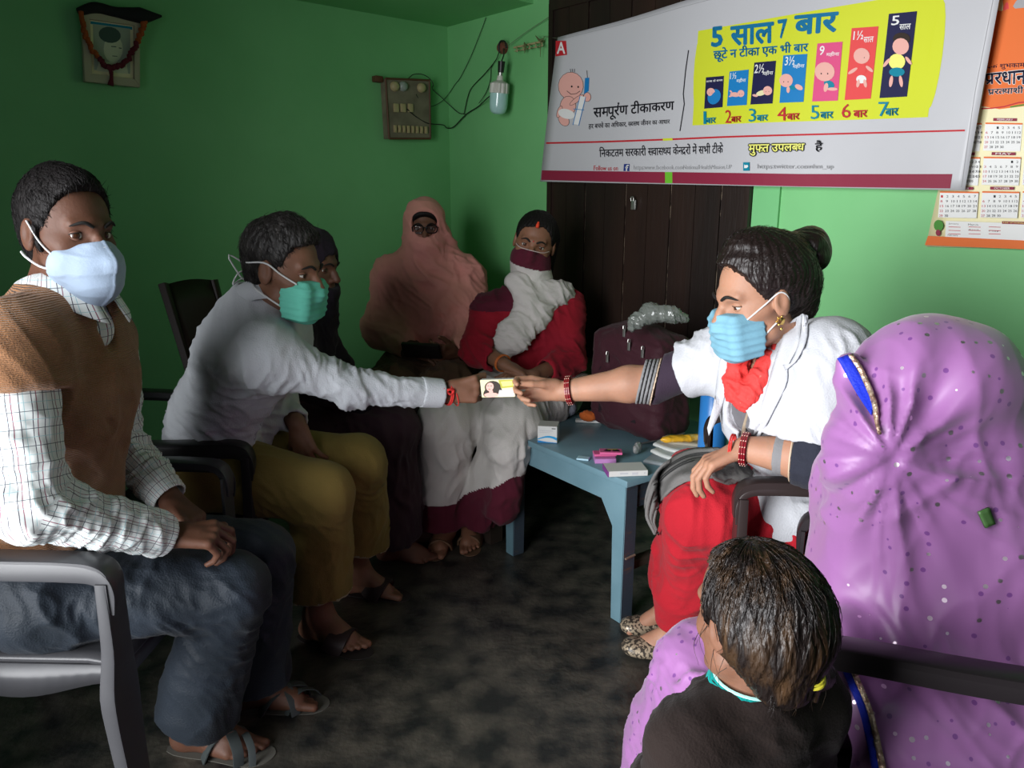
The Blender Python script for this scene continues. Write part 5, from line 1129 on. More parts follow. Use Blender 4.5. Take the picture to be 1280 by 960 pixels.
    cf = Sdf(); wr = J['wrR']; d = nrm(wr - J['elR']); cf.cone(wr - d * .075, wr - d * .010, .043, .041, k=0); cf.cut(wr - d * .008, d, k=.002); cf.cut(wr - d * .073, -d, k=.002); cf.cone(wr - d * .1, wr + d * .05, .035, .034, op='s', k=.002); solid('cuff', cf, .004, m, e)
    collar('collar', J['neck'] + [.028, -.004, .030], az(-12, 20), nrm([.38, 0, 1]), .066, m, e, hgt=.030, drop=.05, point=.045, gap=14)
    # red thread and ring
    mr = mat('red_thread', (.6, .03, .025), rough=.9); bangle('wrist_thread', wr + d * .012, d, .031, 2, mr, e, rt=.0024); tube('wrist_knot', [wr + d * .01 + [0, -.03, .012], wr + d * .015 + [0, -.038, .022], wr + d * .03 + [0, -.034, .02], wr + d * .02 + [0, -.036, .008], wr + [0, -.036, .024]], .0035, mr, e, n=14, seg=6); bangle('wrist_thread', wr + d * .028 - Zv * .004, d + [0, 0, .4], .030, 1, mr, e, rt=.0015)
    kp = wr + nrm([1, .10, .12]) * .092 + Zv * .012; q1 = nrm([.62, .78, 0]); bangle('ring', kp + q1 * .018 + [0.004, 0, .0], q1, .0096, 1, mat('gold', (.75, .50, .16), rough=.25, metal=1.0), e, rt=.0016); V, Fq = ballv(kp + q1 * .018 + [.004, -.010, .003], .0055, n=10); mk('ring_stone', V, Fq, MATS['gold'], e)
    # khaki trousers
    m = fabric('khaki_cotton', (.25, .175, .05), (.19, .135, .036), scale=6); mh = fabric('pale_hem', (.38, .34, .22)); 
    for q in 'RL':
        hp, kn, an = J['hip' + q], J['kn' + q], J['an' + q]; hem = an + Zv * (.075 if q == 'R' else .10) + (az(5) * .01 if q == 'R' else az(20) * .02)
        sd = Sdf(); sd.cone(J['pelvis'], hp, .115, .115, k=.04); sd.cone(hp, kn, .118, .088, k=.05); sd.cone(kn, hem, .088, .098, k=.03); dn = np.array([.10, 0, -1.]) if q == 'R' else np.array([-.25, .1, -1.]); dn = nrm(dn)
        sd.cut(hem, dn, c=hem, rad=.2); sd.cone(hem - dn * .10, hem + dn * .15, .078, .095, k=.003, op='s')
        solid('trouser_leg', sd, .0065, [m, mh], e, disp=lambda V, kn=kn, hem=hem: wave(V, [1, 0, 1.1], .05, .009, 14, kn + [-.05, -.04, -.05], .11, sharp=.8) + wave(V, [1, .7, .02], .10, .008, 18, hem, .25) + wave(V, [.4, .9, .3], .10, .004, 13),
              zone=lambda c, hem=hem, dn=dn: ((c - hem) @ dn > -.009).astype(int))
    m1, m2 = mat('dark_sole', (.025, .02, .02), rough=.7), mat('dark_leather', (.035, .022, .022), rough=.5)
    sandal(e, J['anR'], dR, 1.04, True, m1, m2, cross=False); sandal(e, J['anL'], dL, 1.04, False, m1, m2, cross=False)
    return J
JW = man_white()
armchair((-.985, 2.2), 5, mat('dark_plastic', (.022, .021, .022), rough=.4, spec=.4), 'dark plastic armchair under the man in the white shirt', seat_z=.42, arm_z=.67, back_z=.88)

# ================================================================ dark-veiled woman behind the man in white
def woman_dark():
    e = empty('person', (-.78, 2.72, 0), 'woman in dark veil half hidden behind the man in the white shirt', 'person')
    J = dict(fwd=az(-5), pelvis=np.array([-.84, 2.70, .52]), waist=np.array([-.82, 2.70, .66]), chest=np.array([-.77, 2.66, .84]), neck=np.array([-.72, 2.64, .975]), hipR=np.array([-.81, 2.62, .5]), hipL=np.array([-.81, 2.78, .5]), shR=np.array([-.75, 2.50, .92]), shL=np.array([-.75, 2.80, .92]),
             elR=np.array([-.68, 2.50, .70]), wrR=np.array([-.52, 2.58, .60]), elL=np.array([-.68, 2.82, .70]), wrL=np.array([-.52, 2.74, .60]), knR=np.array([-.44, 2.60, .51]), knL=np.array([-.44, 2.76, .51]), anR=np.array([-.44, 2.60, .08]), anL=np.array([-.44, 2.76, .08]))
    H_ = Head(W(391, 333, 2.62), az(-18, -8), k=.95)
    body(J, H_, .009, [], S_dark, e, torso=.9, hands=dict(R=dict(d=[.9, .3, -.2], n=[0, 0, -1]), L=dict(d=[.9, -.3, -.2], n=[0, 0, -1])), feetdir=dict(R=az(-8), L=az(0)), kf=.004)
    eyes(H_, e, S_dark, look=az(-40, -10))
    m = fabric('black_violet_cloth', (.012, .009, .016), (.02, .012, .02)); P = H_.p
    sd = Sdf(); sd.ell(P(0, -.03, .035), (.10, .115, .105), H_.R, k=.03); sd.cone(P(0, -.05, -.03), J['neck'] - [.02, 0, .0], .085, .085, k=.06); sd.cone(J['neck'], J['chest'], .09, .13, k=.06); sd.cone(J['shR'], J['shL'], .07, .07, k=.06); sd.cone(J['chest'], J['waist'], .135, .13, k=.06)
    sd.cone(P(0, .05, -.09), J['chest'] + [.05, 0, 0], .05, .08, k=.05); sd.ell(P(0, .03, -.082), (.066, .08, .045), H_.R, k=.02); sd.cone(P(0, .09, -.07), P(.01, .115, -.085), .014, .004, k=.01)
    sd.ell(P(0, .115, .000), (.062, .075, .058), H_.R, k=.01, op='s')
    for q in 'RL': sd.cone(J['sh' + q], J['el' + q], .065, .06, k=.04); sd.cone(J['el' + q], J['wr' + q], .058, .04, k=.03)
    solid('veil', sd, .006, m, e, disp=FN(w_([1, .2, .3], .06, .007, 2), w_([.2, .3, 1], .09, .006, 3)))
    mp = fabric('plum_skirt', (.055, .028, .038), (.04, .022, .03)); sd = Sdf()
    for q in 'RL': sd.cone(J['hip' + q], J['kn' + q], .12, .095, k=.05); sd.cone(J['kn' + q], J['an' + q] + Zv * .06, .10, .11, k=.06)
    sd.cone(J['pelvis'], J['waist'], .14, .13, k=.04); sd.cut([0, 0, .07], [0, 0, -1], c=[-.44, 2.68, .07], rad=.4)
    solid('skirt', sd, .008, mp, e, disp=FN(w_([.3, 1, .05], .07, .012, 4), w_([1, .3, .1], .1, .01, 8)))
    tube('pale_trim', spline([W(388, 404, 2.5), W(378, 402, 2.5), W(382, 396, 2.5)], 6), .006, mat('pale_trim', (.25, .25, .27)), e, seg=5)
woman_dark()
def wooden_chair():
    m = mat('reddish_dark_wood', (.020, .009, .007), rough=.45, spec=.4); e = empty('wooden_chair', (-.95, 2.72, 0), 'dark wooden chair with a tall slanted plank back against the dark green wall', 'chair')
    q = [W(204, 357, 2.78), W(212, 352, 2.78), W(262, 350, 2.90), W(288, 430, 2.80), W(300, 520, 2.72), W(245, 520, 2.62), W(238, 450, 2.66)]; n = nrm(np.cross(q[2] - q[0], q[4] - q[0]))
    c = np.array([-.88, 2.72, 0]); bm_ = []
    top = [W(206, 356, 2.78), W(265, 350, 2.90)]; zt = .98
    a = np.array([-1.205, 2.66, 0]); b = np.array([-1.16, 2.90, 0])
    G = []
    L_, R2 = W(205, 357, 2.70), W(266, 351, 2.92); Lb, Rb = np.array([-1.03, 2.56, .46]), np.array([-1.02, 2.86, .46])
    for i in range(9):
        s = i / 8; G.append([(L_ * (1 - s) + R2 * s) * t + (Lb * (1 - s) + Rb * s) * (1 - t) + Zv * (.012 * math.sin(math.pi * s) * t) for t in np.linspace(0, 1, 8)])
    sheet('back_plank', G, .018, m, e)
    tube('back_post', [Lb + [-.01, -.01, -.05], L_ + [0, 0, .005]], 1, m, e, n=8, flat=(.022, .014), up=[1, 0, 0]); tube('back_post', [Rb + [-.01, .01, -.05], R2 + [0, 0, .003]], 1, m, e, n=8, flat=(.022, .014), up=[1, 0, 0])
    box('seat', (-.84, 2.71, .415), (.21, .2, .015), m, e)
    for x in (-1.02, -.66):
        for y in (2.54, 2.88): box('leg', (x, y, .2), (.02, .02, .2), m, e)
wooden_chair()

# ================================================================ woman in the pink shawl (corner)
def woman_pink():
    e = empty('person', (-.36, 3.5, 0), 'woman with black glasses wrapped in a salmon pink shawl, seated in the corner', 'person')
    h = W(531, 284, 3.46); J = dict(fwd=az(-95), pelvis=np.array([-.37, 3.50, .56]), waist=np.array([-.37, 3.49, .70]), chest=np.array([-.375, 3.47, .88]), neck=h + [0, .03, -.16], hipR=np.array([-.47, 3.42, .54]), hipL=np.array([-.28, 3.42, .54]), shR=np.array([-.54, 3.47, .96]), shL=np.array([-.22, 3.47, .96]),
        elR=np.array([-.58, 3.40, .74]), wrR=np.array([-.42, 3.22, .66]), elL=np.array([-.17, 3.40, .74]), wrL=np.array([-.24, 3.20, .665]), knR=np.array([-.50, 3.10, .53]), knL=np.array([-.27, 3.08, .53]), anR=np.array([-.46, 3.06, .09]), anL=np.array([-.27, 3.06, .09]))
    H_ = Head(h, az(-84, -4), k=.96); P = H_.p
    body(J, H_, .009, [(J['wrR'], .12), (J['wrL'], .12)], S_mid, e, torso=.92, hands=dict(R=dict(d=[.8, -.3, -.1], n=[0, .2, -1], curls=((30, 40, 30),) * 4), L=dict(d=[-.5, -.6, .1], n=[-.5, .6, .2], curls=((45, 50, 40),) * 4)), feetdir=dict(R=az(-90), L=az(-90)), kf=.004)
    eyes(H_, e, S_mid)
    m = fabric('salmon_shawl', (.74, .31, .27), (.64, .30, .23), scale=5, contrast=(.35, .7))
    sd = Sdf(); sd.ell(P(0, -.02, .03), (.094, .118, .106), H_.R, k=.02); sd.ell(P(0, .03, -.074), (.078, .085, .055), H_.R, k=.03); sd.cone(P(0, .01, -.09), J['neck'] + [0, -.02, -.05], .10, .12, k=.06)
    sd.cone(J['shR'], J['shL'], .085, .085, k=.09); sd.cone(J['chest'], J['waist'] + [0, -.02, 0], .17, .18, k=.08, flat=(J['fwd'], 1.2)); sd.cone(P(-.02, .0, -.13), J['shR'] + [.02, 0, .0], .06, .075, k=.06); sd.cone(P(.02, .0, -.13), J['shL'], .06, .075, k=.06)
    sd.cone(P(-.08, -.02, -.04), P(-.10, .0, -.11), .04, .045, k=.04)
    for q in 'RL': sd.cone(J['sh' + q], J['el' + q], .085, .095, k=.07); sd.cone(J['el' + q], J['wr' + q] * .75 + J['el' + q] * .25, .09, .06, k=.06)
    sd.ell(P(0, .125, .026), (.064, .105, .056), H_.R, k=.006, op='s'); sd.cut(J['waist'] + [0, 0, -.10], [0, 0.1, -1], c=J['waist'], rad=.5)
    pin = J['shR'] + [.14, -.16, .22]
    solid('shawl', sd, .0065, m, e, disp=lambda V: wave(V, [.75, .1, .65], .10, .026, 41, J['chest'], .28, sharp=.75) + wave(V, [.2, 0, 1], .035, .006, 42, P(0, .05, -.08), .09, sharp=.7) + wave(V, [.9, .2, -.3], .08, .022, 43, J['shL'] + [0, 0, -.15], .22, sharp=.7) + wave(V, [.4, .3, 1], .12, .006, 3))
    # hood lining edge
    ring = [P(.066 * math.cos(a), .080 - .030 * abs(math.cos(a)) ** 2 - .015 * max(0, math.sin(a)) ** 2, .030 + .062 * math.sin(a)) for a in np.linspace(-.45, math.pi + .45, 24)]
    tube('white_hood_edge', ring, .0035, mat('pale_edge', (.55, .45, .43)), e, n=40, seg=6)
    sd = Sdf(); sd.ell(P(0, -.012, .042), (.082, .098, .084), H_.R); sd.cut(P(0, .075, .052), nrm(H_.R[1] * .8 - H_.R[2] * .6)); solid('hair', sd, .004, M_hair, e)
    mg = mat('glasses_black', (.008, .008, .01), rough=.25); ml = mat('lens', (.25, .28, .30), rough=.05, trans=.9, alpha=.35)
    g = None
    for s in (-1, 1):
        R_ = [P(s * (.031 + .025 * math.copysign(abs(math.cos(a)) ** .6, math.cos(a))), .0975 - .012 * abs(.031 + .025 * math.cos(a)) / .06, .001 + .0175 * math.copysign(abs(math.sin(a)) ** .7, math.sin(a))) for a in np.linspace(0, 2 * math.pi, 25)]
        o = tube('glasses_rim' if g is None else 'glasses_rim', R_, .0026, mg, g or e, seg=6); g = g or o
        V = [P(s * .031, .097, .001)] + R_[:-1]; mk('lens', V, [(0, i, i % 24 + 1) for i in range(1, 25)], ml, o if o is g else g)
        tube('glasses_arm', [P(s * .056, .088, .006), P(s * .078, .03, .008), P(s * .083, -.01, .004)], .002, mg, g, seg=5)
    tube('bridge', [P(-.009, .098, .006), P(0, .102, .009), P(.009, .098, .006)], .002, mg, g, seg=5)
    mt = fabric('tan_brown_skirt', (.15, .085, .05), (.11, .06, .04)); sd = Sdf()
    for q in 'RL': sd.cone(J['hip' + q], J['kn' + q], .13, .10, k=.08); sd.cone(J['kn' + q], J['an' + q] + Zv * .05, .10, .11, k=.06)
    sd.cone(J['hipR'] + [-.06, .05, 0], J['knR'] + [-.05, 0, -.0], .08, .06, k=.06); sd.cut([0, 0, .06], [0, 0, -1], c=[-.36, 3.06, .06], rad=.4)
    solid('skirt', sd, .008, mt, e, disp=FN(w_([1, .2, .1], .08, .012, 4), w_([.3, 1, .1], .1, .008, 8)))
    sl = Sdf(); sl.cone(J['elR'], J['wrR'] * .9 + J['elR'] * .1, .06, .05); solid('sleeve', sl, .006, fabric('brown_sleeve', (.10, .06, .04)), e)
    return J
JP = woman_pink()
hp_ = W(527, 438, 3.12); box('mobile_phone', hp_, (.085, .010, .036), mat('phone_black', (.012, .009, .009), rough=.35), ax=tuple(frame(nrm([.25, .9, .45]))[[0, 1, 2]]), bev=.006)
setp(bpy.data.objects['mobile_phone'], 'dark mobile phone in a folding cover held by the woman in the pink shawl', 'phone')

# ================================================================ woman in red with the white scarf
def woman_red():
    e = empty('person', (.07, 3.1, 0), 'woman in crimson tunic with white scarf and maroon face cover, seated before the shutter', 'person')
    h = W(668, 304, 3.05); J = dict(fwd=az(-100), pelvis=np.array([.07, 3.10, .54]), waist=np.array([.07, 3.10, .68]), chest=np.array([.075, 3.08, .83]), neck=h + [-.01, .03, -.15], hipR=np.array([-.03, 3.03, .53]), hipL=np.array([.17, 3.03, .53]), shR=W(615, 392, 3.04), shL=W(708, 385, 3.08),
        elR=W(598, 436, 2.96), wrR=W(632, 456, 2.80), elL=W(710, 452, 2.98), wrL=W(664, 470, 2.78), knR=W(560, 530, 2.70), knL=W(642, 528, 2.66), anR=W(556, 664, 2.76), anL=W(588, 650, 2.80))
    J['shL'][0] -= .01; H_ = Head(h, az(-97, -6), tilt=.24, k=1.0); P = H_.p
    body(J, H_, .009, [(J['wrR'] + [.06, -.03, -.02], .11), (J['wrL'] + [-.06, -.02, 0], .11), (J['anR'] + [0, -.07, -.04], .15)], S_red, e, torso=.95, hands=dict(R=dict(d=[.8, -.3, -.30], n=[-.1, -.1, -1], curls=((15, 25, 15),) * 4), L=dict(d=[-.9, -.25, .0], n=[0, .2, -1], curls=((25, 35, 25),) * 4)), feetdir=dict(R=az(-100), L=az(-88)), kf=.0035)
    eyes(H_, e, S_red)
    sd = Sdf(); sd.ell(P(0, -.020, .040), (.082, .102, .088), H_.R); sd.ell(P(.01, -.09, -.03), (.06, .05, .06), H_.R, k=.03); sd.cone(P(-.050, -.05, .02), P(-.062, -.06, -.10), .042, .035, k=.03); sd.cut(P(0, .075, .066), nrm(H_.R[1] * .80 - H_.R[2] * .60), k=.006); sd.cut(P(0, .01, -.02), nrm(H_.R[1] - H_.R[2] * .5), c=P(0, .03, -.03), rad=.08)
    sd.cone(P(0, .11, .07), P(0, -.02, .16), .003, .003, k=.003, op='s'); solid('hair', sd, .0035, M_hair, e, disp=lambda V: strands(V, H_, .0012, 70, 1))
    mb = mat('bindi_red', (.35, .02, .02), rough=.6); V, Fq = ballv(P(0, .0905, .022), .0035, H_.R, 10, (1, .4, 1)); mk('bindi', V, Fq, mb, e); tube('hair_parting_powder', [P(0, .079, .074), P(0, .074, .084), P(0, .066, .094)], [.006, .007, .004], mat('vermilion', (.75, .06, .02), rough=.9), e, n=10, seg=6)
    mm, mw = fabric('maroon_cotton', (.10, .012, .028), (.085, .01, .022)), fabric('white_cotton', (.60, .57, .54), (.52, .49, .47))
    sd = Sdf(); sd.ell(P(0, .018, -.055), (.078, .088, .055), H_.R, k=.02); sd.cone(P(0, .098, -.018), P(0, .108, -.05), .012, .015, k=.03); sd.cone(P(-.03, .06, -.075), P(.03, .06, -.075), .028, .028, k=.03); sd.cut(P(0, .08, -.008), nrm(H_.R[2] + H_.R[1] * .12)); sd.cone(P(0, .0, -.09), J['neck'] + [0, -.03, .01], .075, .085, k=.03)
    solid('face_cover', sd, .0045, [mm, mw], e, disp=lambda V: wave(V, [.1, 0, 1], .03, .005, 6, J['neck'] + [0, -.08, .03], .1, sharp=.6) + wave(V, [.3, 0, 1], .05, .002, 8), zone=lambda c: (((c - H_.c) @ H_.R[2]) < -.082 - .2 * ((c - H_.c) @ H_.R[0]) * 0).astype(int))
    tube('white_edge', [P(-.066, .055, -.008), P(-.045, .088, -.012), P(0, .110, -.010), P(.045, .088, -.012), P(.066, .055, -.008)], .0016, mat('pale_edge', (.55, .45, .43)), e, n=20, seg=5)
    mr = fabric('crimson_cotton', (.30, .010, .022), (.24, .008, .02), scale=6)
    sd = Sdf(); sd.cone(J['pelvis'], J['waist'], .155, .15, k=.06, flat=(J['fwd'], 1.15)); sd.cone(J['waist'], J['chest'], .15, .15, k=.06, flat=(J['fwd'], 1.15)); sd.cone(J['chest'], J['neck'], .13, .07, k=.06); sd.cone(J['shR'], J['shL'], .072, .072, k=.06)
    for q in 'RL': sd.cone(J['sh' + q], J['el' + q], .082, .072, k=.05); sd.cone(J['el' + q], J['el' + q] * .35 + J['wr' + q] * .65, .07, .046, k=.03); d = nrm(J['wr' + q] - J['el' + q]); sd.cut(J['el' + q] * .35 + J['wr' + q] * .65, d, c=J['wr' + q], rad=.12); sd.cone(J['el' + q] * .5 + J['wr' + q] * .5, J['wr' + q] + d * .05, .036, .036, k=.003, op='s')
    solid('tunic', sd, .006, [mr, mm], e, disp=FN(w_([.3, .2, 1], .06, .009, 4), w_([1, .2, .5], .09, .007, 9)), zone=lambda c: ((c[:, 0] < J['chest'][0] - .02) & (c[:, 2] > .88)).astype(int))
    # scarf: across the neck and diagonally down the front
    def scarf(name, pts, wid, m, nU=30, th=.006, fd=.012, nf=4):
        C = spline([p for p, _ in pts], nU); S_ = spline([s for _, s in pts], nU); G = []
        for i in range(nU):
            row = []; T = C[min(i + 1, nU - 1)] - C[max(i - 1, 0)]; N = nrm(np.cross(T, S_[i]))
            for j in range(25):
                x = j / 24 - .5; row.append(C[i] + S_[i] * 2 * x + N * (fd * (math.sin(x * nf * 6.28 + i * .1) * .6 + .5 * math.sin(x * nf * 11 + 1)) - .03 * (2 * x) ** 2 * 0))
            G.append(row)
        return sheet(name, G, th, m, e)
    f = J['fwd'] * 1.0
    sd = Sdf(); sl = J['shL']; ch = J['chest']
    def cp(u, v, Y): return W(u, v, Y)
    sd.cone(cp(700, 368, 3.04), cp(665, 392, 2.96), .042, .055, k=.04, flat=(f, 1.8)); sd.cone(cp(665, 392, 2.96), cp(642, 420, 2.92), .065, .062, k=.05, flat=(f, 2.0)); sd.cone(cp(642, 420, 2.92), cp(620, 444, 2.90), .058, .035, k=.04, flat=(f, 2.0)); sd.cone(cp(652, 352, 2.99), cp(685, 362, 3.0), .038, .038, k=.04); sd.cone(cp(640, 352, 2.98), cp(660, 372, 2.96), .028, .04, k=.04)
    sd.cone(cp(700, 368, 3.02), cp(712, 372, 3.12), .05, .04, k=.04)
    solid('scarf', sd, .005, mw, e, disp=FN(w_([.75, 0, .65], .05, .007, 4, sharp=.7), w_([.2, 0, 1], .04, .004, 14)))
    # long tunic skirt: white with a maroon border
    sd = Sdf()
    sd.cone(J['hipR'], J['knR'], .125, .105, k=.07); sd.cone(J['hipL'], J['knL'], .125, .10, k=.07); sd.cone(W(690, 505, 2.85), W(652, 515, 2.7), .085, .07, k=.06)
    sd.cone(J['knR'] + [-.01, 0, 0], W(548, 655, 2.76), .10, .105, k=.05); sd.cone(J['knL'], W(598, 645, 2.74), .095, .08, k=.03)
    sd.cone(J['knL'] + [.01, -.03, -.01], W(636, 560, 2.57), .08, .07, k=.05); sd.cone(W(636, 560, 2.57), W(628, 636, 2.60), .07, .06, k=.05); sd.cut([0, 0, .075], [0, 0, -1], c=[-.2, 2.75, .07], rad=.5)
    solid('skirt', sd, .007, [mw, mm], e, disp=lambda V: wave(V, [1, .3, .05], .10, .014, 14, sharp=.5) + wave(V, [.8, .2, -.6], .09, .006, 15), zone=lambda c: (c[:, 2] < .20 + np.clip((c[:, 0] + .21) * .75, 0, .16)).astype(int))
    d = nrm(J['wrR'] - J['elR']); bangle('bracelet', J['wrR'] - d * .02, d, .032, 2, mat('orange_bangle', (.5, .12, .02), rough=.5), e, rt=.003)
    m1 = mat('tan_sandal', (.16, .09, .05), rough=.7); sandal(e, J['anR'], az(-100), .95, True, m1, m1, cross=False); sandal(e, J['anL'], az(-88), .95, False, m1, m1, cross=False)
woman_red()
# ================================================================ woman in the white coat (right)
def woman_coat():
    e = empty('person', (.80, 1.84, 0), 'woman with hair bun in white coat and blue mask holding out a small box', 'person')
    J = dict(fwd=az(220), pelvis=np.array([.83, 1.84, .53]), waist=np.array([.80, 1.80, .68]), chest=W(985, 510, 1.72), neck=W(988, 425, 1.71), hipR=np.array([.82, 1.93, .52]), hipL=np.array([.80, 1.76, .52]), shR=W(915, 440, 1.83), elR=W(816, 477, 1.92), wrR=W(703, 489, 1.98),
             shL=W(1040, 448, 1.58), elL=W(1020, 574, 1.55), wrL=W(930, 561, 1.62), knR=W(872, 622, 1.98), knL=W(884, 640, 1.80), anR=W(842, 742, 2.12), anL=W(850, 772, 1.98))
    H_ = Head(W(947, 371, 1.66), az(192, -13), tilt=.02, k=.99); P = H_.p; dR, dL = az(188), az(176)
    J['knR'][2] = .53; J['knL'][2] = .53; J['anR'][2] = .09; J['anL'][2] = .09
    hands = dict(R=dict(d=[-1, .06, .06], n=[.05, -1, -.1], curls=((22, 58, 30), (34, 62, 42), (48, 62, 40), (55, 62, 40)), thumb=(.95, .12, .50), tcurl=(5, 8), s=.96, spread=.04), L=dict(d=[-.86, .12, -.42], n=[-.30, 0.05, -1], curls=((28, 34, 22), (30, 36, 24), (34, 38, 26), (38, 42, 28)), thumb=(.55, .6, .5), s=.96))
    bd, _ = body(J, H_, .0075, am=1.22, fine=[(J['wrR'] + [-.08, 0, 0], .125), (J['wrL'] + [-.06, 0, -.03], .125), (J['anL'] + dL * .07 - Zv * .04, .15)], skinm=S_light, parent=e, torso=1.0, hands=hands, feetdir=dict(R=dR, L=dL), fs=.9, neckr=.050)
    eyes(H_, e, S_light, look=az(188, -32), half=.75)
    mh = mat('black_brown_hair', (.012, .007, .006), rough=.42, bump=.5, bscale=34, stretch=(5, 5, 1.5), spec=.5)
    sd = Sdf(); sd.ell(P(0, -.028, .048), (.086, .112, .094), H_.R); sd.cone(P(0, .045, .062), P(0, .01, .11), .036, .04, k=.04); sd.cone(P(0, -.08, .0), P(0, -.085, -.04), .062, .05, k=.04)
    sd.cut(P(0, .078, .052), nrm(H_.R[1] * .86 - H_.R[2] * .50), k=.006); sd.cut(P(0, .006, -.02), nrm(H_.R[1] - H_.R[2] * .55), c=P(0, .04, -.035), rad=.10, k=.004)
    for s in (-1, 1): sd.ell(P(s * .088, -.010, -.006), (.022, .020, .032), H_.R, k=.004, op='s')
    ho = solid('hair', sd, .0032, mh, e, disp=lambda V: strands(V, H_, .0010, 60, 4) + wave(V, H_.R[2], .03, .0022, 5, aniso=6))
    bc_ = W(1008, 313, 1.70); fuzz(ho, H_, bc_, 1300, .024, .0005, mh, e, toward=True, seed=4, lift=.0007)
    sd = Sdf(); sd.ell(bc_, (.056, .052, .050), H_.R, k=.02); sd.cone(bc_, P(0, -.09, .08), .035, .04, k=.03)
    def coil(V): d = (V - bc_); a = np.arctan2(d @ Zv, d @ nrm([-1, 0, 0])); return .0028 * np.sin(a * 3 + np.linalg.norm(d, axis=1) * 160) + wave(V, [.3, 1, .2], .02, .0015, 3)
    solid('hair_bun', sd, .0032, mh, e, disp=coil)
    for i in range(9):
        a = random.uniform(-.03, .03); p0 = P(a, .04 - i * .014, .125 - i * .003); tube('loose_hair', [p0, p0 + np.array([random.uniform(-.01, .01), 0, .012]), p0 + np.array([random.uniform(-.025, .025), 0, .016])], .0005, mh, ho, n=7, seg=4)
    M_bm = mat('blue_mask', (.17, .36, .46), rough=.85, bump=.2, bscale=300); mo = mask_pleated(H_, M_bm, e); M_el = mat('white_elastic', (.65, .66, .66))
    for s in (-1, 1):
        tube('mask_loop', [P(s * .060, .062, -.026), P(s * .074, .025, .0), P(s * .083, -.008, .020), P(s * .082, -.026, .0), P(s * .078, -.014, -.03), P(s * .066, .02, -.062), P(s * .054, .052, -.095)], .0017, M_el, mo, n=30, seg=6)
        c = P(s * .084, .000, -.040); g = MATS['gold']
        o = lathe('earring', [(0, .006), (.008, .004), (.009, 0)], c, H_.R[0] * s, g, e, seg=12)
        for a in range(6): V, Fq = ballv(c + (H_.R[1] * math.cos(a * 1.047) + H_.R[2] * math.sin(a * 1.047)) * .009, .0028, n=6); mk('bead', V, Fq, g, o)
        V, Fq = ballv(c - H_.R[2] * .018, .0035, n=8); mk('bead', V, Fq, g, o)
    # grey kurta, red trousers
    mg = fabric('grey_kurta', (.13, .125, .135), (.10, .10, .11)); fl = (J['fwd'], 1.12)
    sd = Sdf(); sd.cone(J['pelvis'] + [0, 0, -.02], J['waist'], .145, .13, k=.06, flat=fl); sd.cone(J['waist'], J['chest'], .13, .138, k=.06, flat=fl); sd.cone(J['chest'], J['neck'] - Zv * .05, .12, .06, k=.06, flat=fl)
    ku = solid('kurta', sd, .008, mg, e, disp=FN(w_([.8, .3, .3], .05, .006, 3), w_([.2, .2, 1], .08, .004, 5)))
    mr = fabric('scarlet_cotton', (.40, .012, .022), (.34, .009, .018), scale=5)
    sd = Sdf(); sd.cone(J['pelvis'], J['hipL'], .14, .13, k=.05); sd.cone(J['pelvis'], J['hipR'], .14, .12, k=.05)
    sd.cone(J['hipL'], J['knL'] + [.0, 0, .01], .125, .098, k=.06); sd.cone(J['hipR'], J['knR'], .12, .095, k=.06); sd.cone(J['knR'] + [.01, 0, .01], J['knL'] + [.01, 0, .01], .09, .095, k=.05)
    sd.cone(J['knL'], J['anL'] + [.02, 0, .11], .102, .096, k=.05); sd.cone(J['knR'], J['anR'] + [.02, 0, .10], .098, .092, k=.05); sd.cone(J['anL'] + [.02, -.0, .14], J['anL'] + Zv * .04, .088, .062, k=.05); sd.cone(J['anR'] + [.02, 0, .14], J['anR'] + Zv * .05, .085, .06, k=.05)
    for q in 'LR': sd.cut(J['an' + q] + Zv * .015, -Zv, c=J['an' + q], rad=.12, k=.004)
    pt = solid('trousers', sd, .006, mr, e, disp=lambda V: wave(V, [.25, .1, 1], .035, .010, 33, J['anL'] + [.01, -.0, .09], .10, sharp=.8) + wave(V, [1, .2, .6], .08, .008, 34, J['hipL'] + [-.12, 0, .05], .2, sharp=.8) + wave(V, [.9, .5, -.3], .10, .009, 35) + wave(V, [1, .1, .1], .09, .006, 38))
    # white coat
    mc = fabric('white_coat', (.52, .53, .56), (.47, .48, .51), scale=4, rough=.75)
    sd = Sdf(); sd.cone(J['pelvis'] + [.0, 0, -.01], J['waist'], .160, .148, k=.06, flat=fl); sd.cone(J['waist'], J['chest'], .148, .155, k=.06, flat=fl); sd.cone(J['chest'], J['neck'] - Zv * .055, .135, .075, k=.06, flat=fl)
    sd.cone(J['shR'], J['neck'] - Zv * .045, .060, .064, k=.07); sd.cone(J['shL'], J['neck'] - Zv * .045, .070, .064, k=.07)
    eR = J['shR'] * .45 + J['elR'] * .55; sd.cone(J['shR'], eR, .068, .074, k=.07); eL = J['shL'] * .22 + J['elL'] * .78; sd.cone(J['shL'], eL, .076, .078, k=.07)
    kbv = bvh(ku)
    def kh(u, v):
        dd = nrm(ray(u, v)); h = kbv.ray_cast(Vector(CAM), Vector(dd)); return CAM + dd * ((h[3] if h[0] is not None else 1.70) - .016)
    sd.cone(J['pelvis'] + [0, -.06, -.01], J['hipL'] * .62 + J['knL'] * .38 + Zv * .03, .155, .125, k=.05, flat=([0, 0, 1], 1.1)); 
    op = az(243); cpts = [kh(*q) for q in ((950, 432), (940, 458), (929, 490), (921, 520), (917, 552), (910, 590), (905, 630))]
    for i_ in range(6): sd.cone(cpts[i_], cpts[i_ + 1], (.034, .034, .031, .029, .029, .034, .045)[i_], (.034, .034, .031, .029, .029, .034, .045)[i_ + 1], k=.005, op='s')
    sd.cone(J['neck'] + op * .01, J['neck'] + op * .02 + Zv * .12, .055, .07, k=.005, op='s')
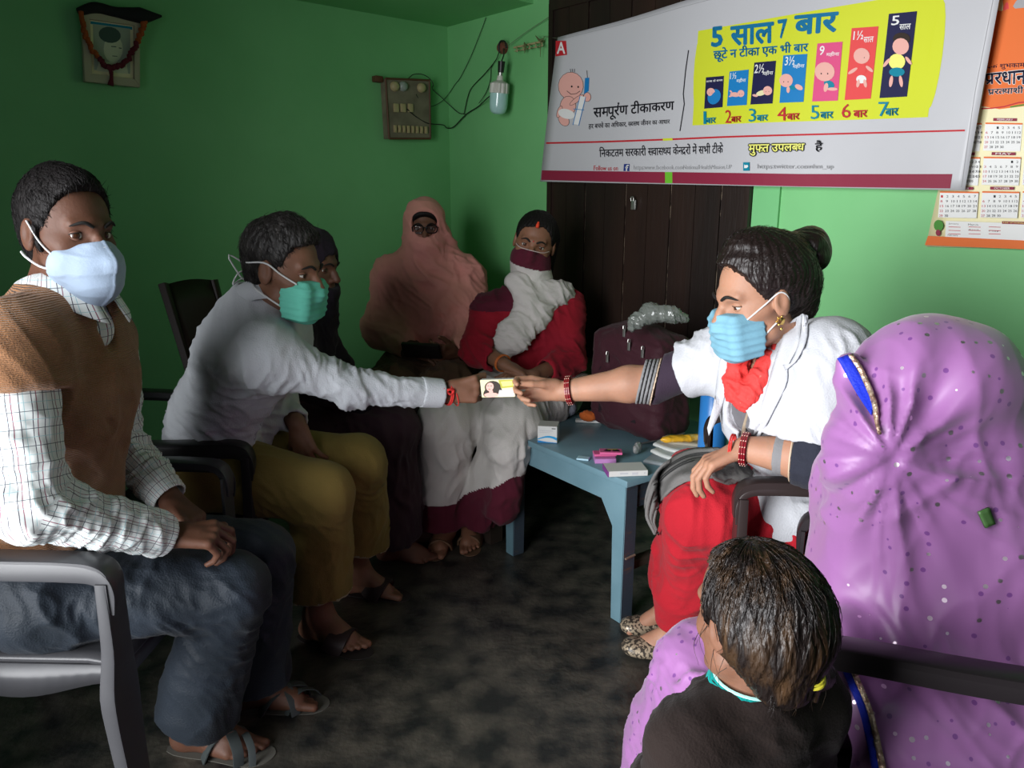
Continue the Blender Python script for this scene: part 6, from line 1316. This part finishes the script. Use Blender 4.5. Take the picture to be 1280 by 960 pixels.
    dR_ = nrm(eR - J['shR']); sd.cut(eR + dR_ * .012 + Zv * -.0, dR_ + Zv * .15, c=eR + dR_ * .06, rad=.13, k=.003); dL_ = nrm(eL - J['shL']); sd.cut(eL + dL_ * .012, dL_, c=eL + dL_ * .07, rad=.105, k=.003)
    sd.cone(eR - dR_ * .03, eR + dR_ * .1, .056, .060, k=.003, op='s'); sd.cone(eL - dL_ * .03, eL + dL_ * .1, .058, .062, k=.003, op='s'); sd.cut(J['hipL'] + [-.15, 0, -.072], [-.15, -.0, -1], c=J['hipL'], rad=.4, k=.004)
    co = solid('coat', sd, .0055, mc, e, disp=lambda V: wave(V, dR_ + Zv * .6, .045, .008, 51, J['shR'] + dR_ * .05, .11, sharp=.8) + wave(V, [.8, -.2, .6], .07, .008, 52, J['shL'] + [-.03, -.02, -.1], .14, sharp=.75) + wave(V, [.9, .2, .25], .10, .005, 53))
    bv = bvh(co)
    lay('lapel', bv, [[(985, 405), (972, 440), (960, 480), (948, 520), (937, 564)], [(1003, 392), (998, 430), (985, 458), (980, 487), (938, 567)]], .003, mc, e, off=.007, nu=20, nv=6)
    lay('lapel_notch', bv, [[(1003, 392), (1001, 420), (990, 452), (979, 456)], [(1010, 395), (1008, 425), (996, 450), (982, 463)]], .003, mc, e, off=.009, nu=12, nv=4)
    lay('lapel', bv, [[(903, 437), (898, 460), (893, 500), (884, 535)], [(912, 437), (909, 470), (902, 510), (886, 545)]], .003, mc, e, off=.005, nu=14, nv=4)
    # inner dark sleeves with striped cuffs
    mi, ms = fabric('plum_black_sleeve', (.032, .020, .034)), fabric('grey_stripe_cuff', (.20, .20, .205)); mb2 = fabric('navy_black_sleeve', (.022, .024, .036)); mgd = mat('gold_piping', (.55, .42, .30), rough=.5); mblk = mat('stripe_black', (.02, .02, .02), rough=.8)
    a, b = J['shR'], J['elR'] + (J['elR'] - J['shR']) * .0; d = nrm(b - a); fd = nrm(J['wrR'] - J['elR']); end = J['elR'] + fd * .03
    sd = Sdf(); sd.cone(a + d * .06, b, .058, .054, k=.02); sd.cone(b, b + fd * .06, .054, .052, k=.02); sd.cut(J['elR'] - fd * .012, fd + Zv * .35, c=J['elR'] + fd * .06, rad=.14, k=.002); solid('inner_sleeve', sd, .005, mi, e, disp=FN(w_(d, .06, .004, 3)))
    nn = nrm(fd + Zv * .35)
    for k, m_ in enumerate((mgd, ms, mblk, ms, mblk, ms, mblk, ms)):
        w0 = .0045 if m_ is mgd else (.008 if m_ is ms else .0022)
        off = -.010 + sum((.0045 if q is mgd else (.008 if q is ms else .0022)) for q in (mgd, ms, mblk, ms, mblk, ms, mblk, ms)[:k]); sd = Sdf(); r_ = .0575 if m_ is mgd else .0545
        sd.cone(J['elR'] - fd * .10, J['elR'], r_, r_, k=0); sd.cone(J['elR'], J['elR'] + fd * .12, r_, r_ * .98, k=.02); sd.cut(J['elR'] + fd * off, -nn, k=.0); sd.cut(J['elR'] + fd * (off + w0), nn, k=.0); solid('cuff_band', sd, .0035, m_, e)
    a, b = J['shL'], J['elL']; d = nrm(b - a); fd2 = nrm(J['wrL'] - J['elL']); sd = Sdf(); sd.cone(a + d * .1, b + d * .0, .060, .060, k=.02); sd.cone(b, b + fd2 * .05, .060, .056, k=.03); sd.cut(b + fd2 * .045, fd2, c=b + fd2 * .1, rad=.12, k=.002); solid('inner_sleeve', sd, .005, mb2, e, disp=FN(w_(d, .05, .005, 6), w_([1, 0, .4], .06, .004, 9)))
    sd = Sdf(); sd.cone(b, b + fd2 * .10, .048, .044, k=0); sd.cut(b + fd2 * .04, -fd2, k=0); sd.cut(b + fd2 * .085, fd2, k=0); solid('cuff_band', sd, .004, ms, e); bangle('gold_piping', b + fd2 * .047, fd2, .0555, 1, mgd, e, rt=.002)
    # red neck scarf falling inside the coat
    kb = bvh(ku); msr = mat('coral_red_scarf', (.70, .045, .040), rough=.8, col2=(.80, .22, .16), scale=70, contrast=(.68, .72), bump=.3, bscale=200)
    C = [P(0, -.02, -.085)]
    sd = Sdf(); bv2 = bvh(ku, bd)
    def hit(u, v, off=.01):
        dd = nrm(ray(u, v)); h = bv2.ray_cast(Vector(CAM), Vector(dd)); return CAM + dd * ((h[3] if h[0] is not None else 1.7) - off)
    pts = [hit(930, 425, .0), hit(925, 450), hit(921, 475), hit(924, 492), hit(936, 500)]; sd.chain(pts, [.020, .024, .028, .026, .018], k=.02)
    pts = [hit(968, 436, .0), hit(960, 455), hit(950, 475), hit(941, 492), hit(934, 501)]; sd.chain(pts, [.014, .019, .022, .022, .02], k=.02); sd.cone(hit(922, 485), hit(940, 488), .022, .02, k=.02)
    solid('red_scarf', sd, .0035, msr, e, disp=FN(w_([1, .3, .25], .022, .004, 3, sharp=.7), w_([.3, 0, 1], .05, .003, 5)))
    tube('black_cord', [hit(948, 432, .006), hit(946, 450, .008), hit(943, 468, .006), hit(938, 480, .004)], .003, mblk, e, n=10, seg=6)
    tube('kurta_placket', [hit(936, 515, .004), hit(930, 535, .004), hit(928, 552, .004)], 1, mat('tan_placket', (.35, .28, .2)), e, n=8, flat=(.004, .002), side=[1, 0, 0])
    # grey striped dupatta over the far knee
    pbv = bvh(pt); mst = mat('grey_striped_scarf', (.135, .13, .125), rough=.9, bump=.4, bscale=200)
    G1 = lay('dupatta', pbv, [[(905, 560), (862, 562), (830, 580), (812, 605), (806, 640), (818, 668)], [(930, 600), (880, 598), (850, 606), (830, 622), (818, 650), (824, 668)]], .006, mst, e, off=.014, nu=30, nv=14, fold=lambda a, b: .006 * math.sin(b * 16 + a * 5))
    for k, fr_ in enumerate((.14, .20, .30, .36)):
        r0 = [(905, 560), (862, 562), (830, 580), (812, 605), (806, 640), (818, 668)]; r1 = [(930, 600), (880, 598), (850, 606), (830, 622), (818, 650), (824, 668)]; f_ = lambda t: [(a[0] + (b[0] - a[0]) * t, a[1] + (b[1] - a[1]) * t) for a, b in zip(r0, r1)]
        lay('stripe', pbv, [f_(fr_), f_(fr_ + .03)], .0015, mblk, G1, off=.0245, nu=30, nv=3, fold=lambda a, b: .006 * math.sin((fr_ + .03 * b) * 16 + a * 5))
    tb = hit(905, 575); 
    sd = Sdf(); sd.ell(W(915, 590, 1.73), (.055, .045, .018), k=.02); sd.cone(W(908, 594, 1.74), W(885, 592, 1.80), .016, .012, k=.03); solid('dupatta_fold', sd, .005, mst, e, disp=FN(w_([1, .2, .5], .03, .006, 3)))
    # bangles
    mred = mat('red_bangle', (.22, .008, .015), rough=.3, spec=.6); mbd = mat('bangle_beads', (.8, .5, .4), rough=.3); d = nrm(J['wrR'] - J['elR']); bangle('bangle', J['wrR'] - d * .020, d, .037, 3, mred, e, rt=.0024, bead=mbd)
    d2 = nrm(J['wrL'] - J['elL']); bangle('bangle', J['wrL'] - d2 * .002, d2, .036, 3, mred, e, rt=.0024, bead=mbd); bangle('wrist_thread', J['wrL'] + d2 * .026, d2, .029, 2, mat('red_thread', (.6, .03, .025)), e, rt=.002)
    msh = mat('sequin_shoe', (.42, .34, .24), rough=.35, col2=(.06, .05, .04), scale=120, contrast=(.48, .52), metal=.3)
    for q, dd in (('L', dL), ('R', dR)):
        g, d_, l_ = feet_frame(J['an' + q], dd, .9, q == 'R'); sd = Sdf(); sd.cone(g + d_ * .06 + Zv * .020, g + d_ * .13 + Zv * .018, .040, .036, k=.02, flat=(Zv, 1.5)); sd.cone(g - d_ * .05 + Zv * .012, g + d_ * .10 + Zv * .010, .034, .038, k=.02, flat=(Zv, 2.4)); sd.ell(g + d_ * .03 + Zv * .06, (.05, .034, .05), frame(d_)[[1, 0, 2]], k=.004, op='s')
        solid('shoe', sd, .0045, msh, e)
    return J, co, pt
JC, coat_o, pants_o = woman_coat()
armchair((.80, 1.865), 173, mat('brown_plastic', (.030, .021, .020), rough=.36, spec=.45), 'dark brown plastic armchair under the woman in the white coat', sw=.47, seat_z=.42, arm_z=.69, wide=.045, edge=.008)

# the small printed box between the two hands
cb = (W(601, 486, 1.985) + W(643, 485, 1.955)) / 2
xb = nrm(W(643, 485, 1.955) - W(601, 486, 1.985)); yb = nrm(np.cross(Zv, xb)); zb_ = np.cross(xb, yb)
hw = np.linalg.norm(W(643, 485, 1.955) - W(601, 486, 1.985)) / 2; hz = np.linalg.norm(W(622, 475, 1.97) - W(622, 497, 1.97)) / 2
ce = empty('printed_box', cb, "small flat box printed with a dark-haired woman's face passed between two hands", 'box')
box('carton', cb + yb * .009, (hw, .009, hz), M_card, ce, ax=(xb, yb, zb_), bev=.001, seg=1)
def fn_(x, y, off=0): return cb - yb * off + xb * (x - .5) * 2 * hw + zb_ * (.5 - y) * 2 * hz
P_ = Print(fn_, base=.0004); P_.poly('cream', [(.01, .01), (.99, .01), (.99, .99), (.01, .99)]); P_.poly('olive', [(.55, .02), (.98, .02), (.98, .45), (.6, .5)]); P_.poly('lemon', [(.62, .12), (.95, .10), (.95, .35), (.66, .4)])
P_.ell('hair', .36, .42, .24, .36, .1); P_.ell('hair', .20, .7, .12, .28, .3); P_.ell('hair', .52, .6, .12, .34, -.2); P_.ell('flesh', .28, .40, .115, .24, .1); P_.ell('flesh', .30, .86, .22, .13); P_.ell('flesh', .30, .68, .06, .12)
P_.line('hair', [(.21, .34), (.26, .33)], .03); P_.line('hair', [(.30, .34), (.35, .35)], .03); P_.line('coral', [(.23, .53), (.29, .54)], .035); P_.poly('white', [(.55, .6), (.97, .6), (.97, .95), (.5, .95)]); P_.done(ce)

# ================================================================ woman under the lilac veil (front right)
def woman_veil():
    e = empty('person', (.72, 1.27, 0), 'woman fully covered by a shiny lilac veil with blue and gold border', 'person')
    J = dict(fwd=az(172), pelvis=np.array([.76, 1.27, .52]), waist=np.array([.76, 1.27, .66]), chest=np.array([.75, 1.27, .82]), neck=np.array([.72, 1.27, .93]), hipR=np.array([.74, 1.36, .5]), hipL=np.array([.74, 1.19, .5]), shR=np.array([.76, 1.40, .88]), shL=np.array([.76, 1.19, .88]),
             elR=np.array([.70, 1.42, .66]), wrR=np.array([.55, 1.36, .58]), elL=np.array([.72, 1.19, .66]), wrL=np.array([.56, 1.24, .56]), knR=np.array([.37, 1.30, .42]), knL=np.array([.38, 1.17, .42]), anR=np.array([.36, 1.42, .08]), anL=np.array([.37, 1.28, .08]))
    H_ = Head(W(1142, 490, 1.27), az(168, -12), k=.96); P = H_.p
    body(J, H_, .009, [], S_mid, e, torso=.9, hands=dict(R=dict(d=[-.9, -.2, -.2], n=[0, 0, -1]), L=dict(d=[-.9, .2, -.2], n=[0, 0, -1])), feetdir=dict(R=az(180), L=az(180)), kf=.004)
    eyes(H_, e, S_mid)
    m, nt, p = newmat('lilac_satin'); L = nt.links.new; tc = nd(nt, 'ShaderNodeTexCoord'); vo = nd(nt, 'ShaderNodeTexVoronoi', Scale=44.0); vo.inputs['Randomness'].default_value = .55; L(tc.outputs['Object'], vo.inputs['Vector'])
    r = nd(nt, 'ShaderNodeMath', operation='LESS_THAN'); r.inputs[1].default_value = .18; L(vo.outputs['Distance'], r.inputs[0]); sp = nd(nt, 'ShaderNodeSeparateColor'); L(vo.outputs['Color'], sp.inputs[0]); g = nd(nt, 'ShaderNodeMath', operation='GREATER_THAN'); g.inputs[1].default_value = .55; L(sp.outputs[0], g.inputs[0])
    n = nd(nt, 'ShaderNodeTexNoise', Scale=4.0); L(tc.outputs['Object'], n.inputs['Vector']); cr = nd(nt, 'ShaderNodeValToRGB'); cr.color_ramp.elements[0].color = (.26, .095, .29, 1); cr.color_ramp.elements[1].color = (.38, .17, .39, 1); L(n.outputs['Fac'], cr.inputs[0])
    dk = nd(nt, 'ShaderNodeMix'); dk.data_type = 'RGBA'; L(g.outputs[0], dk.inputs[0]); dk.inputs[6].default_value = (.17, .05, .23, 1); dk.inputs[7].default_value = (.80, .66, .78, 1)
    mx = nd(nt, 'ShaderNodeMix'); mx.data_type = 'RGBA'; L(r.outputs[0], mx.inputs[0]); L(cr.outputs[0], mx.inputs[6]); L(dk.outputs[2], mx.inputs[7]); L(mx.outputs[2], p.inputs['Base Color']); p.inputs['Roughness'].default_value = .42; p.inputs['Sheen Weight'].default_value = .25
    mu = nd(nt, 'ShaderNodeMath', operation='MULTIPLY'); L(r.outputs[0], mu.inputs[0]); L(g.outputs[0], mu.inputs[1]); L(mu.outputs[0], p.inputs['Metallic']); ms = m
    pin = W(1116, 574, 1.135)
    sd = Sdf(); sd.ell(P(.0, -.022, .012), (.108, .130, .112), H_.R, k=.03); sd.cone(W(1060, 452, 1.25), W(1090, 512, 1.22), .016, .02, k=.02); sd.cone(W(1075, 480, 1.25), P(-.03, .03, .02), .02, .05, k=.04); sd.cone(P(0, -.045, -.02), W(1180, 600, 1.30), .10, .125, k=.07); sd.cone(P(0, .04, -.05), pin + [-.0, .07, .0], .075, .065, k=.06); sd.cone(P(.02, -.07, -.03), W(1212, 610, 1.32), .075, .10, k=.08)
    sd.cone(pin + [0, .06, 0], J['chest'] + [-.03, -.02, -.02], .055, .13, k=.08); sd.cone(W(1190, 610, 1.30), W(1215, 720, 1.33), .15, .19, k=.08); sd.cone(J['chest'] + [0, 0, -.04], J['waist'] + [0, 0, -.02], .155, .185, k=.08)
    sd.cone(W(1085, 500, 1.33), W(1062, 600, 1.38), .030, .050, k=.05); sd.cone(W(1062, 600, 1.38), W(1068, 720, 1.36), .050, .085, k=.06)      # front edge hanging from the brow
    sd.cone(W(1130, 660, 1.26), W(1085, 800, 1.28), .10, .10, k=.07); sd.cone(J['waist'] + [.05, 0, 0], J['pelvis'] + [.03, 0, 0], .19, .20, k=.07); sd.cone(W(1240, 700, 1.22), W(1260, 800, 1.22), .10, .10, k=.08)
    sd.cone(W(1110, 790, 1.24), W(1110, 1150, 1.26), .085, .09, k=.06); sd.cone(W(1180, 790, 1.22), W(1200, 1100, 1.26), .11, .12, k=.08)
    sd.chain([W(1060, 800, 1.14), W(1082, 880, 1.05), W(1104, 1000, .965), W(1110, 1150, .94)], [.045, .03, .03, .03], k=.05)
    for u_ in (1135, 1185, 1235, 1290): sd.chain([W(u_ - 5, 820, 1.14), W(u_, 900, 1.04), W(u_ + 5, 1000, .965), W(u_ + 5, 1150, .94)], [.07, .045, .036, .04], k=.05)
    sd.ell(P(0, .118, -.008), (.052, .07, .066), H_.R, k=.01, op='s')
    vdir = nrm(CAM - pin)
    ve = solid('veil', sd, .0056, ms, e, disp=lambda V: rayfold(V, pin, vdir, 11, .019, 3, .09, .24) + .002 + wave(V, [.95, .2, -.25], .13, .014, 61, W(1160, 780, 1.2), .34, sharp=.6) + wave(V, [1, .3, .1], .14, .005, 64) - .020 * np.exp(-((V - pin) ** 2).sum(1) / .018 ** 2))
    # lap and skirt falling to the floor beside the child
    sd = Sdf(); sd.cone(J['hipL'], J['knL'], .13, .075, k=.06); sd.cone(J['hipR'], J['knR'], .13, .075, k=.06); sd.cone(J['knR'], W(842, 905, 1.40), .075, .075, k=.06); sd.cone(W(842, 905, 1.40), W(806, 1000, 1.44), .075, .075, k=.06); sd.cone(J['knL'], J['anL'], .075, .11, k=.06); sd.cone(J['knR'], J['anR'], .075, .10, k=.06); sd.cut([0, 0, .01], -Zv, c=[.3, 1.5, 0], rad=.5)
    sk = solid('skirt', sd, .007, ms, e, disp=FN(w_([.9, .4, .2], .06, .010, 3), w_([.5, .2, 1], .08, .006, 5)))
    bv = bvh(ve); mb = fabric('royal_blue_border', (.012, .03, .48), rough=.5); mg = mat('gold_lace', (.60, .47, .34), rough=.35, metal=.5, col2=(.35, .22, .16), scale=90, contrast=(.45, .55), bump=1.0, bscale=120)
    lay('blue_border', bv, [[(1047, 448), (1062, 476), (1075, 498), (1089, 519)], [(1061, 443), (1073, 464), (1084, 486), (1093, 507)]], .003, mb, e, off=.006, nu=16, nv=4)
    lay('gold_lace_edge', bv, [[(1060, 444), (1073, 464), (1090, 503), (1093, 527), (1098, 543)], [(1066, 443), (1080, 463), (1096, 502), (1098, 526), (1102, 542)]], .004, mg, e, off=.008, nu=26, nv=3, fold=lambda a, b: .002 * math.sin(a * 60))
    lay('blue_border', bv, [[(1042, 812), (1058, 850), (1076, 895), (1090, 962)], [(1049, 806), (1067, 846), (1086, 893), (1100, 962)]], .003, mb, e, off=.006, nu=20, nv=4)
    lay('gold_lace_edge', bv, [[(1048, 806), (1066, 846), (1085, 893), (1099, 962)], [(1055, 806), (1073, 845), (1092, 892), (1108, 962)]], .004, mg, e, off=.008, nu=40, nv=3, fold=lambda a, b: .002 * math.sin(a * 90))
    lay('green_ornament', bv, [[(1222, 640), (1232, 660)], [(1236, 634), (1244, 655)]], .004, mat('green_ornament', (.06, .14, .04), rough=.4), e, off=.006, nu=6, nv=4)
    return ve
woman_veil()
armchair((.775, 1.20), 159, mat('black_brown_plastic', (.022, .018, .020), rough=.35, spec=.45), 'black brown plastic armchair under the woman in the lilac veil', sw=.45, seat_z=.42, arm_z=.655, wide=.046, edge=.012)

# ================================================================ toddler seen from behind
def toddler():
    e = empty('person', (.32, .87, 0), 'toddler with short dark hair and brown sweater seen from behind', 'person')
    K = .83; H_ = Head(W(940, 769, .875), az(117, -6), k=K); P = H_.p; b = np.array([.295, .87, 0])
    f = az(115); l = np.array([-f[1], f[0], 0])
    J = dict(fwd=f, pelvis=b + Zv * .40, waist=b + Zv * .47, chest=b + Zv * .58, neck=W(940, 866, .87), hipR=b - l * .05 + Zv * .38, hipL=b + l * .05 + Zv * .38, knR=b - l * .055 + Zv * .21 + f * .01, knL=b + l * .055 + Zv * .21 + f * .01, anR=b - l * .06 + Zv * .055, anL=b + l * .06 + Zv * .055)
    nk = J['neck']; J['shR'] = nk - l * .095 - Zv * .045; J['shL'] = nk + l * .095 - Zv * .045; J['elR'] = J['shR'] - l * .025 - Zv * .13 + f * .01; J['elL'] = J['shL'] + l * .02 - Zv * .13 + f * .03; J['wrR'] = J['elR'] + f * .06 - Zv * .09; J['wrL'] = J['elL'] + f * .10 - l * .06 - Zv * .03; J['chest'] = nk - Zv * .12; J['waist'] = nk - Zv * .22
    sk = S_mid; body(J, H_, .005, [], sk, e, torso=.52, hands=dict(R=dict(d=-Zv + f * .3, n=l, s=.55), L=dict(d=f * .7 - l * .7 - Zv * .3, n=-Zv, s=.55)), feetdir=dict(R=f, L=f), fs=.55, neckr=.036, kf=.003); eyes(H_, e, sk, brow=False)
    m = mat('toddler_hair', (.010, .006, .005), rough=.42, col2=(.07, .036, .015), scale=14, stretch=(4, 4, .6), contrast=(.45, .8), bump=1.0, bscale=45, spec=.55)
    sd = Sdf(); k = K; sd.ell(P(0, -.018, .030), np.array([.088, .108, .094]) * k, H_.R); sd.cone(P(0, -.055, -.01), P(0, -.060, -.066), .074 * k, .052 * k, k=.04); sd.cone(P(.06, -.05, -.04), P(.085, -.055, -.105), .035 * k, .018 * k, k=.03)
    sd.cut(P(0, .066, .070), nrm(H_.R[1] * .85 - H_.R[2] * .5), k=.006); sd.cut(P(0, .010, -.03), nrm(H_.R[1] - H_.R[2] * .15), c=P(0, .03, -.03), rad=.08, k=.004)
    for s in (-1, 1): sd.ell(P(s * .090, -.004, -.012), np.array([.022, .020, .030]) * k, H_.R, k=.004, op='s')
    ho = solid('hair', sd, .003, m, e, disp=lambda V: strands(V, H_, .0010, 75, 2) + wave(V, H_.R[0], .02, .0022, 5, aniso=7))
    crown = P(-.01, -.03, .118); sc = P(-.045, .02, .10)
    # hair strands combed from the crown, and loose wisps
    rs = np.random.RandomState(3); parts = []; bvx = bvh(ho)
    def onh(dirv, off): h = bvx.ray_cast(Vector(H_.c + dirv * .3), Vector(-dirv)); return (np.array(h[0]) + dirv * off) if h[0] is not None else H_.c + dirv * .1
    for i in range(420):
        a = rs.uniform(0, 2 * math.pi); e0 = rs.uniform(.1, .9); L_ = rs.uniform(.35, .8); pts = []
        for t in np.linspace(0, 1, 7):
            el = math.pi / 2 - (e0 + t * L_) * 1.05; aa = a + .25 * t * math.sin(i) ; dd = H_.R[0] * math.cos(aa) * math.cos(el) + H_.R[1] * math.sin(aa) * math.cos(el) + H_.R[2] * math.sin(el)
            if dd @ H_.R[1] > .45 and el < .7: break
            pts.append(onh(dd, .0012 + .002 * abs(math.sin(i * 1.7)) * t))
        if len(pts) > 3: parts.append(tubev(np.array(pts), np.linspace(.0007, .0003, len(pts)), 4))
    for i in range(12):
        s = -1 if i % 3 else 1; p0 = P(s * .074, rs.uniform(-.03, .045), rs.uniform(-.06, .03)); q = p0 - H_.R[2] * rs.uniform(.02, .05) + H_.R[0] * s * rs.uniform(.004, .02); parts.append(tubev(spline([p0, (p0 + q) / 2 + H_.R[1] * rs.uniform(-.012, .012), q + H_.R[1] * rs.uniform(-.015, .015)], 7), np.linspace(.0005, .0002, 7), 4))
    for i in range(40):
        p0 = P(rs.uniform(-.05, .07), -.075, rs.uniform(-.07, -.05)); q = p0 - H_.R[2] * rs.uniform(.03, .06) + H_.R[0] * rs.uniform(-.02, .03); parts.append(tubev(spline([p0, (p0 + q) / 2 - H_.R[1] * .008, q], 6), np.linspace(.0006, .0002, 6), 4))
    V, Fq = join(*parts); o = mk('hair_strands', V, Fq, m, e); o['kind'] = 'stuff'
    yb_ = W(1016, 848, .80); bangle('yellow_hair_band', yb_, nrm([.3, .2, -1]), .012, 2, mat('yellow_band', (.75, .68, .05), rough=.6), e, rt=.003)
    sd = Sdf(); sd.cone(P(.075, -.06, -.09), yb_, .022, .011, k=.02); sd.cone(yb_, yb_ - Zv * .03 + [.006, 0, 0], .009, .004, k=.01); solid('pigtail', sd, .003, m, e, disp=FN(w_([1, 0, 0], .01, .002, 1)))
    msw = fabric('dark_brown_fleece', (.018, .011, .009), (.013, .008, .007)); sd = Sdf(); sd.cone(nk - Zv * .045, J['waist'], .082, .10, k=.05, flat=(f, 1.1)); sd.cone(J['waist'], J['pelvis'] - Zv * .0, .10, .105, k=.04); sd.cone(J['shR'], J['shL'], .048, .048, k=.05); sd.cone(nk - Zv * .03, J['shR'], .045, .045, k=.04); sd.cone(nk - Zv * .03, J['shL'], .045, .045, k=.04)
    for q in 'RL': sd.cone(J['sh' + q], J['el' + q], .046, .042, k=.04); sd.cone(J['el' + q], J['wr' + q], .040, .032, k=.03)
    sd.cone(nk - Zv * .02, nk + Zv * .08, .040, .055, k=.004, op='s'); solid('sweater', sd, .005, msw, e, disp=FN(w_([.3, .2, 1], .05, .005, 4), w_([1, .2, .4], .06, .004, 7)))
    Rr = frame(f); G = []
    for i in range(33):
        a = 2 * math.pi * i / 32; d = Rr[1] * math.cos(a) + Rr[0] * math.sin(a); c = nk + Zv * .018; G.append([c + d * .062 - Zv * .030, c + d * .058 - Zv * .006, c + d * .050 + Zv * .008, c + d * .042 - Zv * .002])
    co = sheet('teal_collar', G, .003, fabric('teal_collar', (.0, .30, .28)), e); tube('collar_edge', [g[2] for g in G], .0022, mat('pale_teal_edge', (.35, .62, .58)), co, seg=6)
    mp = fabric('dark_leggings', (.03, .03, .035)); sd = Sdf()
    for q in 'RL': sd.cone(J['hip' + q], J['kn' + q], .065, .048, k=.03); sd.cone(J['kn' + q], J['an' + q], .048, .036, k=.02)
    solid('leggings', sd, .006, mp, e)
toddler()
